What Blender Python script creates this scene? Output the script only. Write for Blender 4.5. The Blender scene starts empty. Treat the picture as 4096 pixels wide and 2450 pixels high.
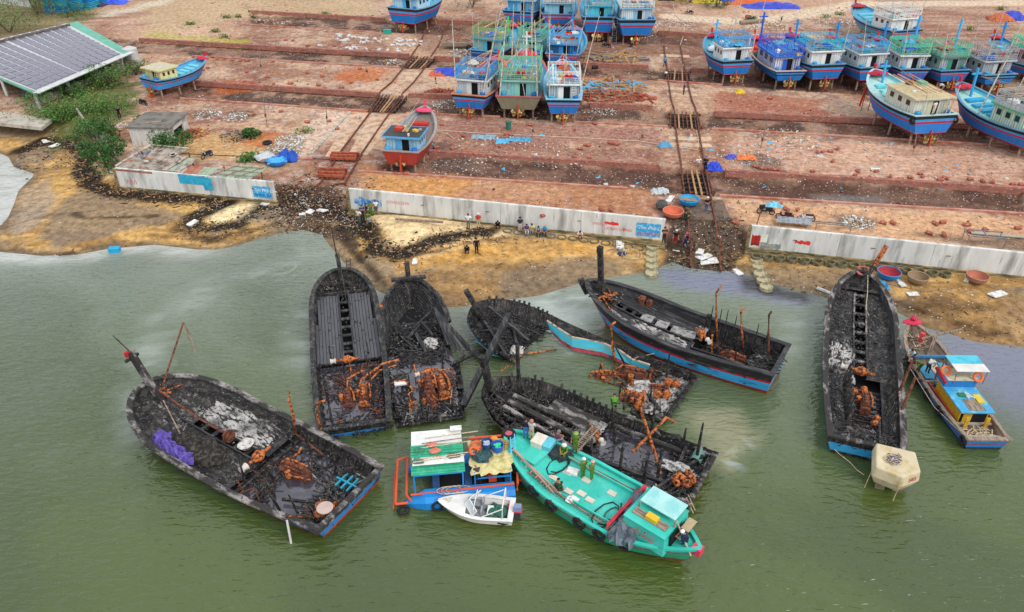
import bpy,math,random
import numpy as np
from math import sin,cos,pi,radians,sqrt,atan2,hypot
from mathutils import Vector,Matrix,Euler
rnd=random.Random(7)
S=bpy.context.scene
C=S.collection
# ---------------------------------------------------------------- camera, world, sun, exposure
CAM_H=36.0;FPX=3000.0;PITCH=radians(33)
cam=bpy.data.cameras.new('camera');camo=bpy.data.objects.new('camera',cam);C.objects.link(camo)
camo.location=(0,0,CAM_H);camo.rotation_euler=(radians(90)-PITCH,0,0)
cam.sensor_width=36;cam.lens=36*FPX/4096;cam.clip_end=5000;cam.clip_start=0.5
S.camera=camo
W=bpy.data.worlds.new('World');S.world=W;W.use_nodes=True
wn=W.node_tree.nodes;wl=W.node_tree.links
bg=wn['Background']
SUN_EL,SUN_AZ=46,140
sky=wn.new('ShaderNodeTexSky');sky.sky_type='NISHITA';sky.sun_disc=False
sky.sun_elevation=radians(SUN_EL);sky.sun_rotation=radians(SUN_AZ);sky.air_density=1.0;sky.dust_density=3.0
tc=wn.new('ShaderNodeTexCoord');nz=wn.new('ShaderNodeTexNoise');nz.inputs['Scale'].default_value=2.2;nz.inputs['Detail'].default_value=6
cr=wn.new('ShaderNodeValToRGB');cr.color_ramp.elements[0].position=.3;cr.color_ramp.elements[1].position=.7
cr.color_ramp.elements[0].color=(5.2,5.6,6.2,1);cr.color_ramp.elements[1].color=(9.2,9.3,9.4,1)
mx=wn.new('ShaderNodeMix');mx.data_type='RGBA';mx.inputs[0].default_value=.78
wl.new(tc.outputs['Generated'],nz.inputs['Vector']);wl.new(nz.outputs['Fac'],cr.inputs['Fac'])
wl.new(sky.outputs[0],mx.inputs[6]);wl.new(cr.outputs[0],mx.inputs[7]);wl.new(mx.outputs[2],bg.inputs['Color'])
bg.inputs['Strength'].default_value=0.125
sl=bpy.data.lights.new('sun','SUN');sl.energy=1.3;sl.angle=radians(28);sl.color=(1,.96,.9)
so=bpy.data.objects.new('sun',sl);C.objects.link(so)
so.rotation_euler=(radians(90-SUN_EL),0,radians(180-SUN_AZ)+pi*0)
_d=Vector((sin(radians(SUN_AZ))*cos(radians(SUN_EL)),cos(radians(SUN_AZ))*cos(radians(SUN_EL)),sin(radians(SUN_EL))))
so.rotation_euler=_d.to_track_quat('Z','Y').to_euler()
S.view_settings.view_transform='Standard';S.view_settings.look='None'
S.view_settings.exposure=0.4;S.view_settings.gamma=1;S.view_settings.use_curve_mapping=False
# ---------------------------------------------------------------- helpers
sP,cP=sin(PITCH),cos(PITCH)
def P(px,py,z=0.0):
 """ground survey: where the sight line of a photo point meets the level z"""
 u=(px-2048)/FPX;v=(1225-py)/FPX
 t=(CAM_H-z)/(sP-v*cP)
 return Vector((u*t,(cP+v*sP)*t,z))
def zat(px,pyg,zg,pyt):
 Y=P(px,pyg,zg).y;v=(1225-pyt)/FPX
 return CAM_H-Y/(cP+v*sP)*(sP-v*cP)
def c(h):
 h=h.lstrip('#');r=[int(h[i:i+2],16)/255 for i in(0,2,4)]
 return tuple(((x/12.92)if x<=.04045 else((x+.055)/1.055)**2.4)for x in r)
class MB:
 def __init__(s):s.v=[];s.f=[];s.m=[]
 def add(s,vs,fs,m=0):
  n=len(s.v);s.v+=[tuple(x)for x in vs]
  for f in fs:s.f.append(tuple(i+n for i in f));s.m.append(m)
  return s
 def box(s,ctr,size,m=0,rz=0,M=None,tap=1.0):
  x,y,z=[k/2 for k in size];R=M or Matrix.Rotation(rz,3,'Z');q=[]
  for dz in(-1,1):
   k=tap if dz>0 else 1
   for a,b in((-1,-1),(1,-1),(1,1),(-1,1)):q.append(Vector(ctr)+R@Vector((a*x*k,b*y*k,dz*z)))
  return s.add(q,[(3,2,1,0),(4,5,6,7),(0,1,5,4),(1,2,6,5),(2,3,7,6),(3,0,4,7)],m)
 def bar(s,a,b,w,h=None,m=0,up=(0,0,1)):
  a=Vector(a);b=Vector(b);d=b-a;L=d.length
  if L<1e-6:return s
  d.normalize();u=Vector(up)
  if abs(d.dot(u))>.97:u=Vector((0,1,0))
  sx=d.cross(u).normalized();uz=sx.cross(d)
  M=Matrix((sx,d,uz)).transposed()
  return s.box((a+b)/2,(w,L,h or w),m,M=M)
 def tube(s,pts,r,n=6,m=0,cap=True):
  pts=[Vector(p)for p in pts];K=len(pts);ring=[]
  rr=r if isinstance(r,(list,tuple))else[r]*K
  for i,p in enumerate(pts):
   d=(pts[min(i+1,K-1)]-pts[max(i-1,0)])
   d=d.normalized()if d.length>1e-9 else Vector((0,0,1))
   u=Vector((0,0,1))if abs(d.z)<.95 else Vector((0,1,0))
   a=d.cross(u).normalized();b=a.cross(d)
   for k in range(n):
    t=2*pi*k/n;ring.append(p+a*(rr[i]*cos(t))+b*(rr[i]*sin(t)))
  fs=[]
  for i in range(K-1):
   for k in range(n):
    fs.append((i*n+k,i*n+(k+1)%n,(i+1)*n+(k+1)%n,(i+1)*n+k))
  if cap:fs.append(tuple(range(n))[::-1]);fs.append(tuple((K-1)*n+k for k in range(n)))
  return s.add(ring,fs,m)
 def lathe(s,prof,n=16,m=0,at=(0,0,0),M=None,arc=None,sx=1,sy=1):
  K=len(prof);vs=[];R=M or Matrix.Identity(3)
  for r,z in prof:
   for k in range(n):
    t=2*pi*k/n;vs.append(Vector(at)+R@Vector((r*cos(t)*sx,r*sin(t)*sy,z)))
  fs=[(i*n+k,i*n+(k+1)%n,(i+1)*n+(k+1)%n,(i+1)*n+k)for i in range(K-1)for k in range(n)]
  return s.add(vs,fs,m)
 def torus(s,at,R,r,n=18,k=8,m=0,M=None):
  M=M or Matrix.Identity(3);vs=[];fs=[]
  for i in range(n):
   t=2*pi*i/n
   for j in range(k):
    q=2*pi*j/k
    vs.append(Vector(at)+M@Vector(((R+r*cos(q))*cos(t),(R+r*cos(q))*sin(t),r*sin(q))))
  for i in range(n):
   for j in range(k):
    fs.append((i*k+j,((i+1)%n)*k+j,((i+1)%n)*k+(j+1)%k,i*k+(j+1)%k))
  return s.add(vs,fs,m)
 def blob(s,at,size,n=8,k=5,jit=.15,m=0,r=rnd,half=False):
  vs=[];fs=[]
  for i in range(k+1):
   ph=(pi/2 if half else pi)*i/k
   for j in range(n):
    t=2*pi*j/n;q=1+r.uniform(-jit,jit)
    vs.append((at[0]+size[0]*sin(ph)*cos(t)*q,at[1]+size[1]*sin(ph)*sin(t)*q,at[2]+size[2]*cos(ph)*q))
  for i in range(k):
   for j in range(n):fs.append((i*n+j,(i+1)*n+j,(i+1)*n+(j+1)%n,i*n+(j+1)%n))
  return s.add(vs,fs,m)
 def build(s,name,mats,parent=None,smooth=False,loc=None):
  me=bpy.data.meshes.new(name);me.from_pydata(s.v,[],s.f)
  ms=mats if isinstance(mats,(list,tuple))else[mats]
  for q in ms:me.materials.append(q)
  if len(ms)>1:me.polygons.foreach_set('material_index',s.m)
  if smooth:me.polygons.foreach_set('use_smooth',[True]*len(s.f))
  me.update()
  return obj(name,me,parent,loc)
def obj(name,me,parent=None,loc=None):
 o=bpy.data.objects.new(name,me);C.objects.link(o)
 if parent:o.parent=parent
 if loc is not None:o.location=loc
 return o
def tag(o,label=None,cat=None,group=None,kind=None):
 if label:o['label']=label
 if cat:o['category']=cat
 if group:o['group']=group
 if kind:o['kind']=kind
 return o
def empty(name,loc,rz,label,cat,group=None):
 o=bpy.data.objects.new(name,None);C.objects.link(o);o.location=loc;o.rotation_euler=(0,0,rz)
 o.empty_display_size=.3
 return tag(o,label,cat,group)
def kids(o):return[x for x in C.objects if x.parent==o]
def copy_tree(o,loc,rz,label=None,scale=None):
 kd={}
 for x in C.objects:
  if x.parent:kd.setdefault(x.parent.name,[]).append(x)
 def cp(x,par):
  n=x.copy();C.objects.link(n)
  if par:n.parent=par
  for ch in kd.get(x.name,[]):cp(ch,n)
  return n
 n=cp(o,None);n.location=loc;n.rotation_euler=(0,0,rz)
 if scale:n.scale=(scale,)*3
 if label:n['label']=label
 return n
# ---------------------------------------------------------------- materials
MATS={}
def mat(name,col,col2=None,scale=2.0,lo=.48,hi=.62,rough=.75,bump=.0,bscale=None,metal=0,stretch=(1,1,1),detail=8,spec=.3,col3=None,s3=12,lo3=.6,hi3=.7,coord='Object',trans=0,coat=0):
 if name in MATS:return MATS[name]
 m=bpy.data.materials.new(name);MATS[name]=m;m.use_nodes=True
 N=m.node_tree.nodes;L=m.node_tree.links;b=N['Principled BSDF']
 b.inputs['Roughness'].default_value=rough;b.inputs['Metallic'].default_value=metal
 b.inputs['Specular IOR Level'].default_value=spec
 if coat:b.inputs['Coat Weight'].default_value=coat
 tcn=N.new('ShaderNodeTexCoord');mp=N.new('ShaderNodeMapping');mp.inputs['Scale'].default_value=stretch
 L.new(tcn.outputs[coord],mp.inputs['Vector'])
 def noise(sc,dt=detail):
  n=N.new('ShaderNodeTexNoise');n.inputs['Scale'].default_value=sc;n.inputs['Detail'].default_value=dt;n.inputs['Roughness'].default_value=.62
  L.new(mp.outputs[0],n.inputs['Vector']);return n
 def ramp(n,a,z):
  r=N.new('ShaderNodeMapRange');r.inputs['From Min'].default_value=a;r.inputs['From Max'].default_value=z;L.new(n.outputs['Fac'],r.inputs['Value']);return r
 def mixc(f,A,B):
  x=N.new('ShaderNodeMix');x.data_type='RGBA';L.new(f.outputs[0],x.inputs[0])
  for i,q in((6,A),(7,B)):
   if isinstance(q,tuple):x.inputs[i].default_value=(*q,1)
   else:L.new(q.outputs[2],x.inputs[i])
  return x
 n0=noise(scale*.7,4);v0=ramp(n0,.25,.75)
 base=mixc(v0,tuple(x*.82 for x in col),tuple(min(1,x*1.15)for x in col))
 cur=base
 if col2 is not None:cur=mixc(ramp(noise(scale),lo,hi),cur,tuple(col2))
 if col3 is not None:cur=mixc(ramp(noise(s3),lo3,hi3),cur,tuple(col3))
 L.new(cur.outputs[2],b.inputs['Base Color'])
 if bump:
  nb=noise(bscale or scale*3,6);bu=N.new('ShaderNodeBump');bu.inputs['Strength'].default_value=bump;bu.inputs['Distance'].default_value=.05
  L.new(nb.outputs['Fac'],bu.inputs['Height']);L.new(bu.outputs[0],b.inputs['Normal'])
 return m
PAINT={}
def paint(h,wear=.5,sc=1.3,st=(2.2,2.2,.6),rough=.65):
 k='paint_%s_%d'%(h,int(wear*100))
 cc=c(h)
 if k in MATS:return MATS[k]
 return mat(k,cc,tuple(x*.45+.05 for x in cc),scale=sc,lo=.66-.16*wear,hi=.8-.12*wear,rough=rough,bump=.15,stretch=st,col3=tuple(x*.3+.02 for x in cc),s3=9,lo3=.72-.1*wear,hi3=.76-.06*wear)
CHAR=mat('charred_wood',(.009,.009,.01),(.072,.062,.054),scale=2.1,lo=.47,hi=.64,rough=.6,bump=1.0,bscale=13,col3=(.34,.32,.30),s3=9,lo3=.61,hi3=.67,stretch=(1.4,.7,1),spec=.45)
CHARP=mat('charred_planks',(.018,.018,.021),(.095,.088,.084),scale=1.6,lo=.5,hi=.66,rough=.55,bump=.7,bscale=12,stretch=(3,.4,1),col3=(.3,.285,.275),s3=8,lo3=.66,hi3=.72,spec=.4)
SOOT=mat('sooty_deck_planks',(.075,.075,.085),(.045,.045,.05),scale=.8,lo=.45,hi=.7,rough=.48,bump=.15,bscale=20,stretch=(2,.35,1),col3=(.22,.21,.2),s3=14,lo3=.68,hi3=.74,spec=.5)
ASH=mat('ash_covered_wood',(.05,.048,.045),(.46,.44,.42),scale=.6,lo=.36,hi=.56,rough=.9,bump=.9,bscale=16,col3=(.02,.02,.02),s3=6,lo3=.54,hi3=.68)
ASHL=mat('light_ash_wood',(.04,.037,.035),(.3,.275,.26),scale=1.0,lo=.49,hi=.62,rough=.9,bump=.8,bscale=16,col3=(.02,.019,.018),s3=7,lo3=.54,hi3=.62,stretch=(1.5,.6,1))
WHITEASH=mat('white_ash_heap',(.5,.48,.46),(.15,.14,.14),scale=5,rough=.95,bump=1,bscale=10)
RUST=mat('orange_rust',c('#c4703c'),c('#4c2c20'),scale=5,lo=.45,hi=.56,rough=.85,bump=.5,bscale=12,col3=c('#d98a4a'),s3=7,lo3=.58,hi3=.66)
RUSTD=mat('dark_rust',c('#744332'),c('#33221c'),scale=3,rough=.9,bump=.5,col3=c('#b08a76'),s3=9,lo3=.6,hi3=.68)
WHITE=mat('white_paint',(.72,.72,.70),(.45,.43,.4),scale=1.5,lo=.6,hi=.75,rough=.5,bump=.05)
FOAM=mat('white_polystyrene',(.75,.75,.73),(.5,.48,.44),scale=3,rough=.9)
BLACK=mat('black_rubber',(.015,.015,.016),(.04,.04,.04),scale=4,rough=.8,bump=.2)
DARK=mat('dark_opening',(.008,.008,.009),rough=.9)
WOOD=mat('bare_wood',c('#b08a62'),c('#7d5b3e'),scale=3,rough=.8,bump=.2,stretch=(4,.5,1))
OLDWOOD=mat('weathered_wood',c('#9a8878'),c('#5e5248'),scale=3,rough=.85,bump=.3,stretch=(4,.5,1))
REDWOOD=mat('red_stained_wood',c('#a5553c'),c('#703324'),scale=3,rough=.85,bump=.2)
ROPE=mat('pale_rope',c('#c9b89a'),c('#8b7a62'),scale=8,rough=.95)
STEEL=mat('dull_steel',c('#8b8f92'),c('#5b5a58'),scale=4,rough=.5,metal=.4)
BRASS=mat('painted_propeller_brass',c('#cdb37a'),c('#8f7747'),scale=3,rough=.4,metal=.4)
CONC=mat('pale_concrete',c('#b9b2a6'),c('#837a6c'),scale=1.2,rough=.9,bump=.3)
GLASS=mat('dark_glass',(.03,.035,.04),rough=.12,spec=.6)
# ---------------------------------------------------------------- terrain survey
YZ=2.2
def vnoise(x,y,sc,seed=0):
 x=x/sc+seed*17.3;y=y/sc+seed*5.7
 xi=np.floor(x).astype(np.int64);yi=np.floor(y).astype(np.int64);fx=x-xi;fy=y-yi
 fx=fx*fx*(3-2*fx);fy=fy*fy*(3-2*fy)
 def h(a,b):
  n=(a*374761393+b*668265263+seed*974634777)&0x7fffffff
  n=((n^(n>>13))*1274126177)&0x7fffffff
  return((n^(n>>16))&0xffff)/65535.0
 return(h(xi,yi)*(1-fx)+h(xi+1,yi)*fx)*(1-fy)+(h(xi,yi+1)*(1-fx)+h(xi+1,yi+1)*fx)*fy
def fbm(x,y,sc,seed=0,o=4):
 a=0;w=1;t=0
 for i in range(o):a=a+w*vnoise(x,y,sc/2**i,seed+i);t+=w;w*=.55
 return a/t
def seg_dist(X,Y,pts,closed=False):
 d=np.full(X.shape,1e9);n=len(pts)
 for i in range(n if closed else n-1):
  ax,ay=pts[i][0],pts[i][1];bx,by=pts[(i+1)%n][0],pts[(i+1)%n][1]
  ex,ey=bx-ax,by-ay;L=ex*ex+ey*ey+1e-12
  t=np.clip(((X-ax)*ex+(Y-ay)*ey)/L,0,1)
  d=np.minimum(d,np.hypot(X-ax-t*ex,Y-ay-t*ey))
 return d
def inside(X,Y,pts):
 r=np.zeros(X.shape,bool);n=len(pts);j=n-1
 for i in range(n):
  xi,yi,xj,yj=pts[i][0],pts[i][1],pts[j][0],pts[j][1]
  cnd=((yi>Y)!=(yj>Y))&(X<(xj-xi)*(Y-yi)/((yj-yi)+1e-12)+xi)
  r^=cnd;j=i
 return r
def sdist(X,Y,pts):return np.where(inside(X,Y,pts),1,-1)*seg_dist(X,Y,pts,True)
def W2(l,z=0):return[P(a,b,z).xy[:]for a,b in l]
def sstep(a,b,x):t=np.clip((x-a)/(b-a),0,1);return t*t*(3-2*t)
main_shore=[(0,1008),(169,1025),(316,1019),(429,997),(621,980),(790,999),(875,999),(959,980),(1050,952),(1140,929),(1213,920),(1287,940),(1320,985),(1354,1025),(1400,1080),(1440,1125),(1523,1170),(1640,1215),(1740,1228),(1836,1230),(1960,1209),(2158,1183),(2338,1129),(2442,1109),(2583,1091),(2636,1073),(2692,1048),(2729,1065),(2765,1075),(2887,1085),(2963,1089),(3016,1105),(3085,1137),(3240,1174),(3330,1200),(3450,1222),(3590,1249),(3712,1317),(3793,1335),(3907,1370),(4096,1391),(4700,1400)]
left_bay=[(0,906),(34,867),(56,816),(73,765),(130,709),(135,695),(56,669),(34,630),(0,613)]
LAND=W2(left_bay[::-1][:0]+[(-900,1010)])+W2(main_shore)
LAND=W2([(-60,906),(-60,1005)])+W2(main_shore)+[(260,40),(1400,200),(1400,1500),(-1400,1500),(-1400,96)]+W2([(-400,600),(0,613),(34,630),(56,669),(135,695),(130,709),(73,765),(56,816),(34,867),(0,906)])
WALLS=[((482,757),(1106,816)),((1404,847),(2651,976)),((2989,1001),(4500,1163))]
WB=[(P(*a,.6),P(*b,.6))for a,b in WALLS]
yard_line=[Vector((-300,170)),P(-300,470,1).xy,P(180,520,1).xy,P(330,600,1).xy,P(440,690,.8).xy]+[q.xy for w in WB for q in w]+[Vector((300,20))]
YARD=[tuple(q)for q in yard_line]+[(1500,20),(1500,1600),(-1500,1600),(-1500,170)]
THICK=dict(A=[(300,146),(1636,223),(2594,267),(2858,288),(4096,360)],B=[(730,328),(1517,379),(1808,385),(2610,430),(2858,452),(3827,501),(4096,512)],Cc=[(1717,611),(2000,633),(2637,668),(2901,689),(3300,717),(4096,759)],D=[(1000,48),(1539,78),(2002,92),(2632,129),(2858,145),(3300,170),(4096,215)])
THIN=dict(A=[(300,195),(774,226),(1598,272),(2632,323),(2863,340),(3300,370),(4096,415)],B=[(700,394),(1474,447),(2000,469),(2680,509),(2847,517),(3300,542),(4096,591)],Cc=[(1431,687),(2000,722),(2508,756),(2877,784),(3504,821),(4096,857)],D=[(1000,102),(1700,137),(2669,177),(3300,212),(4096,255)])
TR=[]
for k in 'A B Cc D'.split():
 up=[P(a,b,YZ).xy[:]for a,b in THICK[k]];lw=[P(a,b,YZ).xy[:]for a,b in THIN[k]]
 TR.append(up+lw[::-1])
def terrain(X,Y):
 X=np.asarray(X,float);Y=np.asarray(Y,float)
 sd=sdist(X,Y,LAND)
 far=sstep(0,60,sd)
 beach=np.where(sd>0,.95*(1-np.exp(-sd/7)),sd*.14)
 beach=np.maximum(beach,-2.5)+(fbm(X,Y,3,5)-.5)*.12*sstep(-.2,2,sd)
 sy=sdist(X,Y,YARD)
 dw=np.full(X.shape,1e9)
 for a,b in WB:dw=np.minimum(dw,seg_dist(X,Y,[a.xy,b.xy]))
 wd=np.clip(.25+(dw-.3)*.9,.25,5.5)
 k=sstep(-wd*.9,wd,sy-.35)
 h=beach*(1-k)+YZ*k
 n=(fbm(X,Y,5,9)-.5)*.22+(fbm(X,Y,.9,3)-.5)*.07
 h=h+n*k*sstep(.5,3,sy)
 for tr in TR:
  ds=sdist(X,Y,tr);h=h-.5*sstep(-.1,.35,ds)
 for(px,py,r,hh)in[(1560,905,2.6,.55),(1640,935,2.2,.4),(1690,915,1.8,.45)]:
  q=P(px,py,.8);d=np.hypot(X-q.x,Y-q.y);h=h+hh*np.exp(-(d/r)**2)
 return h
def gz(x,y):return float(terrain(np.array([x]),np.array([y]))[0])
def G(px,py,it=3):
 """survey point lying on the terrain"""
 z=YZ if py<840 else .6
 for _ in range(it):q=P(px,py,z);z=gz(q.x,q.y)
 return P(px,py,z)
# ------------------------------------------------ ground sheet
def axis(parts):
 r=[]
 for a,b,st in parts:r+=list(np.arange(a,b,st))
 return np.array(r)
ge=np.cumsum(np.geomspace(.6,150,40))
xs=np.concatenate([-62-ge[::-1],np.arange(-62,62,.3),62+ge]);xs=np.concatenate([[-1600],xs[np.abs(xs)<1500],[1600]])
ys=np.concatenate([np.arange(14,52,1.0),np.arange(52,100,.26),np.arange(100,150,.42),np.arange(150,215,.8),215+np.cumsum(np.geomspace(1,180,25))])
GX,GY=np.meshgrid(xs,ys);GZ=terrain(GX,GY)
V=np.stack([GX.ravel(),GY.ravel(),GZ.ravel()],1)
nx,ny=len(xs),len(ys)
idx=np.arange(nx*ny).reshape(ny,nx)
Fq=np.stack([idx[:-1,:-1],idx[:-1,1:],idx[1:,1:],idx[1:,:-1]],-1).reshape(-1,4)
def grid_mesh(name,V,Fq):
 me=bpy.data.meshes.new(name);me.vertices.add(len(V));me.vertices.foreach_set('co',V.ravel())
 me.loops.add(Fq.size);me.loops.foreach_set('vertex_index',Fq.ravel());me.polygons.add(len(Fq))
 me.polygons.foreach_set('loop_start',np.arange(0,Fq.size,4));me.polygons.foreach_set('loop_total',np.full(len(Fq),4))
 me.update(calc_edges=True);me.polygons.foreach_set('use_smooth',np.ones(len(Fq),bool));return me
gm=grid_mesh('ground',V,Fq)
X,Y,Z=GX.ravel(),GY.ravel(),GZ.ravel()
def colr(h):return np.array(c(h))
def mixp(A,B,k):return A*(1-k[:,None])+B*k[:,None]
f1=fbm(X,Y,9,1);f2=fbm(X,Y,3,2);f3=fbm(X,Y,1.0,4,3);f4=fbm(X,Y,22,6)
strk=fbm(X*.25+Y*.03,Y*1.6+X*.18,1.6,8)
col=mixp(np.tile(colr('#987059'),(len(X),1)),colr('#ba9a80'),sstep(.42,.62,f1))
col=mixp(col,colr('#80544a'),sstep(.5,.68,f2)*.6)
col=mixp(col,colr('#b8a49a'),sstep(.56,.68,f3)*.55)
col=mixp(col,colr('#c8a588'),sstep(.48,.6,f4)*.55)
lit=.35+.35*sstep(.4,.7,f2)
sd=sdist(X,Y,LAND);sy=sdist(X,Y,YARD)
sand=mixp(np.tile(colr('#c29a5e'),(len(X),1)),colr('#9b7748'),sstep(.42,.6,strk))
sand=mixp(sand,colr('#d8b98a'),sstep(.55,.7,f1)*.8)
sand=mixp(sand,colr('#7c7062'),sstep(.5,.62,fbm(X,Y,7,12))*.7)
wet=1-sstep(.2,1.6,sd+(f2-.5)*2)
sand=mixp(sand,colr('#6d5d4a'),wet*.85)
ks=1-sstep(-.6,.6,sy+(f3-.5)*1.5)
col=mixp(col,sand,ks);lit=lit*(1-ks)+.12*ks
def line(pts,w,z=.7,soft=.5,jit=1.0,seed=20):
 d=seg_dist(X,Y,W2(pts,z))+(fbm(X,Y,1.6,seed)-.5)*2*jit
 return 1-sstep(w-soft,w+soft,d)
def poly(pts,z=.7,soft=.6,jit=.8,seed=21):
 d=sdist(X,Y,W2(pts,z))+(fbm(X,Y,2.0,seed)-.5)*2*jit
 return sstep(-soft,soft,d)
def put(k,hexc,a=1.0,l=None):
 global col,lit
 col=mixp(col,colr(hexc),np.clip(k*a,0,1))
 if l is not None:lit=lit*(1-k*a)+l*k*a
put(poly([(230,800),(330,760),(520,800),(760,860),(560,900),(300,960),(150,940)]),'#7d6f60',.75)
put(poly([(80,740),(200,700),(230,800),(160,900),(40,930),(40,850)]),'#9b8b7a',.7)
put(poly([(1500,1100),(1900,1060),(2400,1000),(2600,1040),(2360,1110),(2100,1170),(1800,1215)]),'#8a6c4a',.7)
put(poly([(2000,1080),(2400,1010),(2500,1060),(2300,1120),(2000,1180)]),'#76695a',.6)
put(poly([(3000,1050),(3350,1060),(3600,1120),(3500,1230),(3200,1165),(3050,1110)]),'#85725c',.75)
put(poly([(3650,1130),(4200,1180),(4200,1400),(3900,1360),(3650,1250)]),'#8d6c46',.6)
put(poly([(1470,850),(1700,865),(2060,930),(1960,960),(1700,1040),(1560,980)]),'#dcc193',.9,.05)
put(poly([(840,860),(880,815),(1030,815),(1010,880),(880,890),(820,880)],jit=.4),'#e6cf9f',.95,.03)
put(poly([(1500,1010),(1900,950),(2400,960),(2600,985),(2500,1010),(2000,1030),(1600,1080)]),'#cf9a4c',.55)
blk='#17130f'
B1=[(80,590),(170,570),(300,590),(350,620),(330,690),(370,740),(440,770),(560,785),(700,795),(860,805),(900,812)]
put(line(B1,1.15,jit=.9),blk,.93,.25)
put(line([(900,812),(840,840),(770,860),(770,890),(850,905),(960,885),(1020,840),(1090,818),(1200,815),(1330,845),(1420,870),(1470,905)],.95,jit=.8,seed=23),blk,.92,.3)
put(line([(300,850),(340,870),(500,865),(620,858)],.3,jit=.5,soft=.25),'#3c2c1e',.8)
put(line([(700,900),(780,935),(860,940),(950,915),(1100,880)],.5,jit=.8,soft=.4),'#33261a',.75)
put(line([(1400,880),(1480,930),(1500,985),(1560,1010),(1640,1010),(1720,975),(1830,945),(1960,930)],.95,jit=.7,seed=25),blk,.93,.4)
put(line([(1380,900),(1420,990),(1480,1060),(1540,1120)],.35,jit=.6,soft=.3),'#33261a',.8)
put(line([(1560,1030),(1700,1010),(1900,970),(2100,945)],.25,jit=.6,soft=.25),'#33261a',.7)
put(line([(1350,900),(1380,960),(1450,1040)],.2,jit=.4,soft=.2),'#33261a',.7)
put(poly([(1100,770),(1330,760),(1400,860),(1380,920),(1200,905),(1120,850)],z=1.4,jit=1.2),'#3a2d25',.8,.95)
put(poly([(2660,900),(2760,870),(2960,900),(2990,990),(2920,1060),(2750,1060),(2660,1000)],z=1.2,jit=1.3),'#3f342b',.85,.95)
put(poly([(3620,1190),(3800,1180),(3960,1220),(3800,1250),(3640,1230)],jit=1.2),'#4a3827',.6,.7)
put(line([(3560,1180),(3900,1300),(4096,1330)],.35,jit=.6,soft=.3),'#3d2c1d',.7,.6)
for tr in TR:
 d=sdist(X,Y,tr);k=sstep(-.3,.4,d)
 put(k,'#6f5044',.55)
 put(k*sstep(.45,.6,f2),'#33241e',.7,.8)
def ypoly(pts,hexc,a,l=None,jit=1.2,seed=31):put(poly(pts,YZ,.9,jit,seed),hexc,a,l)
ypoly([(1750,620),(2640,672),(2640,760),(2000,725),(1700,700)],'#5c4138',.65,.8)
ypoly([(1560,560),(2640,600),(2640,650),(1700,610)],'#8a5c4e',.7,.9)
ypoly([(1650,470),(2640,515),(2650,590),(1700,560)],'#94655a',.7,.9)
ypoly([(2900,700),(4096,765),(4096,850),(2880,780)],'#5b4136',.75,.8)
ypoly([(3240,765),(3520,775),(3560,800),(3260,805)],'#77706c',.8,.1,jit=.5)
ypoly([(1440,660),(2620,745),(2640,870),(1500,790)],'#b07850',.55,.5)
ypoly([(1480,700),(1900,720),(1800,800),(1450,775)],'#c98d45',.6,.4)
ypoly([(560,500),(1100,560),(1050,640),(760,640),(600,590)],'#caa36c',.65,.4)
ypoly([(560,0),(1500,0),(1500,60),(1000,60),(600,150)],'#b89f7c',.75,.4)
ypoly([(2900,550),(4096,600),(4096,740),(2900,680)],'#c59c84',.6,.8)
ypoly([(1300,440),(1470,455),(1200,640),(1060,620)],'#cdb4a0',.8,.15,jit=.5)
ypoly([(2900,800),(4096,870),(4096,990),(2950,900)],'#c79a72',.75,.5)
ypoly([(3650,930),(4200,960),(4200,1010),(3900,1000)],'#574a42',.7,.4)
ypoly([(2860,360),(3300,400),(3300,460),(2860,440)],'#9e5c46',.7,.5)
for q in([(1620,60),(2860,150),(2860,230),(1700,220)],[(1700,470),(2350,500),(2350,440),(1640,400)],[(2860,240),(4096,330),(4096,380),(2860,350)],[(3300,480),(3900,500),(3850,590),(3300,560)]):ypoly(q,'#6b473a',.5,.7)
for q in([(560,150),(1000,180),(1000,160),(600,130)],[(850,165),(1000,165),(960,190)]):ypoly(q,'#a3a03c',.55,.4)
for q,r in(((1090,575),1.9),((1130,605),2.6),((960,460),2.0),((830,455),2.0),((3420,892),2.2),((1650,85),3),((2560,135),3.5),((2560,165),3),((3050,650),3),((1800,640),2.5),((1000,225),3),((1740,590),2)):
 w=P(*q,YZ);d=np.hypot(X-w.x,(Y-w.y))+(f3-.5)*3
 put(1-sstep(r-1,r+.6,d),'#5c5048',.7,1.6)
for q,r in(((1060,560),3),((1420,440),1.5),((1440,300),4),((920,345),3),((2400,330),3)):
 w=P(*q,YZ);d=np.hypot(X-w.x,(Y-w.y))+(f3-.5)*3
 put(1-sstep(r-1,r+.8,d),'#c0652c',.6)
w=P(3070,352,YZ);d=np.hypot(X-w.x,Y-w.y)+(f3-.5);put(1-sstep(1.2,2.2,d),'#4a4540',.9)
road=[(440,60),(640,10),(760,-30)]
put(line(road,2.2,YZ,.6,.3),'#c9bba6',.85,.05)
put(line([(2700,70),(3000,90),(3200,60),(3420,20),(4096,12),(4500,15)],3.0,YZ,.8,.5),'#cdb9a0',.85,.05)
put(line([(500,480),(560,470),(640,530),(900,500),(1200,520)],1.2,YZ,.6,.5),'#c9a585',.6,.1)
green=poly([(170,470),(300,360),(420,330),(560,330),(520,480),(330,520),(200,560)],YZ,.8,1.5)
put(green,'#4d5c25',.8,.3)
put(poly([(-100,0),(250,0),(400,60),(200,130),(-100,160)],YZ,.8,1.5),'#4d5c25',.6,.3)
col=np.clip(col,0,1)
ca=gm.color_attributes.new('Col','FLOAT_COLOR','POINT');ca.data.foreach_set('color',np.concatenate([col,np.clip(lit,0,3)[:,None]/3],1).astype(np.float32).ravel())
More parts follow.
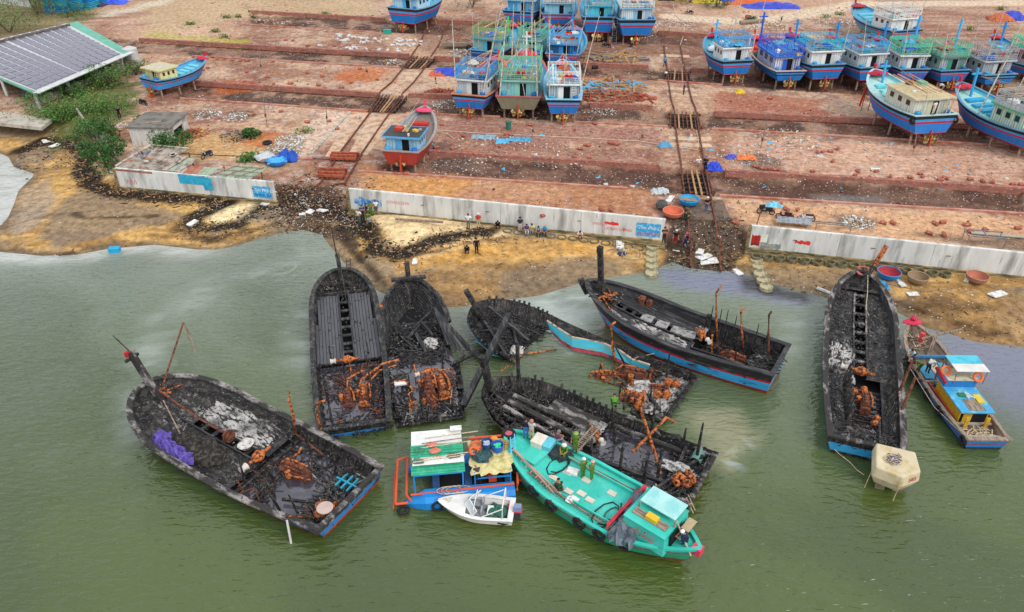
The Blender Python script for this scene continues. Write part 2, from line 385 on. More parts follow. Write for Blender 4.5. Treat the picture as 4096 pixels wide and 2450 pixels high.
def ground_mat():
 m=bpy.data.materials.new('ground_soil');m.use_nodes=True;N=m.node_tree.nodes;L=m.node_tree.links;b=N['Principled BSDF']
 b.inputs['Roughness'].default_value=.95;b.inputs['Specular IOR Level'].default_value=.15
 at=N.new('ShaderNodeAttribute');at.attribute_name='Col';tcn=N.new('ShaderNodeTexCoord')
 def noise(sc,dt=5,ro=.6):
  n=N.new('ShaderNodeTexNoise');n.inputs['Scale'].default_value=sc;n.inputs['Detail'].default_value=dt;n.inputs['Roughness'].default_value=ro;L.new(tcn.outputs['Object'],n.inputs['Vector']);return n
 def mr(s,a,z,o0=0,o1=1):
  r=N.new('ShaderNodeMapRange');r.inputs['From Min'].default_value=a;r.inputs['From Max'].default_value=z;r.inputs['To Min'].default_value=o0;r.inputs['To Max'].default_value=o1;L.new(s,r.inputs['Value']);return r.outputs[0]
 n1=noise(1.4,8,.7);n2=noise(4.5,4)
 v=mr(n1.outputs['Fac'],.32,.68,.5,1.4)
 mm=N.new('ShaderNodeVectorMath');mm.operation='SCALE';L.new(at.outputs['Color'],mm.inputs[0]);L.new(v,mm.inputs['Scale'])
 vo=N.new('ShaderNodeTexVoronoi');vo.inputs['Scale'].default_value=4.2;vo.inputs['Randomness'].default_value=1;L.new(tcn.outputs['Object'],vo.inputs['Vector'])
 sep=N.new('ShaderNodeSeparateColor');L.new(vo.outputs['Color'],sep.inputs[0])
 th=N.new('ShaderNodeMath');th.operation='MULTIPLY';L.new(at.outputs['Alpha'],th.inputs[0]);th.inputs[1].default_value=1.9
 g1=N.new('ShaderNodeMath');g1.operation='LESS_THAN';L.new(sep.outputs[0],g1.inputs[0]);L.new(th.outputs[0],g1.inputs[1])
 g2=N.new('ShaderNodeMath');g2.operation='LESS_THAN';L.new(vo.outputs['Distance'],g2.inputs[0]);g2.inputs[1].default_value=.27
 gg=N.new('ShaderNodeMath');gg.operation='MULTIPLY';L.new(g1.outputs[0],gg.inputs[0]);L.new(g2.outputs[0],gg.inputs[1])
 rp=N.new('ShaderNodeValToRGB');rp.color_ramp.interpolation='CONSTANT';e=rp.color_ramp.elements
 e[0].position=0;e[0].color=(*c('#2c211c'),1);e[1].position=.34;e[1].color=(*c('#cfc6bd'),1)
 for p_,h_ in((.55,'#8c5a48'),(.7,'#a9988c'),(.82,'#5a4a40'),(.9,'#e2dcd4')):
  x_=e.new(p_);x_.color=(*c(h_),1)
 L.new(sep.outputs[1],rp.inputs[0])
 mix=N.new('ShaderNodeMix');mix.data_type='RGBA';L.new(gg.outputs[0],mix.inputs[0]);L.new(mm.outputs[0],mix.inputs[6]);L.new(rp.outputs[0],mix.inputs[7])
 L.new(mix.outputs[2],b.inputs['Base Color'])
 bu=N.new('ShaderNodeBump');bu.inputs['Strength'].default_value=.8;bu.inputs['Distance'].default_value=.12;ad=N.new('ShaderNodeMath');L.new(n1.outputs['Fac'],ad.inputs[0]);L.new(gg.outputs[0],ad.inputs[1]);L.new(ad.outputs[0],bu.inputs['Height']);L.new(bu.outputs[0],b.inputs['Normal'])
 return m
gm.materials.append(ground_mat())
tag(obj('ground',gm),'reddish boatyard soil and sandy beach littered with debris',kind='structure')
# ------------------------------------------------ water sheet
wx=np.concatenate([[-1600,-600,-200],np.arange(-90,90,.9),[200,600,1600]]);wy=np.concatenate([[-400,-100,0,8],np.arange(12,100,.7),[105,120]])
WXg,WYg=np.meshgrid(wx,wy);wxr,wyr=WXg.ravel(),WYg.ravel()
wi=np.arange(len(wx)*len(wy)).reshape(len(wy),len(wx));wf=np.stack([wi[:-1,:-1],wi[:-1,1:],wi[1:,1:],wi[1:,:-1]],-1).reshape(-1,4)
wm=grid_mesh('water',np.stack([wxr,wyr,0*wxr],1),wf)
sdw=sdist(wxr,wyr,LAND)
X,Y=wxr,wyr
a=fbm(wxr,wyr,6,40)
foam=sstep(-3.2,-.6,sdw+(a-.5)*3)*sstep(-1,8,-(wxr+27))*.9
foam=np.maximum(foam,poly([(0,640),(140,700),(90,800),(40,900),(-200,900),(-200,640)],0,1,.5)*.95)
film=line([(600,1440),(660,1300),(830,1160),(1060,1080),(1200,1030)],1.4,0,1.2,1.6,41)*.2
film=np.maximum(film,line([(540,1750),(560,1560),(600,1400)],1.2,0,1,1.2,42)*.35)
film=np.maximum(film,line([(1240,1280),(1230,1420)],1.6,0,1.5,1,43)*.3)
film=np.maximum(film,poly([(1900,1240),(2340,1130),(2420,1240),(2250,1400),(2050,1280)],0,1.5,1)*.55)
film=np.maximum(film,poly([(2760,1640),(2950,1620),(3020,1760),(2980,1880),(2860,1900)],0,.8,.8)*.06)
film=np.maximum(film,line([(3120,1450),(3180,1320),(3250,1220)],.8,0,.8,.6,44)*.25)
violet=poly([(2600,1080),(2960,1090),(3090,1140),(3280,1200),(3180,1230),(2900,1170),(2700,1150)],0,1,1)*.8
violet=np.maximum(violet,poly([(3700,1310),(4300,1380),(4300,1800),(4000,1650),(3780,1500)],0,3,1.5)*.75)
oil=poly([(2960,1090),(3060,1130),(3260,1180),(3240,1215),(3060,1185),(2960,1160)],0,.5,.6)*.9
tan_=poly([(2740,1650),(2930,1630),(3010,1760),(2930,1890),(2820,1820)],0,.8,.9)*.5
ir=np.maximum(poly([(1960,1250),(2250,1180),(2350,1240),(2280,1400),(2100,1300)],0,1,1),poly([(2850,1800),(3000,1760),(2980,1880),(2880,1900)],0,.6,.5))*.5
ir=np.maximum(ir,poly([(1040,1100),(1200,1050),(1230,1090),(1080,1130)],0,.8,.6)*.5)
shal=sstep(-9,0,sdw)
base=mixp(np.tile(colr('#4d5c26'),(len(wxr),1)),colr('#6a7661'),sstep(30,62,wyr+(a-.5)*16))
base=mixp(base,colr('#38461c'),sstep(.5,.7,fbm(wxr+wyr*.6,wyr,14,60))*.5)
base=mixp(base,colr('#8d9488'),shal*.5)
film=film*(.25+.75*sstep(.42,.62,fbm(wxr*.5+wyr*.4,wyr*1.6,2.2,61)))
base=mixp(base,colr('#c9d2ce'),film);base=mixp(base,colr('#77779a'),violet*.85);base=mixp(base,colr('#a59c7a'),tan_)
base=mixp(base,colr('#0c0a0c'),oil);base=mixp(base,colr('#b9bab4'),foam*(.5+.5*sstep(.35,.6,fbm(wxr,wyr*2,1.8,62))))
base=base*(.86+.14*np.clip(foam+film*.6,0,1))[:,None]
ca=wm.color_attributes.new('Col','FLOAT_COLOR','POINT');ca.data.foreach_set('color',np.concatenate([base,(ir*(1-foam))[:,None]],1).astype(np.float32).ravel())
def water_mat():
 m=bpy.data.materials.new('green_water');m.use_nodes=True;N=m.node_tree.nodes;L=m.node_tree.links;b=N['Principled BSDF']
 b.inputs['Roughness'].default_value=.12;b.inputs['IOR'].default_value=1.6
 at=N.new('ShaderNodeAttribute');at.attribute_name='Col';tcn=N.new('ShaderNodeTexCoord')
 nn=N.new('ShaderNodeTexNoise');nn.inputs['Scale'].default_value=.35;nn.inputs['Detail'].default_value=3;nn.inputs['Distortion'].default_value=1.2;L.new(tcn.outputs['Object'],nn.inputs['Vector'])
 mu=N.new('ShaderNodeMath');mu.operation='MULTIPLY';mu.inputs[1].default_value=4;L.new(nn.outputs['Fac'],mu.inputs[0])
 fr=N.new('ShaderNodeMath');fr.operation='FRACT';L.new(mu.outputs[0],fr.inputs[0])
 hs=N.new('ShaderNodeCombineColor');hs.mode='HSV';L.new(fr.outputs[0],hs.inputs[0]);hs.inputs[1].default_value=.25;hs.inputs[2].default_value=.6
 mr=N.new('ShaderNodeMapRange');mr.inputs['From Min'].default_value=.5;mr.inputs['From Max'].default_value=.7;L.new(nn.outputs['Fac'],mr.inputs['Value'])
 ml=N.new('ShaderNodeMath');ml.operation='MULTIPLY';L.new(mr.outputs[0],ml.inputs[0]);L.new(at.outputs['Alpha'],ml.inputs[1])
 mix=N.new('ShaderNodeMix');mix.data_type='RGBA';L.new(ml.outputs[0],mix.inputs[0]);L.new(at.outputs['Color'],mix.inputs[6]);L.new(hs.outputs[0],mix.inputs[7])
 L.new(mix.outputs[2],b.inputs['Base Color'])
 def wv(sc,st,dt,rot=.25):
  mp=N.new('ShaderNodeMapping');mp.inputs['Scale'].default_value=st;mp.inputs['Rotation'].default_value=(0,0,rot);L.new(tcn.outputs['Object'],mp.inputs['Vector'])
  n=N.new('ShaderNodeTexNoise');n.inputs['Scale'].default_value=sc;n.inputs['Detail'].default_value=dt;n.inputs['Distortion'].default_value=.4;L.new(mp.outputs[0],n.inputs['Vector']);return n
 w1=wv(1.5,(.7,1.9,1),3);w2=wv(.42,(.8,1.2,1),2,-.3);w3=wv(5,(.7,1.4,1),2,.5)
 a1=N.new('ShaderNodeMath');a1.operation='MULTIPLY_ADD';L.new(w2.outputs['Fac'],a1.inputs[0]);a1.inputs[1].default_value=.8;L.new(w1.outputs['Fac'],a1.inputs[2])
 a2=N.new('ShaderNodeMath');a2.operation='MULTIPLY_ADD';L.new(w3.outputs['Fac'],a2.inputs[0]);a2.inputs[1].default_value=.06;L.new(a1.outputs[0],a2.inputs[2])
 bu=N.new('ShaderNodeBump');bu.inputs['Strength'].default_value=1;bu.inputs['Distance'].default_value=.15;L.new(a2.outputs[0],bu.inputs['Height']);L.new(bu.outputs[0],b.inputs['Normal'])
 return m
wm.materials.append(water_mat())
tag(obj('water',wm),'green rippled harbour water with milky foam and oil film',kind='structure')
def scatter(name,label,area,n,smin,smax,m,z0=0,flat=.35,seed=1,soft=False,cyl=False):
 r=random.Random(seed);mb=MB();ws=[tuple(P(a,b,YZ if b<850 else .8).xy)for a,b in area]
 xs_=[q[0]for q in ws];ys_=[q[1]for q in ws];pts=[]
 while len(pts)<n:
  k=max(2000,n*3);ax=np.array([r.uniform(min(xs_),max(xs_))for _ in range(k)]);ay=np.array([r.uniform(min(ys_),max(ys_))for _ in range(k)])
  ok=inside(ax,ay,ws);ok&=(fbm(ax,ay,2.5,seed+50,3)>r.uniform(.38,.5));pts+=list(zip(ax[ok],ay[ok]))
 pts=pts[:n];zz=terrain(np.array([p[0]for p in pts]),np.array([p[1]for p in pts]))
 for(x,y),z in zip(pts,zz):
  s=smin+(smax-smin)*r.random()**2.5
  M=Euler((r.uniform(-.5,.5),r.uniform(-.5,.5),r.uniform(0,6.3))).to_matrix()
  mb.box((x,y,z+s*flat*.3+z0),(s,s*r.uniform(.4,1),s*flat),M=M,m=r.randrange(len(m)),tap=r.uniform(.5,1))
 return tag(mb.build(name,m),label,kind='stuff')
# ---------------------------------------------------------------- seawalls
def wallmat():
 m=mat('stained_white_wall',(.66,.66,.63),(.30,.30,.28),scale=1.1,lo=.46,hi=.68,rough=.9,bump=.25,stretch=(.9,.9,.16),col3=(.16,.16,.15),s3=3.6,lo3=.6,hi3=.74)
 return m
WALLM=wallmat()
FOOT=mat('mossy_footing',c('#a08a62'),c('#4c4a34'),scale=1.6,lo=.42,hi=.6,rough=.95,bump=.6,stretch=(.6,.6,2.5))
PIPEC=mat('mossy_concrete_ring',c('#77735a'),c('#46452f'),scale=2.5,rough=.95,bump=.4)
def text_obj(name,s,size,m,parent,loc,rot,ext=.004,shear=0):
 cu=bpy.data.curves.new(name,'FONT');cu.body=s;cu.size=size;cu.extrude=ext;cu.shear=shear;cu.resolution_u=2
 t=bpy.data.objects.new(name,cu);C.objects.link(t);dg=bpy.context.evaluated_depsgraph_get();dg.update()
 me=bpy.data.meshes.new_from_object(t.evaluated_get(dg));C.objects.unlink(t);bpy.data.objects.remove(t)
 me.materials.clear();me.materials.append(m);o=obj(name,me,parent);o.location=loc;o.rotation_euler=rot;return o
SIGNB=mat('sprayed_sky_blue',c('#2f9fd8'),c('#7fc3de'),scale=3,lo=.5,hi=.6,rough=.8)
REDP=mat('sprayed_red',c('#d8342c'),c('#e8837a'),scale=6,lo=.55,hi=.7,rough=.8)
PINKP=mat('faded_red_spray',c('#c9485c'),c('#d8a0a4'),scale=8,lo=.45,hi=.6,rough=.9)
NAVYP=mat('navy_spray',c('#2b2c80'),rough=.8)
WHP=mat('white_spray',(.8,.8,.8),rough=.8)
def patch(mb,x0,x1,z0,z1,y=-.004,n=9,j=.12,seed=3,m=0):
 r=random.Random(seed);top=[];bot=[]
 for i in range(n):
  x=x0+(x1-x0)*i/(n-1);top.append((x,y,z1+r.uniform(-j,j)));bot.append((x,y,z0+r.uniform(-j,j)))
 k=len(mb.v);mb.add(top+bot,[(n+i,n+i+1,i+1,i)for i in range(n-1)],m)
def seawall(i,label,H,group=None):
 a,b=WB[i];d=(b-a);L=d.xy.length;rz=atan2(d.y,d.x);r=random.Random(i+5)
 root=empty('seawall',(a.x,a.y,0),rz,label,'wall',None)
 n=max(2,int(round(L/7.8)));pl=L/n
 for k in range(n):
  x0=k*pl;mb=MB()
  mb.box((x0+pl/2,.15,(H+.95)/2),(pl-.03,.26,H-.95));mb.build('wall_panel',WALLM,root)
 MB().box((L/2,.2,H+.04),(L,.34,.08)).build('coping',WALLM,root)
 mb=MB();mb.box((L/2,.1,.78),(L+.3,.62,.34));mb.box((L/2,-.1,.45),(L+.5,.9,.34));mb.build('footing',FOOT,root)
 MB().box((-.1,.1,(H+.5)/2),(.3,.34,H-.5)).build('end_post',FOOT,root)
 return root,L
w1,L1=seawall(0,'white stained seawall at the left, in front of the tin roofed sheds',3.05)
w2,L2=seawall(1,'long white stained seawall behind the people on the beach',3.15)
w3,L3=seawall(2,'white concrete seawall at the right edge above the row of mossy rings',3.15)
R90=(radians(90),0,0)
def sign(root,x,z,w,h,nums,seed):
 mb=MB();patch(mb,x,x+w,z,z+h,y=.012,seed=seed,j=.05);s=mb.build('blue_painted_sign',SIGNB,root)
 text_obj('sign_lettering','Tim Phú Lâm',.52,WHP,s,(x+.14,.004,z+h*.55),R90,shear=.3)
 text_obj('sign_number',nums[0],.46,nums[1],s,(x+.12,.002,z+h*.12),R90)
sign(w1,L1-2.6,1.15,2.15,1.35,('084330359',NAVYP),1)
sign(w2,L2-2.75,1.2,2.4,1.45,('0913455309',REDP),2)
text_obj('spray_paint_number','0394303599',.5,PINKP,w2,(4.2,.012,2.0),R90)
mb=MB();patch(mb,.5,3.6,1.5,2.35,y=.012,n=14,j=.18,seed=8);mb.build('blue_paint_smear',mat('blue_smear',c('#2f7fc4'),c('#a9bac4'),scale=2.5,lo=.45,hi=.6,rough=.85,stretch=(1.5,1,.5)),w2)
text_obj('spray_paint_number','0903505',.42,PINKP,w2,(L2-7.1,.012,1.95),R90)
text_obj('spray_paint_lettering','UOKKCƯỜNG',.42,REDP,w2,(L2-5.9,.012,1.55),R90)
mb=MB();patch(mb,L2-5.9,L2-4.5,2.1,2.4,y=.012,seed=5,j=.06);mb.build('red_paint_smear',REDP,w2)
mb=MB();patch(mb,.2,1.0,1.15,2.3,y=.012,seed=6);mb.build('red_paint_smear',mat('dark_red_smear',c('#b02a24'),c('#5c2a24'),scale=2,rough=.9),w3)
mb=MB();patch(mb,1.1,3.0,1.0,1.6,y=.012,seed=7);mb.build('grey_paint_smear',mat('grey_smear',c('#7f8a8e'),c('#b0a48f'),scale=2,rough=.9),w3)
mb=MB();patch(mb,1.05,1.65,1.6,2.5,y=.010,seed=7,j=.01);mb.build('pasted_notice',mat('pale_notice',(.7,.72,.62),rough=.8),w3)
mb=MB();patch(mb,4.2,5.6,1.85,2.2,y=.012,seed=9,j=.09);mb.build('red_paint_smear',REDP,w3)
text_obj('spray_paint_lettering','WVI',.8,PINKP,w1,(.9,.012,1.35),R90)
for w_,x_,hh in((w1,16.6,0),(w2,8,0),(w2,15,0),(w2,24.5,0),(w3,4,0),(w3,11,0),(w3,17.5,0)):
 MB().bar((x_,-.02,2.2),(x_+.35,-.12,2.25),.05).build('rusty_bracket',RUSTD,w_)
def cloth(name,label,cat,at,size,m,rz=0,seed=0,amp=.25,nx=12,ny=10,group=None,drop=1.0,parent=None):
 r=random.Random(seed);vs=[];fs=[]
 for j in range(ny+1):
  for i in range(nx+1):
   u=i/nx-.5;v=j/ny-.5
   e=max(abs(u),abs(v))*2
   k=1+r.uniform(-.1,.1)
   vs.append((u*size[0]*k,v*size[1]*k,max(.02,size[2]*(1-e**2*drop)+r.uniform(-amp,amp)*.5+.12*sin(i*1.7+seed)*amp*3)))
 for j in range(ny):
  for i in range(nx):a_=j*(nx+1)+i;fs.append((a_,a_+1,a_+nx+2,a_+nx+1))
 o=MB().add(vs,fs).build(name,m,parent,smooth=False)
 o.location=at;o.rotation_euler=(0,0,rz);s_=o.modifiers.new('thick','SOLIDIFY');s_.thickness=.02
 if label:tag(o,label,cat,group)
 return o
def tarp(h,w=.5):return mat('tarp_'+h,c(h),tuple(x*.55 for x in c(h)),scale=2.5,lo=.5,hi=.7,rough=.5,bump=.4,bscale=5)
mb=MB();patch(mb,7.9,11.2,2.05,3.1,y=-.03,seed=11,j=.05);patch(mb,10.8,11.9,1.5,3.0,y=-.05,seed=12,j=.05)
o=mb.build('tarpaulin',tarp('#35a8cc'));o.location=w1.location;o.rotation_euler=w1.rotation_euler;tag(o,'torn light blue tarpaulin hanging over the left seawall','tarpaulin')
def ringmesh(name,r=.48,h=.55):
 return MB().lathe([(r,0),(r,h),(r-.08,h),(r-.08,.05)],18).build(name,PIPEC)
ring0=None
def put_ring(x,y,z,label,group,s=1,lid=False):
 global ring0
 if ring0 is None:ring0=ringmesh('concrete_ring');o=ring0
 else:o=ring0.copy();C.objects.link(o)
 o.location=(x,y,z);o.scale=(s,s,s);o.rotation_euler=(rnd.uniform(-.1,.1),rnd.uniform(-.1,.1),rnd.uniform(0,3));tag(o,label,'concrete ring',group)
for(i,x0,x1,g,lb)in((2,.8,L3-14,'mossy concrete rings along the foot of the right seawall','mossy concrete ring standing in the row under the right seawall'),(1,17.5,L2-.5,'mossy rings half buried under the long seawall','mossy concrete ring half buried under the long middle seawall')):
 a,b=WB[i];d=(b-a).normalized();x=x0
 while x<x1:
  q=a+d*x;n_=Vector((d.y,-d.x,0));q=q+n_*1.05;put_ring(q.x,q.y,gz(q.x,q.y)-(.18 if i==2 else .42),lb,g);x+=1.12
DISC=mat('pale_mud_concrete',c('#b3a987'),c('#77705a'),scale=2,rough=.95,bump=.3)
def disc(px,py,r,label,solid=True):
 q=G(px,py)if py<1062 else P(px,py,.1);z=max(q.z,.02);mb=MB()
 mb.lathe([(0,.0),(r,0),(r,.32),(r-.07,.34),(r-.09,.27),(0,.25)],26)
 o=mb.build('concrete_well_lid',DISC,smooth=False);o.location=(q.x,q.y,z-.1);o.rotation_euler=(rnd.uniform(-.08,.08),rnd.uniform(-.08,.08),0);tag(o,label,'concrete disc')
for px,py,l in((2608,995,'tan round concrete lid nearest the end of the middle seawall'),(2606,1021,'round concrete lid with a rubble filled top, second from the wall'),(2606,1045,'round concrete lid with dark holes, third from the wall'),(2606,1071,'flat pale concrete lid at the water edge'),(2606,1098,'pale round concrete lid lying farthest into the water'),(3026,1047,'hollow concrete lid nearest the right seawall, left of the mooring'),(3034,1073,'muddy round lid just below the hollow one'),(3040,1101,'half sunken round lid, third of the right column'),(3052,1127,'thick grey green round lid at the edge of the oily water'),(3064,1154,'grey green round lid lying in the black oily water')):
 disc(px,py,.6,l)
# ---------------------------------------------------------------- yard beams
REDC=mat('red_washed_concrete',c('#a0675a'),c('#7b584a'),scale=1.3,lo=.45,hi=.65,rough=.95,bump=.3,col3=c('#c99a86'),s3=5,lo3=.56,hi3=.66,stretch=(.5,.5,1.6))
PINKC=mat('pinkish_worn_concrete',c('#b98a78'),c('#a2604e'),scale=1.2,rough=.95,bump=.2,stretch=(.4,.4,1))
def beam(a,b,w,z0,z1,name,m,label,group=None,cat='kerb'):
 A=P(*a,YZ);B=P(*b,YZ);d=(B-A);L=d.xy.length;o=MB()
 o.box((L/2,0,(z0+z1)/2),(L,w,z1-z0));o.box((L/2,0,z1+.02),(L-.02,w*.92,.04))
 q=o.build(name,m);q.location=(A.x,A.y,0);q.rotation_euler=(0,0,atan2(d.y,d.x));tag(q,label,cat,group)
thick_spans=[('far',[(1000,48),(1539,78)]),('far',[(1709,83),(2002,94)]),('far',[(2632,129),(2858,145)]),('far',[(2858,145),(3440,178)]),('second',[(560,160),(1636,223)]),('second',[(1738,231),(1835,238)]),('second',[(2332,257),(2594,268)]),('second',[(2761,280),(2880,289)]),('third',[(755,330),(1517,379)]),('third',[(1636,381),(1808,386)]),('third',[(2360,419),(2610,430)]),('third',[(2858,452),(3827,501)]),('third',[(3827,501),(4300,522)]),('nearest',[(1717,611),(2637,668)]),('nearest',[(2901,689),(4300,772)])]
wh={'far':'farthest','second':'second farthest','third':'second nearest','nearest':'nearest'}
for k,(w_,sp)in enumerate(thick_spans):
 side='left slipway' if sp[1][0]<1650 else('middle yard' if sp[1][0]<2650 else 'right yard')
 beam(sp[0],sp[1],.62,1.2,YZ+.28,'retaining_kerb',REDC,'%s red washed retaining kerb, %s stretch%s'%(wh[w_],side,' right of a gap' if k in(1,3,5,7,9,12)else ''))
thin_spans=[('farthest',[(1000,102),(1500,130)]),('second farthest',[(774,226),(1598,272)]),('second farthest',[(1700,278),(1860,286)]),('second farthest',[(2632,323),(2890,342)]),('second nearest',[(722,396),(1474,447)]),('second nearest',[(1625,455),(2000,469)]),('second nearest',[(2294,490),(2680,509)]),('second nearest',[(2847,517),(3600,560)]),('second nearest',[(3600,560),(4300,602)]),('nearest',[(1431,687),(2508,756)]),('nearest',[(2877,784),(4300,870)]),('left',[(1000,622),(1250,640)])]
for k,(w_,sp)in enumerate(thin_spans):
 beam(sp[0],sp[1],.36,1.2,YZ+.12,'low_kerb',PINKC,'%s thin pinkish kerb line, stretch %s'%(w_,['at far left of yard','left of the left slipway','right of the left slipway','right of the right slipway','left of the left slipway','below the three blue boats at left','between the three boats and right slipway','under the right boats','at the right edge','above the middle seawall','above the right seawall','beside the white chip heaps'][k]))
beam((1250,615),(1400,450),.3,1.6,YZ+.1,'low_kerb',CONC,'pale kerb edging the left slipway slab')
for k,(a,b)in enumerate((((560,172),(1640,238)),((755,345),(1520,394)),((2610,440),(2690,444)),((1760,622),(2650,684)),((2860,470),(4200,535)),((2880,700),(4200,784)),((2870,300),(3200,320)))):
 A=P(*a,YZ-.4);B=P(*b,YZ-.4);q=MB().bar(A,B,.09,.14).build('trench_rail',RUSTD);tag(q,['long rusty rail in the second trench','long rusty rail in the third trench at left','short rail beside the right slipway','rusty rail in the dark nearest trench','long rusty rail at the right under the white cabin boat','rusty rail at the right in the nearest trench','rusty rail under the row of boats'][k],'rail')
# ---------------------------------------------------------------- slipways
SLAB=mat('pale_slip_slab',c('#c7ab90'),c('#a37f66'),scale=1.0,rough=.95,bump=.25,col3=c('#8d6a55'),s3=4,lo3=.58,hi3=.68)
def track(pl,pr,labels):
 for pts,lb in((pl,labels[0]),(pr,labels[1])):
  w=[]
  for i in range(len(pts)-1):
   for k in range(3):
    t=k/3;q=G(pts[i][0]*(1-t)+pts[i+1][0]*t,pts[i][1]*(1-t)+pts[i+1][1]*t);w.append(q)
  w.append(G(*pts[-1]));mb=MB();zs=[q.z for q in w]
  for i,q in enumerate(w):q.z=max(zs[max(0,i-1):i+2])+.12
  for i in range(len(w)-1):mb.bar(w[i],w[i+1]+(w[i+1]-w[i]).normalized()*.05,.15,.2)
  tag(mb.build('slipway_rail',RUSTD),lb,'rail')
track([(1740,60),(1652,232),(1525,383),(1482,453),(1356,620),(1253,800)],[(1810,75),(1728,237),(1614,388),(1561,453),(1447,620),(1345,800)],('left rail of the left slipway running down to the beach','right rail of the left slipway running down to the beach'))
track([(2656,186),(2670,320),(2694,453),(2737,792),(2751,875),(2760,1000),(2762,1075)],[(2721,186),(2745,320),(2780,453),(2842,792),(2859,881),(2872,1000),(2882,1095)],('left rail of the right slipway running into the water','right rail of the right slipway running into the water'))
def slab(q,label,m=SLAB,z=.035):
 ws=[G(*p)for p in q];vs=[(w.x,w.y,w.z+z)for w in ws]+[(w.x,w.y,w.z-.3)for w in ws];zt=max(v[2]for v in vs)
 o=MB().add(vs,[(0,1,2,3),(0,4,5,1),(1,5,6,2),(2,6,7,3),(3,7,4,0)]).build('concrete_slab',m);tag(o,label,kind='structure')
nz_=0
for q,lb in((((1395,615),(1480,470),(1575,474),(1470,622)),'pale slab between the left rails, lower'),(((1520,376),(1600,290),(1690,292),(1608,384)),'sandy slab between the left rails, upper'),(((1585,325),(1608,298),(1680,304),(1660,330)),'pale mat on the left slipway'),(((1300,628),(1398,470),(1472,458),(1350,625)),'pale slab left of the left slipway'),(((2640,218),(2640,228),(2760,232),(2757,222)),'pale crossing pad at the top of the right slipway'),(((2668,350),(2668,360),(2780,366),(2775,354)),'pale crossing pad above the second trolley'),(((2668,372),(2668,382),(2792,388),(2787,376)),'pale crossing pad, lower of two'),(((2672,548),(2676,560),(2850,566),(2843,550)),'wide pale crossing pad'),(((2680,572),(2684,586),(2850,592),(2843,576)),'wide pale crossing pad, lower')):
 slab(q,lb)
slab(((2732,880),(2730,800),(2890,802),(2925,885)),'dark oily slab at the head of the right slipway',mat('oily_slab',c('#6d5a4c'),c('#3a302a'),scale=.8,rough=.7,bump=.2,col3=c('#a98a72'),s3=2,lo3=.6,hi3=.7),z=.06)
slab(((1310,790),(1340,700),(1480,708),(1400,800)),'dusty slab at the foot of the left slipway',mat('dusty_slab',c('#a8805f'),c('#75543f'),scale=.8,rough=.9,bump=.2),z=.04)
IRON=mat('black_iron_beam',c('#44332d'),c('#8a5038'),scale=3,rough=.85,bump=.2)
def trolley(cn,label,nl=7,nc=5,planks=(2,4),m=IRON,pm=WOOD,zz=.12):
 """open iron transfer grid: long beams and cross beams over the pit"""
 A,B,D,E_=[P(*p,YZ)for p in cn]
 ctr=(A+B+D+E_)/4;root=empty('transfer_trolley',(ctr.x,ctr.y,YZ),0,label,'trolley')
 pit=MB();k=[(q-ctr)for q in(E_,D,B,A)];pit.add([(q.x,q.y,-.38)for q in k],[(0,1,2,3)]);pit.build('pit_floor',DARK,root)
 f=lambda u,v:((A*(1-u)+B*u)*(1-v)+(E_*(1-u)+D*u)*v)-ctr
 for i in range(nl):
  u=i/(nl-1);a,b=f(u,-.04),f(u,1.04)
  a.z=b.z=zz+.05
  MB().bar(a,b,.2 if i in planks else .13,.16).build('long_plank' if i in planks else 'long_beam',pm if i in planks else m,root)
 for j in range(nc):
  v=(j+.5)/nc;a,b=f(-.03,v),f(1.03,v);a.z=b.z=zz-.1;MB().bar(a,b,.14,.14).build('cross_beam',m,root)
 for u,v in((-.06,.1),(-.06,.9),(1.06,.1),(1.06,.9)):
  q=f(u,v);MB().lathe([(.05,-.08),(.22,-.08),(.22,.08),(.05,.08)],10,at=(q.x,q.y,.1),M=Matrix.Rotation(pi/2,3,'Y')).build('wheel',IRON,root)
 return root
trolley([(1656,230),(1738,236),(1697,280),(1612,274)],'iron transfer trolley in the second trench of the left slipway',planks=(2,5))
trolley([(1518,386),(1625,394),(1570,454),(1476,449)],'iron transfer trolley in the third trench of the left slipway',nl=9,planks=(4,5),nc=4)
trolley([(2672,284),(2756,288),(2762,328),(2664,322)],'farthest iron transfer trolley of the right slipway',planks=(2,4))
trolley([(2682,454),(2790,458),(2802,520),(2682,515)],'middle iron transfer trolley of the right slipway',nl=8,planks=(2,5))
trolley([(2724,692),(2826,690),(2852,784),(2738,780)],'nearest iron transfer trolley of the right slipway under the two workers',nl=6,planks=(2,3))
def cradle(cn,label):
 A,B,D,E_=[P(*p,YZ)for p in cn];ctr=(A+B+D+E_)/4;root=empty('wooden_cradle',(ctr.x,ctr.y,YZ),0,label,'cradle')
 f=lambda u,v:((A*(1-u)+B*u)*(1-v)+(E_*(1-u)+D*u)*v)-ctr
 for j,v in enumerate((.0,.22,.75,1)):
  a,b=f(0,v),f(1,v);a.z=b.z=.62 if j in(1,2)else .42;MB().bar(a,b,.32,.24).build('cradle_beam',REDWOOD,root)
 for u in(.06,.35,.65,.94):
  a,b=f(u,-.1),f(u,1.1);a.z=b.z=.2;MB().bar(a,b,.22,.22).build('cradle_sleeper',mat('dark_red_wood',c('#7a3d2d'),c('#4b261c'),scale=3,rough=.9),root)
cradle([(1330,628),(1440,630),(1425,650),(1322,646)],'upper of two reddish timber cradles across the left slipway')
cradle([(1280,690),(1392,692),(1380,720),(1272,716)],'lower of two reddish timber cradles across the left slipway')
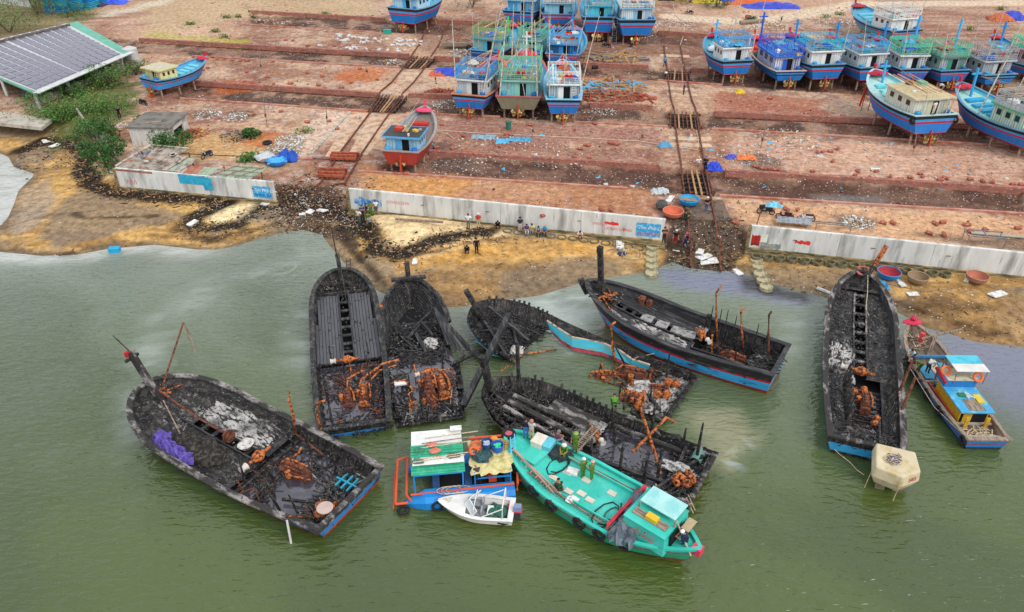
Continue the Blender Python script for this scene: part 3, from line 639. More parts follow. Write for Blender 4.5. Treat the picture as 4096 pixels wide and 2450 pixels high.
# ---------------------------------------------------------------- vegetation
LEAF=[mat('leaf_green_%d'%i,c(h),c(h2),scale=2,rough=.6,spec=.3)for i,(h,h2)in enumerate((('#42702a','#27481c'),('#34592a','#22401a'),('#64883a','#3d6428')))]
BARK=mat('brown_bark',c('#6b5640'),c('#42342a'),scale=5,rough=.95,bump=.5)
def bush(px,py,r,h,n,label,cat='bush',m=0,trunk=False,seed=1,name=None,sx=1):
 q=G(px,py);R=random.Random(seed);root=empty(name or('small_tree' if trunk else 'bush'),q,0,label,cat)
 mb=MB();cl=[(R.uniform(-.7,.7)*r*sx,R.uniform(-.6,.6)*r,(h*.25 if not trunk else h*.4)+R.random()*h*.55,r*R.uniform(.28,.5))for _ in range(14)]
 for i in range(n):
  k=cl[R.randrange(len(cl))];th=R.uniform(0,6.3);ph=math.acos(R.uniform(-1,1));rr=k[3]*R.uniform(.75,1.1)
  p=Vector((k[0]+rr*sin(ph)*cos(th),k[1]+rr*sin(ph)*sin(th),max(.03,k[2]+rr*cos(ph)*.8)))
  s=R.uniform(.06,.19);M=Euler((R.uniform(-1.1,1.1),R.uniform(-1.1,1.1),R.uniform(0,6.3))).to_matrix()
  mb.add([p+M@Vector(v)*s for v in((-1,0,0),(0,-.5,.1),(1,0,0),(0,.5,.1))],[(0,1,2,3)],R.randrange(2))
 mb.build('crown' if trunk else 'foliage',[LEAF[m],LEAF[(m+1)%3]],root)
 t=MB();
 for i in range(5):a=R.uniform(0,6.3);t.tube([(0,0,-.1),(.2*r*cos(a),.2*r*sin(a),h*.35),(.55*r*cos(a),.55*r*sin(a),h*.75)],[.09,.06,.02],5)
 t.build('trunk' if trunk else 'stem',BARK,root);return root
bush(395,580,2.6,3.6,2600,'tall bright green bush left of the concrete hut',seed=2)
bush(425,672,2.8,3.8,3800,'large leafy green bush beside the rusty tin roof',seed=3)
bush(700,625,2.4,3.2,2600,'dense green bush between the hut and the tin roof shed',seed=4)
bush(355,545,1.5,2.2,900,'small pale tree leaning on the broken wall','tree',2,True,seed=5)
bush(242,490,2.4,1.8,1800,'round bush beside the concrete jetty',seed=6,m=2)
bush(440,340,4,3.0,3200,'dark shrub against the open shed wall',seed=7,m=1,sx=1.3)
bush(300,385,2.2,1.8,1200,'shrub under the shed roof corner',seed=8,m=1)
bush(330,440,6,1.6,3600,'wide low green scrub between shed and yard','scrub',2,seed=9,sx=1.4)
bush(420,440,4,1.3,1800,'low scrub creeping towards the yard track','scrub',2,seed=10)
bush(545,300,2,2.0,900,'dull green bush behind the stern of the cream cabin boat',seed=11,m=1)
bush(1006,552,1.1,1.5,900,'small round bush by the black tyre',seed=12)
bush(1000,645,1.3,.9,700,'low bush beside the blue tarpaulin boats',seed=13,m=2)
bush(570,490,1.1,.9,500,'light green tuft behind the concrete hut roof',seed=14,m=2)
bush(150,60,6,8,5200,'tall dark tree at the top left corner behind the solar roof','tree',1,True,seed=15,name='tree')
bush(40,130,7,5,3600,'green thicket at the left edge behind the solar roof','tree',1,True,seed=16,name='tree',sx=1.4)
bush(270,70,5,2,1500,'low weeds in front of the blue tubs','weeds',1,seed=17,name='weeds',sx=1.4)
bush(1890,30,4.5,4.5,2600,'dark leafy tree at the top beside the blue boats','tree',1,True,seed=18,name='tree')
bush(2760,12,3.6,4,2000,'green tree at the top beside the yellow gateway','tree',1,True,seed=19,name='tree')
bush(2865,30,3.4,3.6,2000,'bright green bush among the tarpaulins at the top',seed=20)
bush(3010,85,1,.9,300,'tiny green plant by the hollow log',seed=21)
for i,(x,y)in enumerate(((905,72),(950,70),(1010,72),(860,130),(900,150),(760,100),(3300,70),(4000,40),(3880,120),(3360,60),(1300,60),(640,480),(1220,530))):
 bush(x,y,1.2,.5,160,'small tuft of weeds on the yard soil','weeds',2,seed=40+i,name='weeds')['group']='tufts of weeds on the soil'
# ---------------------------------------------------------------- litter
WC=mat('pale_chips',(.5,.475,.44),(.3,.27,.24),scale=.6,rough=.9);GC=mat('grey_chips',c('#8b857d'),rough=.9);RC=mat('brick_chips',c('#9c5443'),rough=.9);BC=mat('charcoal_chips',(.015,.013,.012),rough=.8);TC=mat('tan_wood_chips',c('#a5835f'),rough=.9);BLC=mat('blue_plastic_scraps',c('#4aa5cc'),rough=.6)
scatter('litter','pale and reddish litter strewn over the yard soil',[(560,150),(4400,330),(4400,990),(2990,900),(2990,880),(2640,850),(1420,745),(1000,700),(600,400)],5200,.05,.3,[WC,GC,RC,TC,GC,RC,TC,BC],seed=1)
scatter('litter','scattered chips over the far yard',[(700,10),(4300,30),(4300,330),(700,150)],1800,.1,.5,[WC,GC,RC,TC],seed=2)
scatter('litter','blue and white plastic scraps on the yard',[(1400,450),(4100,560),(4100,800),(1400,680)],160,.2,.8,[BLC,WC],seed=3,flat=.08)
def chips_along(pts,w,n,smin,smax,m,label,seed,name='debris',z=.7,stick=0):
 r=random.Random(seed);mb=MB();w_=[P(a,b,z)for a,b in pts];segs=[(w_[i],w_[i+1])for i in range(len(w_)-1)];ls=[(b-a).length for a,b in segs];P3=[]
 for _ in range(n):
  a,b=r.choices(segs,ls)[0];t=r.random();d=(b-a).normalized();o=r.gauss(0,w*.5);q=a.lerp(b,t)+Vector((-d.y,d.x,0))*o;P3.append(q)
 zz=terrain(np.array([q.x for q in P3]),np.array([q.y for q in P3]))
 for q,zt in zip(P3,zz):
  s=r.uniform(smin,smax)*(r.random()**2*.75+.2);M=Euler((r.uniform(-.6,.6),r.uniform(-.6,.6),r.uniform(0,6.3))).to_matrix()
  if r.random()<stick:mb.box((q.x,q.y,zt+.05),(s*3,s*.25,s*.2),M=Euler((r.uniform(-.15,.15),r.uniform(-.15,.15),r.uniform(0,6.3))).to_matrix(),m=r.randrange(len(m)))
  else:mb.box((q.x,q.y,zt+s*.1),(s,s*r.uniform(.3,1),s*.3),M=M,m=r.randrange(len(m)),tap=.7)
 tag(mb.build(name,m),label,kind='stuff')
chips_along(B1,1.7,3200,.1,.42,[BC,BC,BC,TC],'charcoal and burnt wood washed along the left beach',4,stick=.25)
chips_along([(900,812),(840,840),(770,860),(770,890),(850,905),(960,885),(1020,840),(1090,818),(1200,815),(1330,845),(1470,905)],1.5,2300,.1,.4,[BC,BC,BC,TC,BC,GC],'charcoal ring round the pale sand patch',5,stick=.2)
chips_along([(1400,880),(1480,930),(1500,985),(1560,1010),(1640,1010),(1720,975),(1830,945),(1960,930)],1.5,2200,.1,.4,[BC,BC,BC,TC,BC],'charcoal drift across the middle beach',6,stick=.2)
chips_along([(700,900),(860,945),(1000,905),(1180,870)],1.5,420,.08,.25,[BC,TC],'burnt twigs on the left sand',7,stick=.5)
chips_along([(1560,1035),(1700,1010),(1900,970),(2200,940)],1.5,400,.08,.25,[BC,TC,WC],'burnt twigs on the middle sand',8,stick=.5)
chips_along([(1650,1100),(2000,1080),(2400,1040)],5,700,.06,.22,[BC,TC,WC],'small debris on the wet sand',9,stick=.3)
chips_along([(3640,1170),(3900,1230),(4096,1290)],5,650,.06,.24,[BC,TC,TC,WC],'small debris on the right sand',10,stick=.35)
chips_along([(3050,1080),(3300,1110)],4,260,.06,.25,[BC,GC],'dark bits on the mud under the right wall',12,stick=.3)
chips_along([(1120,790),(1250,800),(1370,860)],5.5,2600,.06,.36,[BC,WC,GC,TC,TC,BC,BC,BC],'rubble and char at the foot of the left slipway',13,z=1.2,stick=.3)
chips_along([(2690,960),(2830,980),(2960,1000)],7,1700,.06,.34,[BC,BC,TC,BC,BC,GC],'rubble at the foot of the right slipway',14,z=1,stick=.15)
chips_along([(300,640),(150,610),(60,620)],4,700,.1,.4,[BC,GC,TC],'dark debris round the jetty',15,z=1,stick=.4)
for(px,py,r_,n_,lb,mm_)in((1640,268-20,2,0,'',0),):pass
def heap(px,py,r,n,m,label,smin=.1,smax=.35,hgt=.25,seed=1,stick=0,name='heap',aspect=1.0):
 R=random.Random(seed);q=G(px,py);mb=MB()
 for _ in range(n):
  a=R.uniform(0,6.3);d=r*sqrt(R.random());x,y=d*cos(a)*aspect,d*sin(a);s=R.uniform(smin,smax);z=hgt*(1-d/r)*R.random()+s*.1
  M=Euler((R.uniform(-.5,.5),R.uniform(-.5,.5),R.uniform(0,6.3))).to_matrix()
  if R.random()<stick:mb.box((x,y,z+.03),(s*4,s*.35,s*.25),M=Euler((R.uniform(-.25,.25),R.uniform(-.25,.25),R.uniform(0,6.3))).to_matrix(),m=R.randrange(len(m)))
  else:mb.box((x,y,z),(s,s*R.uniform(.4,1),s*.4),M=M,m=R.randrange(len(m)),tap=.7)
 o=mb.build(name,m);o.location=q;tag(o,label,kind='stuff')
for i,(x,y,r,n,lb)in enumerate(((1640,85,3.4,260,'white foam scraps under the red and blue boat'),(1860,212,3,260,'white foam heap left of the dark boat'),(2550,140,3,240,'white foam slabs beside the far boat'),(1160,562,2.1,520,'white chips in a bin by the left slipway'),(1130,600,2.6,620,'grey white chips in a bin, lower'),(1560,252,2.5,200,'white foam bits in the second trench'),(1790,415,2.5,260,'white foam bits left of the three boats'),(2420,445,2,120,'white bags right of the three boats'),(3430,892,1.6,260,'white ash spot above the right wall'),(1850,655,4,90,'white litter in the nearest trench'),(1050,90,6,120,'white crumbs on far ground'),(2700,100,5,160,'white litter by the far kerb'),(3050,105,5,260,'white litter round the hollow log'),(3350,95,5,260,'litter by the far right boats'),(950,470,2,200,'ash spot on the left yard'),(830,460,2,120,'pale chips on the left yard'),(2560,95,4,120,'pale boards and chips by the far boat'),(540,500,2.5,200,'rubbish behind the hut'),(1020,640,1.5,80,'chips by the tarpaulin boats'),(2150,460,8,300,'pale chips under the three boats'),(1700,470,3,80,'rubble near the red hull'),(1980,600,5,110,'pale rubble in the middle yard'),(2230,620,4,90,'grey rubble in the middle yard'),(3000,620,4,170,'stones by the right slipway'),(3150,560,4,160,'stones right of the slipway'))):
 heap(x,y,r,n,[WC,GC,TC,FOAM],lb,.08,.42 if y<250 else .28,.2,seed=i+60)
heap(2420,390,3.4,260,[REDWOOD,mat('orange_planks',c('#b8643c'),rough=.8),OLDWOOD],'pile of broken red and orange planks right of the three boats',.2,.5,1.2,90,.75,'plank_pile',1.6)
heap(2440,350,4,110,[WOOD,TC,BLC],'long pale boards lying by the far trench',.3,.8,.3,91,.9,'plank_pile',1.4)
heap(2450,232,4,60,[WOOD,STEEL,TC],'stack of long poles under the far boats',.5,1.0,.3,97,1,'pole_stack',1.4)
heap(760,540,1.9,260,[REDWOOD,RC,TC],'heap of reddish wood offcuts right of the concrete hut',.1,.35,.8,92,.5,'plank_pile',1.3)
heap(1760,372,1.8,160,[REDWOOD,RC],'small pile of red offcuts left of the three boats',.1,.35,.5,93,.7,'plank_pile',1.4)
heap(2560,395,1.8,40,[RC,REDWOOD],'red painted rudders and beams lying near the right slipway',.3,.8,.6,94,.6,'plank_pile',1.3)
heap(960,545,2.4,260,[BC,GC,TC],'burnt rubbish patch beside the small bush',.1,.3,.2,95,.3)
heap(3230,330,1.5,60,[GC],'grey grit',.05,.2,.2,96)
heap(3700,240,1,20,[GC],'grit',.05,.2,.1,98)
for i,(x,y,w_,h_)in enumerate(((1470,800,.9,.7),(1260,800,1.1,.9),(1290,845,1,.8),(1240,850,.8,.7),(1210,860,.7,.5),(2815,1030,1.4,.9),(2835,1048,1.7,1.1),(2800,1010,.8,.7),(2950,1092,1.3,.6),(2710,1000,.9,.7),(3300,1168,1.5,.35),(2480,985,1.6,.8),(2680,800,1.4,.6),(3990,1180,1.9,.8),(3600,1135,1.6,.5),(3650,1180,1,.6),(1060,820,.9,.6),(770,895,1.2,.6),(1660,1050,1.1,.5),(470,745-10,.9,.6),(450,720-30,1,.7),(185,568,1.6,.9),(220,585,1.3,.9),(3870,1120,1,.4),(3500,700-20,1,.5))):
 q=G(x,y);o=MB().box((0,0,.08),(w_,h_,.1)).box((w_*.2,h_*.1,.16),(w_*.5,h_*.5,.08)).build('foam_board',FOAM);o.location=q;o.rotation_euler=(rnd.uniform(-.15,.15),rnd.uniform(-.15,.15),rnd.uniform(0,3));tag(o,'broken white polystyrene board lying on the shore debris','foam board','white polystyrene boards littering the shore')
# ---------------------------------------------------------------- hull builder
class Hull:
 def __init__(h,L,B,zk=-.8,zs=1.3,zm=1.0,zb=2.6,ws=.82,tb=.62,n=2.2,m=1.7,rake=1.4,bh=.7,flat=.28,bm=.78,tr=.35,N=30,th=.14,tuck=0,rag=0):
  h.__dict__.update(L=L,B=B,zk=zk,zs=zs,zm=zm,zb=zb,ws=ws,tb=tb,n=n,m=m,rake=rake,bh=bh,flat=flat,bm=bm,tr=tr,N=N,th=th,tuck=tuck,rag=rag)
 def sheer(h,t):
  return h.zm+(h.zs-h.zm)*max(0,(.35-t)/.35)**2 if t<.35 else h.zm+(h.zb-h.zm)*((t-.35)/.65)**2
 def half(h,t):
  w=h.B/2*(h.ws+(1-h.ws)*sin(pi/2*min(t/.45,1)))
  if t>h.tb:w*=max(0,1-((t-h.tb)/(1-h.tb))**h.n)**(1/h.m)
  return w
 def keel(h,t):return h.zk+max(0,t-.75)/.25*.25*(h.zb-h.zk)*.6
 def pt(h,t,s,side=1):
  zt=h.sheer(t);z=h.keel(t)+(zt-h.keel(t))*s
  if h.rag and s>.7:z-=h.rag*(s-.7)/.3*(abs(sin(t*63+side*2.1))*abs(sin(t*29+side))+.25*abs(sin(t*171)))
  st=h.bm*min(s/h.flat,1)+(1-h.bm)*max(0,(s-h.flat)/(1-h.flat))
  if s<h.flat:st=h.bm*(s/h.flat)**.5
  bo=s**.95;k=max(0,(t-.5)/.5)**1.5;mu=st*(1-k)+bo*k
  y=t*h.L-h.rake*(1-s)*t**5+h.tr*(1-s)*(1-t)**6+h.tuck*(max(0,h.flat+.04-s)/(h.flat+.04))*(1-t)**5
  return Vector((side*h.half(t)*mu,y,z))
 def ts(h,t0=0,t1=1,N=None):
  N=N or h.N;r=[]
  for i in range(N+1):
   u=t0+(t1-t0)*i/N;r.append(u)
  if t1==1:r=[1-(1-u)**1.0 for u in r]+[];r=sorted(set(r+[.975,.99,.996]))
  return r
 def deckz(h,t):return h.sheer(t)-h.bh
 def inner(h,t,z=None):
  z=h.deckz(t)if z is None else z;s=(z-h.keel(t))/(h.sheer(t)-h.keel(t));s=min(max(s,.02),1)
  p=h.pt(t,s);return max(0,p.x-h.th),p.y
 def shell(h,bands,mats,root,name='hull',gap=None):
  """bands: list of (s0, s1, material index) from keel up"""
  mb=MB();sl=sorted(set([b[0]for b in bands]+[b[1]for b in bands]));ex=[]
  for i in range(len(sl)-1):
   ex.append(sl[i])
   if sl[i+1]-sl[i]>.14:ex.append((sl[i]+sl[i+1])/2)
  sl=ex+[1.0]
  def mi(s):
   for a,b,m_ in bands:
    if a<=s<b:return m_
   return bands[-1][2]
  T=h.ts()
  for side in(-1,1):
   for i in range(len(T)-1):
    for j in range(len(sl)-1):
     if gap and gap(side,(T[i]+T[i+1])/2,(sl[j]+sl[j+1])/2):continue
     q=[h.pt(T[i],sl[j],side),h.pt(T[i+1],sl[j],side),h.pt(T[i+1],sl[j+1],side),h.pt(T[i],sl[j+1],side)]
     mb.add(q,[(0,1,2,3)if side>0 else(3,2,1,0)],mi((sl[j]+sl[j+1])/2))
  for j in range(len(sl)-1):
   a,b=h.pt(0,sl[j]),h.pt(0,sl[j+1])
   mb.add([(-a.x,a.y,a.z),(a.x,a.y,a.z),(b.x,b.y,b.z),(-b.x,b.y,b.z)],[(0,1,2,3)],mi((sl[j]+sl[j+1])/2))
  o=mb.build(name,mats,root);return o
 def lining(h,m,root,depth=None,name='bulwark',gap=None,t0=0,t1=1):
  mb=MB();T=[t for t in h.ts()if t0<=t<=t1]
  for side in(-1,1):
   for i in range(len(T)-1):
    if gap and gap(side,(T[i]+T[i+1])/2,.9):continue
    r=[]
    for t in(T[i],T[i+1]):
     zt=h.sheer(t)-.003;zd=zt-(depth or h.bh)-.05;zd=max(zd,h.keel(t)+.15)
     w0,y0=h.inner(t,zt);w1,y1=h.inner(t,zd);zc=(zt+zd)/2;wc,yc=h.inner(t,zc)
     r.append([(side*w0,y0,zt),(side*wc,yc,zc),(side*w1,y1,zd)])
    for k in(0,1):mb.add([r[0][k],r[1][k],r[1][k+1],r[0][k+1]],[(0,1,2,3)])
  zt=h.sheer(0)-.003;zd=max(zt-(depth or h.bh)-.05,h.keel(0)+.15);w0,y0=h.inner(0,zt);w1,y1=h.inner(0,zd)
  if t0==0:mb.add([(-w0,y0+.14,zt),(w0,y0+.14,zt),(w1,y1+.14,zd),(-w1,y1+.14,zd)],[(0,1,2,3)])
  return mb.build(name,m,root)
 def gunwale(h,m,root,w=.3,th=.1,gap=None,name='gunwale',transom=True,t1=1.0):
  mb=MB();T=[t for t in h.ts()if t<=t1];runs=[]
  for side in(-1,1):
   prev=None;run=MB()
   for i,t in enumerate(T):
    p=h.pt(t,1,side);q=h.pt(min(t+.01,1),1,side);o_=h.pt(max(t-.01,0),1,side);d=(q-o_);d.z=0
    if d.length<1e-6:d=Vector((1,0,0))
    d.normalize();nrm=Vector((d.y,-d.x,0))*side
    a=p+nrm*.06;b=p-nrm*(w-.06);b.x=max(0,b.x*side)*side
    cur=[a+Vector((0,0,0)),a+Vector((0,0,th)),b+Vector((0,0,th)),b]
    if gap and gap(side,t,1):
     if run.f:runs.append(run)
     run=MB()
    elif prev:
     (run if gap else mb).add(prev+cur,[(0,4,5,1),(1,5,6,2),(2,6,7,3),(3,7,4,0)])
    prev=cur
   if run.f:runs.append(run)
  for q_ in runs:q_.build(name,m,root)
  if transom:
   p=h.pt(0,1);mb.box((0,p.y+.09,p.z+th/2+.004),(2*p.x+.16,.34,th+.01))
  return mb.build(name,m,root)
 def deck(h,m,root,t0=0,t1=1,x0=-1,x1=1,dz=0,name='deck',N=14,camber=.06,th=.06):
  """deck panel between x fractions; x given as fraction of inner half width (or metres when abs>1.5)"""
  mb=MB();T=[t0+(t1-t0)*i/N for i in range(N+1)]
  if t1>.9:T=sorted(set(T+[.97,.985,.993]));T=[t for t in T if t<=t1]
  r=[]
  for t in T:
   w,y=h.inner(t);f=lambda x:x if False else x*w
   r.append([(x0*w,y,h.deckz(t)+dz),((x0+x1)/2*w,y,h.deckz(t)+dz+camber*(1-abs(x0+x1)/2)),(x1*w,y,h.deckz(t)+dz)])
  for i in range(len(r)-1):
   for k in(0,1):mb.add([r[i][k],r[i][k+1],r[i+1][k+1],r[i+1][k]],[(0,1,2,3)])
  return mb.build(name,m,root)
 def planks(h,m,root,t0,t1,xa,xb,step=.28,dz=0,name='deck_plank',r=rnd,broken=0,th=.05):
  """fore and aft planks between xa and xb metres, each an object"""
  n=max(1,int(round((xb-xa)/step)));st=(xb-xa)/n;out=[]
  for k in range(n):
   xc=xa+(k+.5)*st;need=abs(xc)+st*.45;T=[t0+(t1-t0)*i/24 for i in range(25)]
   ok=[t for t in T if h.inner(t)[0]>need-.02]
   if len(ok)<2:continue
   a,b=ok[0],ok[-1]
   if broken:a+=r.random()**2*broken*(b-a);b-=r.random()**3*broken*.6*(b-a)
   mb=MB();M_=6;w=st/2-.018;zj=dz+r.uniform(-.012,.012);q=[]
   for i in range(M_+1):
    t=a+(b-a)*i/M_;y=h.inner(t)[1];z=h.deckz(t)+zj
    q+=[(xc-w,y,z),(xc+w,y,z),(xc+w,y,z-th),(xc-w,y,z-th)]
   fs=[]
   for i in range(M_):
    o_=i*4
    for j in range(4):fs.append((o_+j,o_+(j+1)%4,o_+4+(j+1)%4,o_+4+j))
   fs+=[(0,3,2,1),(M_*4,M_*4+1,M_*4+2,M_*4+3)]
   out.append(mb.add(q,fs).build(name,m,root))
  return out
 def at(h,t,xf,dz=0):
  w,y=h.inner(min(t,.999));return Vector((xf*w,y,h.deckz(t)+dz))
def place(bow,s1,s2):
 b=P(*bow);a1=P(*s1);a2=P(*s2);m_=(a1+a2)/2;d=b-m_
 return Vector((m_.x,m_.y,0)),atan2(-d.x,d.y),d.xy.length,(a1-a2).xy.length
def star_flag(parent,loc,s=.6,rz=0):
 RF=mat('flag_red',c('#d8261c'),rough=.8);YF=mat('flag_yellow',c('#f0c419'),rough=.8)
 M=Matrix.Rotation(rz,3,'Z');vs=[];fs=[]
 for j in range(3):
  for i in range(6):vs.append(Vector(loc)+M@Vector((i/5*s*1.5,.06*sin(i*1.9),-j/2*s)))
 for j in range(2):
  for i in range(5):a=j*6+i;fs.append((a,a+1,a+7,a+6))
 o=MB().add(vs,fs).build('flag',RF,parent);k=[Vector(loc)+M@Vector((s*.75,-.09,-s*.5))]
 for i in range(10):
  a=pi/2+i*pi/5;r=s*(.28 if i%2==0 else .11);k.append(k[0]+M@Vector((r*cos(a),0,r*sin(a))))
 MB().add(k,[(0,i,i%10+1)for i in range(1,11)]).build('star',YF,o)
def propeller(mb,at,r=.55,n=4):
 mb.lathe([(.0,-.16),(.12,-.1),(.12,.14),(.0,.2)],8,at=at,M=Matrix.Rotation(pi/2,3,'X'))
 for k in range(n):
  a=k*2*pi/n+.5;R_=Matrix.Rotation(a,3,'Y');vs=[]
  for i in range(8):
   q=2*pi*i/8;vs.append(Vector(at)+R_@(Matrix.Rotation(.5,3,'Z')@Vector((.24*r/.55*cos(q),.0,0))+Vector((0,.0,r*.55+r*.45*sin(q)))))
  mb.add(vs,[tuple(range(8)),tuple(range(7,-1,-1))])
def post_box(root,a,b,w,m,name='post'):return MB().bar(a,b,w).build(name,m,root)
def railing(root,x0,x1,y0,y1,z,hgt,m,levels=2,step=.8,name='roof_railing',open_front=False):
 mb=MB();cs=[(x0,y0),(x1,y0),(x1,y1),(x0,y1)]
 for i in range(4):
  a=cs[i];b=cs[(i+1)%4];L=hypot(b[0]-a[0],b[1]-a[1]);n=max(1,int(L/step))
  for k in range(n):t=k/n;x=a[0]+(b[0]-a[0])*t;y=a[1]+(b[1]-a[1])*t;mb.bar((x,y,z),(x,y,z+hgt),.055)
  for l in range(levels):zz=z+hgt*(l+1)/levels;mb.bar((a[0],a[1],zz),(b[0],b[1],zz),.06)
 return mb.build(name,m,root)
def ladder(root,a,b,w,m,name='ladder',n=7):
 a=Vector(a);b=Vector(b);mb=MB();s=Vector((w/2,0,0));mb.bar(a-s,b-s,.06);mb.bar(a+s,b+s,.06)
 for i in range(1,n):q=a.lerp(b,i/n);mb.bar(q-s,q+s,.045)
 return mb.build(name,m,root)
def cabin(root,y0,y1,w,z0,h,wall,roof,trim,door='back',overhang=.35,slats=True,r=rnd,roofname='roof',doorx=.1,win=3,wname='cabin_wall',yback=None):
 """wheelhouse with planked walls, doors, windows and overhanging roof"""
 hw=w/2;mb=MB();t=.07
 mb.box((-hw,(y0+y1)/2,z0+h/2),(t,y1-y0,h));mb.box((hw,(y0+y1)/2,z0+h/2),(t,y1-y0,h));mb.box((0,y1,z0+h/2),(w+t,t,h))
 dw=.85;dx=doorx*w
 for a,b in((-hw-t/2,dx-dw/2),(dx+dw/2,hw+t/2)):mb.box(((a+b)/2,y0,z0+h/2),(b-a,t,h))
 mb.box((dx,y0,z0+h*.92),(dw,t,h*.16))
 wl_=mb.build(wname,wall,root)
 MB().box((dx,y0+.12,z0+h*.42),(dw,.04,h*.84)).build('doorway',DARK,root)
 MB().box((dx-dw*.9,y0-.06,z0+h*.42),(dw*.8,.04,h*.8)).build('door',trim,root)
 for k in range(win):
  yy=y0+(y1-y0)*(k+.7)/(win+.4)
  for sx in(-1,1):
   f=MB().box((sx*(hw+.045),yy,z0+h*.66),(.03,(y1-y0)/(win+.4)*.55,h*.34)).build('window',trim,root)
   MB().box((sx*(hw+.068),yy,z0+h*.66),(.02,(y1-y0)/(win+.4)*.45,h*.26)).build('pane',GLASS,f)
 if slats:
  mb=MB();n=int((y1-y0)/.35)
  for k in range(n+1):
   yy=y0+(y1-y0)*k/n
   for sx in(-1,1):mb.box((sx*(hw+.05),yy,z0+h*.5),(.03,.05,h*.98))
  for k in range(int(w/.35)+1):
   xx=-hw+k*.35
   if abs(xx-dx)>dw/2+.05:mb.box((xx,y0-.05,z0+h*.5),(.05,.03,h*.98))
  o=mb.build('wall_battens',trim,root);tag(o,kind='stuff')
 MB().box((0,(y0+y1)/2-.1,z0+h+.05),(w+2*overhang,(y1-y0)+2*overhang,.1)).build(roofname,roof,root)
 mb=MB();zz=z0+h+.03;X_=hw+overhang;a,b=y0-.1-overhang,y1-.1+overhang
 mb.box((-X_,(a+b)/2,zz),(.06,b-a+.06,.2));mb.box((X_,(a+b)/2,zz),(.06,b-a+.06,.2));mb.box((0,a,zz),(2*X_-.07,.06,.2));mb.box((0,b,zz),(2*X_-.07,.06,.2))
 mb.build('roof_trim',trim,root)
DECKJ=lambda:0
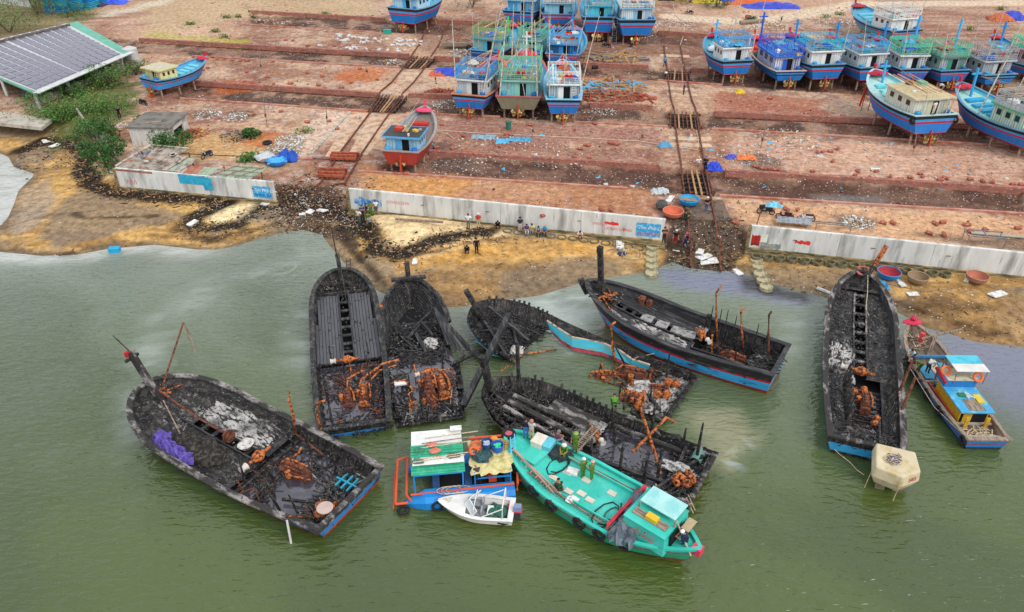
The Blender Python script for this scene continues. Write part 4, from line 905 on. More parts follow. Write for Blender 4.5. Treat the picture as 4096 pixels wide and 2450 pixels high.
def yard_boat(sl,sr,yg,L,dh,label,p,group='wooden fishing boats propped up in the boatyard',seed=1):
 """boat on props seen mostly from its stern; p = dict of look"""
 r=random.Random(seed)
 xc=(sl[0]+sr[0])/2;zt=zat(xc,yg,YZ,(sl[1]+sr[1])/2);A=P(*sl,zt);B_=P(*sr,zt);m_=(A+B_)/2
 Wt=(A-B_).length;hd=atan2(B_.y-A.y,B_.x-A.x)+radians(dh);H0=zt-YZ
 H0=min(H0,4.3)
 root=empty('fishing_boat',(m_.x,m_.y,YZ),hd,label,'fishing boat',group)
 bm=Wt/.86;h=Hull(L,bm,zk=p.get('zk',.65),zs=H0,zm=H0-.25,zb=H0+p.get('bow',1.6),ws=.86,tb=.55,n=2.0,m=1.5,rake=1.5,bh=.42,flat=.22,bm=.72,tr=.3,N=26,tuck=2.6)
 blue=paint(p.get('hull','#1b72bb'),.6);red=paint(p.get('stripe','#b8283a'),.3);bot=paint(p.get('bottom','#96402f'),.7);top=paint(p.get('top','#22242a'),.5);lt=paint(p.get('line','#3b96d4'),.5)
 if p.get('plain'):bands=[(0,.27,0),(.27,1.01,1)]
 else:bands=[(0,.27,0),(.27,.3,2),(.3,.68,1),(.68,.765,2),(.765,.865,3),(.865,1.01,4)]
 h.shell(bands,[bot,blue,red,lt,top],root)
 ins=paint(p.get('inside','#3aa0cc'),.5);h.lining(ins,root);dk=paint(p.get('deck','#5a9fb8'),.8);h.deck(dk,root)
 h.gunwale(paint(p.get('rail','#5f8fae'),.6),root,w=.32,th=.1)
 mb=MB();mb.bar((0,.4,.78),(0,L*.8,.82),.2,.22);mb.build('keel',bot,root)
 zr=h.sheer(1);mb=MB();mb.bar((0,L-.12,zr-.3),(0,L+.05,zr+.75),.26,.3);mb.build('stem_post',paint(p.get('stem','#c02a3a'),.3),root)
 wq=h.half(.93);mb=MB();mb.blob((0,L*.93,h.sheer(.93)+.05),(wq+.12,L*.055,.32),12,5,.03,half=True);mb.build('bow_cap',paint(p.get('stem','#c02a3a'),.3),root)
 mb=MB();mb.bar((0,.1,1.5),(0,-.05,.1),.12,.6);mb.bar((0,.1,2.0),(0,.1,.9),.14);mb.build('rudder',paint('#c04a2e',.4),root)
 for sx in(-.0,.85):mb=MB();propeller(mb,(sx-.4,-.12,.95),p.get('prop',.62));mb.build('propeller',BRASS,root)
 for t,sx in((.06,-1),(.06,1),(.35,-1),(.35,1),(.62,-1),(.62,1)):
  q=h.pt(t,.3,sx*.9);mb=MB().tube([(q.x*.95,q.y,-.3),(q.x*.93,q.y,q.z+.1)],.14,7);mb.build('timber_prop',mat('prop_timber',c('#a08a78'),c('#6f5546'),scale=3,rough=.9),root)
 for f_ in(.2,.55):MB().bar((0,L*f_,.4),(0,L*(f_+.05),.4),.9,.75).build('keel_block',mat('keel_timber',c('#6d4a3c'),rough=.9),root)
 ty=p.get('cy1',.42);zc=h.deckz(.6)
 mb=MB()
 for k in range(4):
  y=L*(.5+.09*k);mb.box((0,y,h.deckz((y)/L)+.18),(bm*.42,.85,.3))
 mb.build('hatch_covers',paint(p.get('hatch','#6cc0d4'),.5),root)
 wallc=paint(p.get('cabin','#c9cdd0'),.7,st=(4,4,.5));trim=paint(p.get('trim','#7fb4cc'),.5);roof=paint(p.get('roof','#8a8f94'),.8)
 if p.get('cab',1):
  ch=p.get('ch',2.3);cw=bm*p.get('cw',.72);y0=L*p.get('cy0',.1);y1=L*ty;z0=h.deckz(.2)
  cabin(root,y0,y1,cw,z0,ch,wallc,roof,trim,r=r,doorx=p.get('dx',.1))
  zr_=z0+ch+.1;rc=paint(p.get('frame','#3fa4d8'),.4);ov=.3
  if p.get('railing',1):railing(root,-cw/2-.2,cw/2+.2,y0-.3,y1,zr_,.75,rc,3,.6)
  fl=p.get('floors',2)
  for f in range(1,fl):
   mb=MB();zz=zr_+f*1.5
   for x in(-cw/2-.2,cw/2+.2):
    for y in(y0-.3,(y0+y1)/2,y1):mb.bar((x,y,zr_),(x,y,zz),.1)
   mb.build('awning_post',rc,root)
   railing(root,-cw/2-.2,cw/2+.2,y0-.3,y1,zz-.4,.5,rc,3,.5,'upper_railing')
  hx=['#d8d2c8','#3b7fc4','#c8402c','#e0b840','#58b49c','#8a8f94','#30343a','#e8e4dc']
  for k in range(p.get('load',9)):
   x=r.uniform(-cw*.42,cw*.42);y=r.uniform(y0,y1-.4);s=r.uniform(.35,.9);mb=MB();kd=r.randrange(3)
   if kd==0:mb.box((x,y,zr_+s*.25),(s,s*1.3,s*.5),rz=r.uniform(0,2));nm='crate'
   elif kd==1:mb.blob((x,y,zr_+.02),(s*.6,s*.7,s*.6),9,5,.12,half=True,r=r);nm='bundle'
   else:mb.lathe([(0,0),(s*.3,0),(s*.33,s*.7),(0,s*.75)],10,at=(x,y,zr_));nm='drum'
   mb.build(nm,paint(r.choice(hx),.4),root)
  for k in range(p.get('tarps',2)if fl>1 else 0):cloth('roof_sheet',None,None,(r.uniform(-cw*.3,cw*.3),r.uniform(y0,y1-.5),zr_+r.choice((.05,.3,.9))),(r.uniform(1,2.2),r.uniform(1,2),r.uniform(.2,.6)),tarp(r.choice(['#4aa8cc','#2456b8','#c8c8c4','#8a8f94','#5a9cc0','#b85a3c'])),rz=r.uniform(0,3),seed=seed*7+k,amp=.2,nx=8,ny=7,parent=root)
  for k in range(p.get('poles',4)):x=r.uniform(-cw/2,cw/2);MB().tube([(x,y0-.6,zr_+.75),(x+r.uniform(-.3,.3),y1+1.2,zr_+.85)],.05,5).build('pole',WOOD if k%2 else rc,root)
  ladder(root,(cw*.33,y0-.5,z0),(cw*.33,y0-.25,z0+ch),.4,trim)
  for sx in(-1,1):MB().lathe([(0,0),(.33,0),(.35,.85),(.28,.95),(0,.95)],10,at=(sx*cw*.42,y0-.6,z0)).build('barrel',paint('#2468b8' if sx>0 else p.get('barrel','#3b9fd0'),.2),root)
 for(x,t,hh,lx,ly,rr)in p.get('masts',[(-.8,.06,8,-.4,.3,.07),(.8,.06,8,.5,.3,.07)]):
  q=h.at(t,x);MB().tube([q,q+Vector((lx,ly,hh*.6)),q+Vector((lx*1.8,ly*1.8,hh))],[rr,rr*.8,rr*.4],6).build('pole_mast',mat('pale_bamboo',c('#c9c2b6'),c('#8f877a'),scale=3,rough=.8),root)
 if p.get('mast',1):
  mc=paint(p.get('mastc','#2a86c8'),.4);q=h.at(.84,0);a=q+Vector((0,.25,p.get('mh',3.6)))
  MB().bar(q,a,.22,.26).build('bow_mast',mc,root);MB().bar(a+Vector((-.7,-.05,-.7)),a+Vector((.7,-.05,-.7)),.14,.2).build('mast_cross_arm',mc,root)
 for k in range(p.get('stays',4)):
  q=h.at(.1,r.uniform(-.9,.9));q2=h.at(.8,0)+Vector((0,0,3));MB().tube([q+Vector((0,0,4)),q2],.022,3).build('stay_rope',ROPE,root)
 if p.get('basket'):
  q=h.at(*p['basket'][:2],.1);basket_mesh(q,1.0,p['basket'][2],root)
 if p.get('tyres'):
  for t,s_ in p['tyres']:q=h.pt(t,.8,s_);MB().torus((q.x+.12*s_,q.y,q.z),.34,.14,M=Matrix.Rotation(pi/2,3,'Y')).build('tyre_fender',BLACK,root,smooth=True)
 if p.get('flag'):star_flag(root,Vector((p['flag'],L*.1,H0+3.2)),.7,.2)
 return root,h
def basket_mesh(q,s,colr_,root,name='basket_boat',upside=True):
 mb=MB();m_=paint(colr_,.3)
 if upside:mb.lathe([(1.0*s,0),(1.02*s,.1),(.9*s,.4*s),(.5*s,.62*s),(0,.68*s)],20,at=q)
 return mb.build(name,m_,root,smooth=True)
YB=[]
def yb(*a,**k):YB.append(yard_boat(*a,**k));return YB[-1]
yb((1542,30),(1671,35),132,15,-12,'red and blue fishing boat alone at the top left of the yard',dict(top='#3a2424',stripe='#c02840',trim='#3fb0e0',cabin='#c8dce0',masts=[],mast=0,stem='#2a86c8',load=4),seed=1)
yb((2011,42),(2134,52),118,16,4,'leftmost blue boat of the far row of four, red stripe and white roof rail',dict(frame='#d8dcdc',cabin='#4aa0c8',load=5),seed=2)
yb((2167,57),(2301,61),130,16,4,'second boat of the far row with a red painted gunwale and blue post',dict(top='#c03a44',frame='#e0e0dc',cabin='#8cc4d4',load=6),seed=3)
yb((2330,68),(2462,73),170,16,6,'third boat of the far row with turquoise cabin and large propeller',dict(frame='#46b8d0',cabin='#5fc0d0',trim='#46b8d0',prop=.8,load=5),seed=4)
yb((2478,73),(2626,75),183,16,4,'rightmost blue boat of the far row with white cabin front and ladder beside it',dict(frame='#e4e4e0',cabin='#d8dcdc',load=8,prop=.7),seed=5)
yb((1870,205),(2002,208),264,14,-14,'dark blue boat with green framed roof load, left of the middle pair',dict(hull='#1d4f96',top='#23252a',frame='#84a86c',trim='#4aa8c0',cabin='#9ab4a4',mastc='#66c840',inside='#4fa8d4',stem='#c8303a',load=10,masts=[(-.9,.05,6,0,0,.05),(-.5,.05,6,0,0,.05),(.4,.1,9,.6,.3,.06)],mh=2.6),seed=6)
yb((2062,210),(2160,215),268,14,-5,'turquoise framed boat half hidden behind the tall trawler',dict(frame='#62b89c',trim='#7cc0ac',cabin='#a8d0c8',inside='#4fa8d4',load=8,flag=-.4,floors=2,masts=[(-.9,.1,9,0,0,.06),(.9,.1,9,0,0,.06),(0,.2,10,0,0,.07)],mh=2),seed=7)
yb((2181,217),(2313,222),282,13,-4,'blue boat with open blue frame cabin, right of the middle pair',dict(frame='#46a8e0',trim='#2f90d4',cabin='#26506e',top='#b8303c',floors=2,ch=1.9,load=10,flag=.3,masts=[(-.9,.05,7,0,0,.05),(.95,.05,8,.9,.2,.06)]),seed=8)
yb((1804,380),(1945,387),476,14.5,-6,'leftmost of the three front boats, grey cabin and red inside bow',dict(inside='#c8382c',rail='#c87a5c',cabin='#b4bcc0',trim='#d4d8d8',frame='#4a9ed8',hatch='#3a90c8',stem='#d43a2c',load=16,poles=8,stays=6,mast=0,deck='#8a4a40',masts=[(-.9,.03,10.5,.0,-.2,.09),(.75,.05,12,1.5,.5,.1),(-.3,.2,6,.1,0,.05)]),seed=9)
yb((1983,389),(2162,391),478,18,-3,'tall olive hulled trawler with green scaffold of poles, centre of the three front boats',dict(plain=1,hull='#7f7862',bottom='#c8bfae',stripe='#b8303c',frame='#74b89c',trim='#86c4ac',cabin='#8cc4c8',inside='#5aa8d0',floors=3,load=16,poles=9,stays=8,rail='#b05a58',flag=-.3,masts=[(-.95,.03,9.5,.4,1.5,.1),(.95,.03,9.5,-.4,1.5,.1),(-.6,.08,8,.9,.2,.06),(.3,.08,8,-.9,.2,.06),(-.5,.35,11,.2,0,.09),(.5,.35,11,-.2,0,.09),(0,.5,11,0,0,.1)],mh=4.5,mastc='#d8dcd8'),seed=10)
yb((2186,401),(2325,401),500,13.5,-2,'rightmost of the three front boats, white cabin and open red rimmed bow',dict(frame='#e0e2e0',cabin='#8fa0a8',trim='#e8e8e4',roof='#70c0dc',inside='#58b4d8',rail='#7cc4e0',load=16,poles=7,stays=6,basket=(.62,0,'#4ab4d0'),masts=[(-.9,.05,11,-.2,.2,.08),(.9,.05,11,1.3,.6,.08),(.1,.3,7,0,0,.07)],mast=0,flag=.1),seed=11)
yb((540,316),(641,321),392,10.5,-22,'small blue fishing boat with cream cabin beside the scrub at left',dict(hull='#3a9fe0',stripe='#b02850',cabin='#dcd6a0',trim='#cfc890',roof='#bdb49c',frame='#3a7fb0',inside='#4a9fd0',deck='#5fa4c4',railing=0,load=0,poles=0,mast=0,masts=[],stays=0,floors=1,cy1=.36,cw=.7,ch=1.8,bow=.9),seed=12)
yb((1528,604),(1671,615),688,11.5,2,'worn red hulled boat with pale blue cabin standing alone above the seawall',dict(plain=1,hull='#a03a30',bottom='#96392f',inside='#8a9aa0',deck='#7a6f68',cabin='#a8c4cc',trim='#5aa8d8',roof='#3a3c40',rail='#9a8f8a',frame='#8fa8b0',railing=0,load=5,poles=3,mast=0,masts=[],stays=1,stem='#d4486c',hatch='#c03a2e',cy1=.36,cw=.76,ch=2.0,floors=1,zk=.15,prop=.3),seed=13)
yb((2888,245),(3017,245),338,11,9,'leftmost boat of the right row, blue with white pole masts and white cabin',dict(frame='#46a8e0',cabin='#d4d8d8',trim='#e0e2e0',inside='#3fa8d0',basket=(.66,-.4,'#d8dcdc'),load=7,masts=[(.9,.05,12,.9,.2,.08),(-.2,.3,9,.1,0,.08),(-.2,.3,9,.9,.5,.06),(0,.3,9,.5,.9,.05)],mastc='#4ab0e0'),seed=14)
yb((3101,283),(3230,291),358,16,18,'blue boat with bright red deck and tall blue bow post',dict(inside='#c83a2e',deck='#c84a3a',cabin='#d8dad8',trim='#2a62c8',frame='#2f5fd0',roof='#3f8fd8',top='#1c3c7c',stripe='#181a20',stem='#d42a34',rail='#c8b0a4',mastc='#2a58c8',mh=5.2,load=5,hatch='#c04434',masts=[(-.9,.2,3.4,0,0,.06),(-.3,.3,3.4,0,0,.06),(.5,.3,3.4,0,0,.06)],cy0=.12,cy1=.55,basket=(.62,-.55,'#3c5c4c')),seed=15)
yb((3242,259),(3390,263),358,13.5,14,'third boat of the right row with turquoise roof rails and red life rings',dict(frame='#3cb4d0',cabin='#dcdedc',trim='#e4e4e0',inside='#3fa0cc',basket=(.6,-.5,'#5ab0e0'),load=9,floors=2,masts=[(0,.3,10,.2,0,.07),(.8,.05,8,.5,.3,.06)]),seed=16)
yb((3434,271),(3568,273),360,14,12,'fourth boat of the right row with pale roof rail and dark doorway',dict(frame='#4a9fd4',cabin='#a8b0b4',trim='#dcdedc',inside='#3b78b8',load=9,floors=2),seed=17)
yb((3597,276),(3726,282),358,13.5,12,'fifth boat of the right row with bright green railings, partly behind the nearer boat',dict(frame='#5cc49c',cabin='#a4acb0',trim='#d8dcdc',load=9,floors=2,hull='#1f68c8'),seed=18)
yb((3756,282),(3893,286),362,13.5,14,'sixth boat of the right row with green roof rails and green door',dict(frame='#5cbc98',cabin='#a8acb0',trim='#3a8f78',load=9,floors=2,mastc='#46a8e0',mh=5),seed=19)
yb((3931,299),(4081,303),372,13.5,14,'seventh boat of the right row, grey railings and no red stripe',dict(frame='#9aa0a6',cabin='#8f979c',trim='#b4babc',stripe='#16181c',load=12,floors=2,mastc='#4ab0dc',mh=5,masts=[(-.9,.1,9,.4,.3,.06),(.2,.1,10,1.2,.3,.07)]),seed=20)
yb((4105,262),(4240,268),340,13,14,'boat with red and green rails cut off by the right edge',dict(frame='#54c8a0',cabin='#a4acb0',trim='#c84a54',load=8,floors=2),seed=21)
yb((3563,121),(3708,125),190,15.5,22,'large white cabin boat behind the right row with turquoise side',dict(frame='#dcdedc',cabin='#e0e0dc',trim='#e8e8e4',roof='#c0c2c0',hull='#4ab4cc',inside='#3a9fc8',floors=2,load=14,stem='#a82a30',mast=0,masts=[(-.9,.15,9,0,0,.06),(.2,.1,8,.2,0,.06),(-.3,.3,8,.1,0,.06),(.9,.1,8,.9,.2,.06)]),seed=22)
SB,SH=yb((3651,459),(3847,468),585,14.5,17,'near right boat with white cabin, red bow cap and tyre fenders on the blue stern',dict(hull='#2f7fd0',inside='#7ccad4',deck='#a8ccc8',hatch='#6cd0d8',rail='#a8c4c8',cabin='#d8d8cc',trim='#c8c4a8',roof='#c4b48c',frame='#c49a6c',basket=(.62,-.2,'#bfe4e0'),load=5,tyres=[(.0,1),(.03,-1)],floors=1,railing=0,poles=7,mastc='#3fa4d4',mh=2.9,stays=1,masts=[(-.7,.03,3.4,0,0,.07),(.75,.03,3.8,.3,.2,.09),(.6,.04,2.6,0,0,.09)],stem='#b82440',cy0=.1,cy1=.5),seed=23)
yb((4092,524),(4290,530),640,14.5,20,'nearest boat cut off by the right edge with pole mast and open blue hatches',dict(hull='#2f78c8',inside='#5abcd0',deck='#9ac8c4',hatch='#2f9cc8',cabin='#ccd0c8',trim='#58a878',frame='#a4acac',mastc='#3f9fd0',mh=3.6,load=6,masts=[(-.8,.55,9,1.5,.3,.1),(-.2,.4,9,1.5,.5,.07)],stem='#b82440'),seed=24)
# ---------------------------------------------------------------- burnt wrecks
BILGE=mat('oily_bilge_water',(.05,.045,.06),(.10,.095,.115),scale=.9,rough=.06,spec=.9)
def stick_heap(root,h,t0,t1,x0,x1,n,m,name='charred_debris',dz=.0,lmin=.3,lmax=1.4,th=.07,seed=1,zf=None,chips=0):
 r=random.Random(seed);mb=MB()
 for _ in range(n):
  t=r.uniform(t0,t1);q=h.at(t,r.uniform(x0,x1),dz+r.uniform(0,.12));q.z=zf+r.uniform(0,.25)if zf is not None else max(q.z,.1+r.uniform(0,.18))
  L_=r.uniform(lmin,lmax);a=r.uniform(0,pi);e=r.uniform(-.25,.25);d=Vector((cos(a),sin(a),e))*L_/2
  mb.bar(q-d,q+d,th*r.uniform(.5,1.6),th*r.uniform(.4,1),m=r.randrange(len(m)))
 for _ in range(chips):
  t=r.uniform(t0,t1);q=h.at(t,r.uniform(x0,x1),dz+.02);q.z=zf+.05 if zf is not None else max(q.z,.14);s=r.uniform(.03,.15)
  mb.box(q,(s,s*.8,s*.5),M=Euler((r.uniform(-.6,.6),r.uniform(-.6,.6),r.uniform(0,6))).to_matrix(),m=r.randrange(len(m)))
 return tag(mb.build(name,m,root),kind='stuff')
def soot(root,h,t0,t1,n,seed,m=None):
 n=n//2;stick_heap(root,h,t0,t1,-.95,.95,n//8,m or[CHAR,ASHL,CHARP],'burnt_scraps',.0,.1,.7,.045,seed,chips=n)
def rpipe(root,pts,r=.09,m=None,name='exhaust_pipe'):return MB().tube(pts,r*.8,8).build(name,m or RUST,root,smooth=True)
def engine(root,q,rz,s=1.0,name='engine',seed=1):
 r=random.Random(seed);M=Matrix.Rotation(rz,3,'Z');e=MB();Q=Vector(q)
 def bx(c_,sz):e.box(Q+M@(Vector(c_)*s),tuple(k*s for k in sz),M=M)
 bx((0,0,.35),(.7,1.7,.55));bx((0,0,.75),(.5,1.4,.3));bx((0,1.05,.3),(.5,.4,.4))
 o=e.build(name,RUSTD,root);k=MB()
 for i in range(4):k.lathe([(0,0),(.16*s,0),(.16*s,.22*s),(0,.25*s)],8,at=Q+M@Vector((0,(-.55+i*.36)*s,.88*s)))
 k.lathe([(0,-.08),(.42*s,-.08),(.42*s,.08),(0,.08)],14,at=Q+M@Vector((0,-1.0*s,.4*s)),M=M@Matrix.Rotation(pi/2,3,'X'))
 tag(k.build('cylinder_heads',RUSTD if seed%2 else RUST,o),kind='stuff')
 MB().tube([Q+M@(Vector(v)*s)for v in((.45,-.6,.7),(.5,.3,.8),(.35,.9,.9),(.1,1.3,.6))],.09*s,7).build('manifold_pipe',RUST,o,smooth=True)
 MB().lathe([(0,0),(.2*s,0),(.2*s,.5*s),(0,.5*s)],10,at=Q+M@Vector((-.5*s,.2*s,.35*s))).build('filter_tank',RUST,o)
 return o
def winch(root,q,rz,s=1.0,drum=None):
 M=Matrix.Rotation(rz,3,'Z')@Matrix.Rotation(pi/2,3,'Y')
 o=MB().lathe([(0,-.95*s),(.1*s,-.95*s),(.1*s,-.5*s),(.32*s,-.2*s),(.36*s,.1*s),(.2*s,.35*s),(.1*s,.55*s),(.1*s,.95*s),(0,.95*s)],12,at=q,M=M).build('line_hauler',RUST,root,smooth=True)
 e=Vector(q)+Matrix.Rotation(rz,3,'Z')@Vector((-1.15*s,0,0));MB().lathe([(0,-.2*s),(.24*s,-.22*s),(.15*s,0),(.24*s,.22*s),(0,.22*s)],10,at=e,M=M).build('capstan_head',mat('bare_worn_metal',(.55,.5,.45),rough=.6),o);return o
def ash_drift(root,h,t0,t1,x0,x1,name='ash_drift',seed=1,n=22,amp=.08,m=None):
 """loose grey ash lying on the deck"""
 r=random.Random(seed);mb=MB();vs=[];fs=[];ny_,nx_=n,n
 for j in range(ny_+1):
  for i in range(nx_+1):
   u=i/nx_*2-1;v=j/ny_*2-1;e=max(0,1-(u*u)**2*.9-(v*v)**2*.9)
   q=h.at(t0+(t1-t0)*(j/ny_)+r.uniform(-.004,.004),x0+(x1-x0)*(i/nx_)+r.uniform(-.015,.015));q.z+=-.05+amp*r.uniform(.1,1.4)*e**.7;vs.append(q)
 for j in range(ny_):
  for i in range(nx_):a=j*(nx_+1)+i;fs.append((a,a+1,a+nx_+2,a+nx_+1))
 return tag(mb.add(vs,fs).build(name,m or ASH,root),kind='stuff')
def ribs(h,root,t0,t1,n,m,sides=(-1,1),z0=None,top=.0,r=rnd,jit=.0,w=.13,name='rib',bottom=.12):
 for i in range(n):
  t=t0+(t1-t0)*i/max(1,n-1)
  for sd_ in sides:
   pts=[]
   for s in(bottom,.3,.5,.75,1.0):
    z=h.keel(t)+(h.sheer(t)-h.keel(t))*s;x,y=h.inner(t,z);pts.append(Vector((sd_*max(.02,x-.05),y,z)))
   pts[-1].z+=top+r.uniform(0,jit)
   mb=MB()
   for a,b in zip(pts,pts[1:]):mb.bar(a,b,w,w*1.2)
   mb.build(name,m,root)
def wreck(label,bow,s1,s2,hp,bands,mats,seed,sinkz=0,roll=0,holdt=.36,lin=CHAR,deckm=CHARP,gun=CHAR,name='burnt_fishing_boat',gap=None,gungap=None,depth=2.0,water=True,Lx=0,bw=None,wz=.12,floor=(0,.95)):
 loc,rz,L,Wt=place(bow,s1,s2)
 root=empty(name,(loc.x,loc.y,sinkz),rz,label,'wreck','burnt fishing boats half afloat off the beach')
 if roll:root.rotation_euler=(0,radians(roll),rz)
 h=Hull(L+Lx,(bw or Wt/hp.get('ws',.82)),**hp)
 h.shell(bands,mats,root,gap=gap);h.lining(lin,root,depth=depth,name='charred_lining',gap=gap)
 h.gunwale(gun,root,w=.42,th=.12,gap=gungap)
 fl=MB();v=[];T=[floor[0]+(floor[1]-floor[0])*i/14 for i in range(15)]
 for t in T:w_,y=h.inner(t,.05);v+=[(-w_-.05,y,.035-sinkz),(w_+.05,y,.035-sinkz)]
 fl.add(v,[(2*i,2*i+1,2*i+3,2*i+2)for i in range(14)]).build('hold_floor',DARK if deckm is CHARP else deckm,root)
 if water:
  mb=MB();T=[i/10*holdt for i in range(11)];v=[]
  for t in T:w_,y=h.inner(t,wz+.05);v+=[(-w_,y+(.2 if t==0 else 0),wz),(w_,y+(.2 if t==0 else 0),wz)]
  mb.add(v,[(2*i,2*i+1,2*i+3,2*i+2)for i in range(10)]).build('bilge_water',BILGE,root)
 return root,h,random.Random(seed)
def posts(root,h,lst,m=CHAR,w=.13,name='charred_post',zb=-1.2):
 for t,x,hh,lx,ly in lst:
  q=h.at(t,x);a=Vector((q.x,q.y,q.z+zb));b=Vector((q.x+lx,q.y+ly,q.z+hh));MB().tube([a,a.lerp(b,.5)+Vector((.03,.02,0)),b],[w*.62,w*.55,w*.3],6).build(name,m,root)
def hatches(root,h,t0,t1,n,w,m=CHARP,name='hatch_beam',floor=True):
 """row of square hatches down the middle: cross beams over a dark slot"""
 for i in range(n+1):
  t=t0+(t1-t0)*i/n;q=h.at(t,0,.03);MB().box(q,(w,.3,.1)).build(name,m,root)
 for sx in(-1,1):
  a,b=h.at(t0,0,.07),h.at(t1,0,.07);a.x=b.x=sx*w/2;mb=MB();N_=8
  for k in range(N_):t=t0+(t1-t0)*k/N_;u=t0+(t1-t0)*(k+1)/N_;p_=h.at(t,0,.07);q_=h.at(u,0,.07);p_.x=q_.x=sx*w/2;mb.bar(p_,q_,.12,.16)
  mb.build('hatch_coaming',m,root)
BLUEB=mat('scorched_blue_paint',c('#2f84c8'),(.05,.05,.055),scale=.7,lo=.5,hi=.58,rough=.6,bump=.2,stretch=(1,.5,2),col3=(.4,.38,.36),s3=6,lo3=.66,hi3=.72)
BLUEF=mat('sky_blue_strake',c('#3aa4dc'),c('#2f7fb8'),scale=.9,lo=.5,hi=.66,rough=.55,bump=.15,stretch=(1,.5,2),col3=(.05,.05,.055),s3=1.2,lo3=.56,hi3=.62)
REDB=mat('scorched_red_paint',c('#b04030'),(.12,.06,.05),scale=1,lo=.55,hi=.65,rough=.7,bump=.2,stretch=(1,.5,2),col3=c('#c98a78'),s3=5,lo3=.62,hi3=.7)
TURQ=mat('peeling_turquoise_paint',c('#45b6cc'),c('#7c9a86'),scale=.9,lo=.52,hi=.66,rough=.6,bump=.2,stretch=(1,.5,2),col3=(.03,.03,.03),s3=4,lo3=.66,hi3=.7)
HB=[(0,.5,0),(.5,.72,1),(.72,1.01,2)]
A,hA,rA=wreck('large burnt fishing boat at left with scorched bow mast and purple cloth on deck',(575,1545,2.1),(1265,2125,1.15),(1540,1871,1.15),dict(zk=-.9,zs=1.15,zm=1.0,zb=2.3,ws=.84,tb=.66,n=2.4,m=2.0,rake=1.6,bh=.5),[(0,.55,0),(.55,.8,1),(.8,1.01,2)],[REDB,BLUEB,ASHL],1,lin=CHAR,gun=ASHL,holdt=.4)
hA.deck(CHAR,A,.4,.97,-1,-.12,name='burnt_deck');hA.deck(CHAR,A,.4,.97,.12,1,name='burnt_deck');hatches(A,hA,.42,.8,7,.75)
ash_drift(A,hA,.42,.78,.1,.92,seed=1,amp=.14);ash_drift(A,hA,.4,.5,-.85,-.1,seed=2,m=ASHL);ash_drift(A,hA,.74,.95,-.8,.8,seed=3,m=ASHL,amp=.12)
mb=MB();q=hA.at(.6,-.52,-.05);mb.blob(q,(1.15,1.75,.95),16,8,.12,half=True);mb.blob(q+Vector((.1,1.6,0)),(1.0,1.3,.7),14,7,.12,half=True);mb.build('burnt_net_heap',mat('burnt_net',(.022,.02,.018),(.09,.075,.06),scale=4,rough=.95,bump=1,bscale=18),A,smooth=True)
for k,(t,x)in enumerate(((.66,-.88),(.71,-.92),(.61,-.9),(.755,-.82))):
 o=cloth('purple_cloth',None,None,hA.at(t,x,.25),(1.0,1.2,.5),mat('purple_tarp',c('#5f4fa0'),c('#2f2660'),scale=3,lo=.5,hi=.65,rough=.5,bump=.4),rz=.3*k,seed=k+3,amp=.3,nx=8,ny=8,parent=A)
q=hA.at(.93,0,-.1);tp=q+Vector((-.3,1.2,4.0));m_=MB().bar(q,tp,.36,.42).build('bow_mast',ASHL,A);MB().bar(q.lerp(tp,.2)+Vector((.02,.19,0)),q.lerp(tp,.62)+Vector((.02,.2,0)),.2,.1).build('green_painted_strip',paint('#1f9c74',.3),m_)
MB().bar(tp+Vector((-.55,0,-.5)),tp+Vector((.5,0,-.45)),.14,.2).build('mast_cross_arm',CHAR,m_);MB().box(tp+Vector((-.2,.1,-.1)),(.3,.2,.4)).build('red_block',paint('#b0242c',.3),m_);MB().tube([tp,tp+Vector((-.5,.5,1.5))],.04,5).build('mast_tip',CHAR,m_)
MB().tube([hA.at(.94,.1,.2),hA.at(.94,0,0)+Vector((4.2,1.2,3.6))],.07,6).build('boom_pole',RUSTD,A);e_=hA.at(.94,0,0)+Vector((4.2,1.2,3.6))
for k in range(4):MB().tube([e_,e_+Vector((.1*k-.1,-.15,-1.2)),e_+Vector((.25-.2*k,-.3-.2*k,-2.3))],.03,4).build('hanging_rope',OLDWOOD,A)
MB().tube([hA.at(.9,-.05,.3),hA.at(.72,-.5,.35)],.05,6).build('pole',OLDWOOD,A)
MB().tube([hA.at(.93,0,.9),hA.at(.72,.02,.5),hA.at(.56,.03,.45)],.07,6).build('drive_shaft',RUSTD,A)
for k in range(2):MB().lathe([(0,-.03),(.42,-.03),(.42,.03),(0,.03)],18,at=hA.at(.56,.02,.5)+Vector((0,.25*k,0)),M=Matrix.Rotation(pi/2,3,'X')).build('reel_disc',RUSTD,A)
def anchor(root,q,rz,s=1.0,name='anchor',m=RUST):
 M=Matrix.Rotation(rz,3,'Z');Q=Vector(q);f=lambda v:Q+M@(Vector(v)*s)
 mb=MB().tube([f((0,-.9,.05)),f((0,.7,.25))],.05*s,6).tube([f((-.55,.35,.2)),f((-.35,.72,.3)),f((0,.85,.3)),f((.35,.72,.3)),f((.55,.35,.2))],[.03*s,.09*s,.1*s,.09*s,.03*s],6).bar(f((-.55,.3,.22)),f((-.3,.5,.26)),.22*s,.05).bar(f((.55,.3,.22)),f((.3,.5,.26)),.22*s,.05)
 return mb.build(name,m,root)
anchor(A,hA.at(.93,.55,.1),1.4,.9)
MB().lathe([(.28,0),(.5,.35),(.28,.4),(0,.1)],12,at=hA.at(.49,.05,.15),sx=1.2).build('white_funnel',mat('scorched_enamel',(.6,.58,.54),(.25,.22,.2),scale=3,rough=.6),A)
winch(A,hA.at(.405,-.08,.55),0.0,1.1)
engine(A,hA.at(.27,.12,-.55),.1,1.0);rpipe(A,[hA.at(.34,.2,-.3),hA.at(.3,.45,.5),hA.at(.3,.52,.75)]);rpipe(A,[hA.at(.2,.1,-.1),hA.at(.28,-.1,.1)])
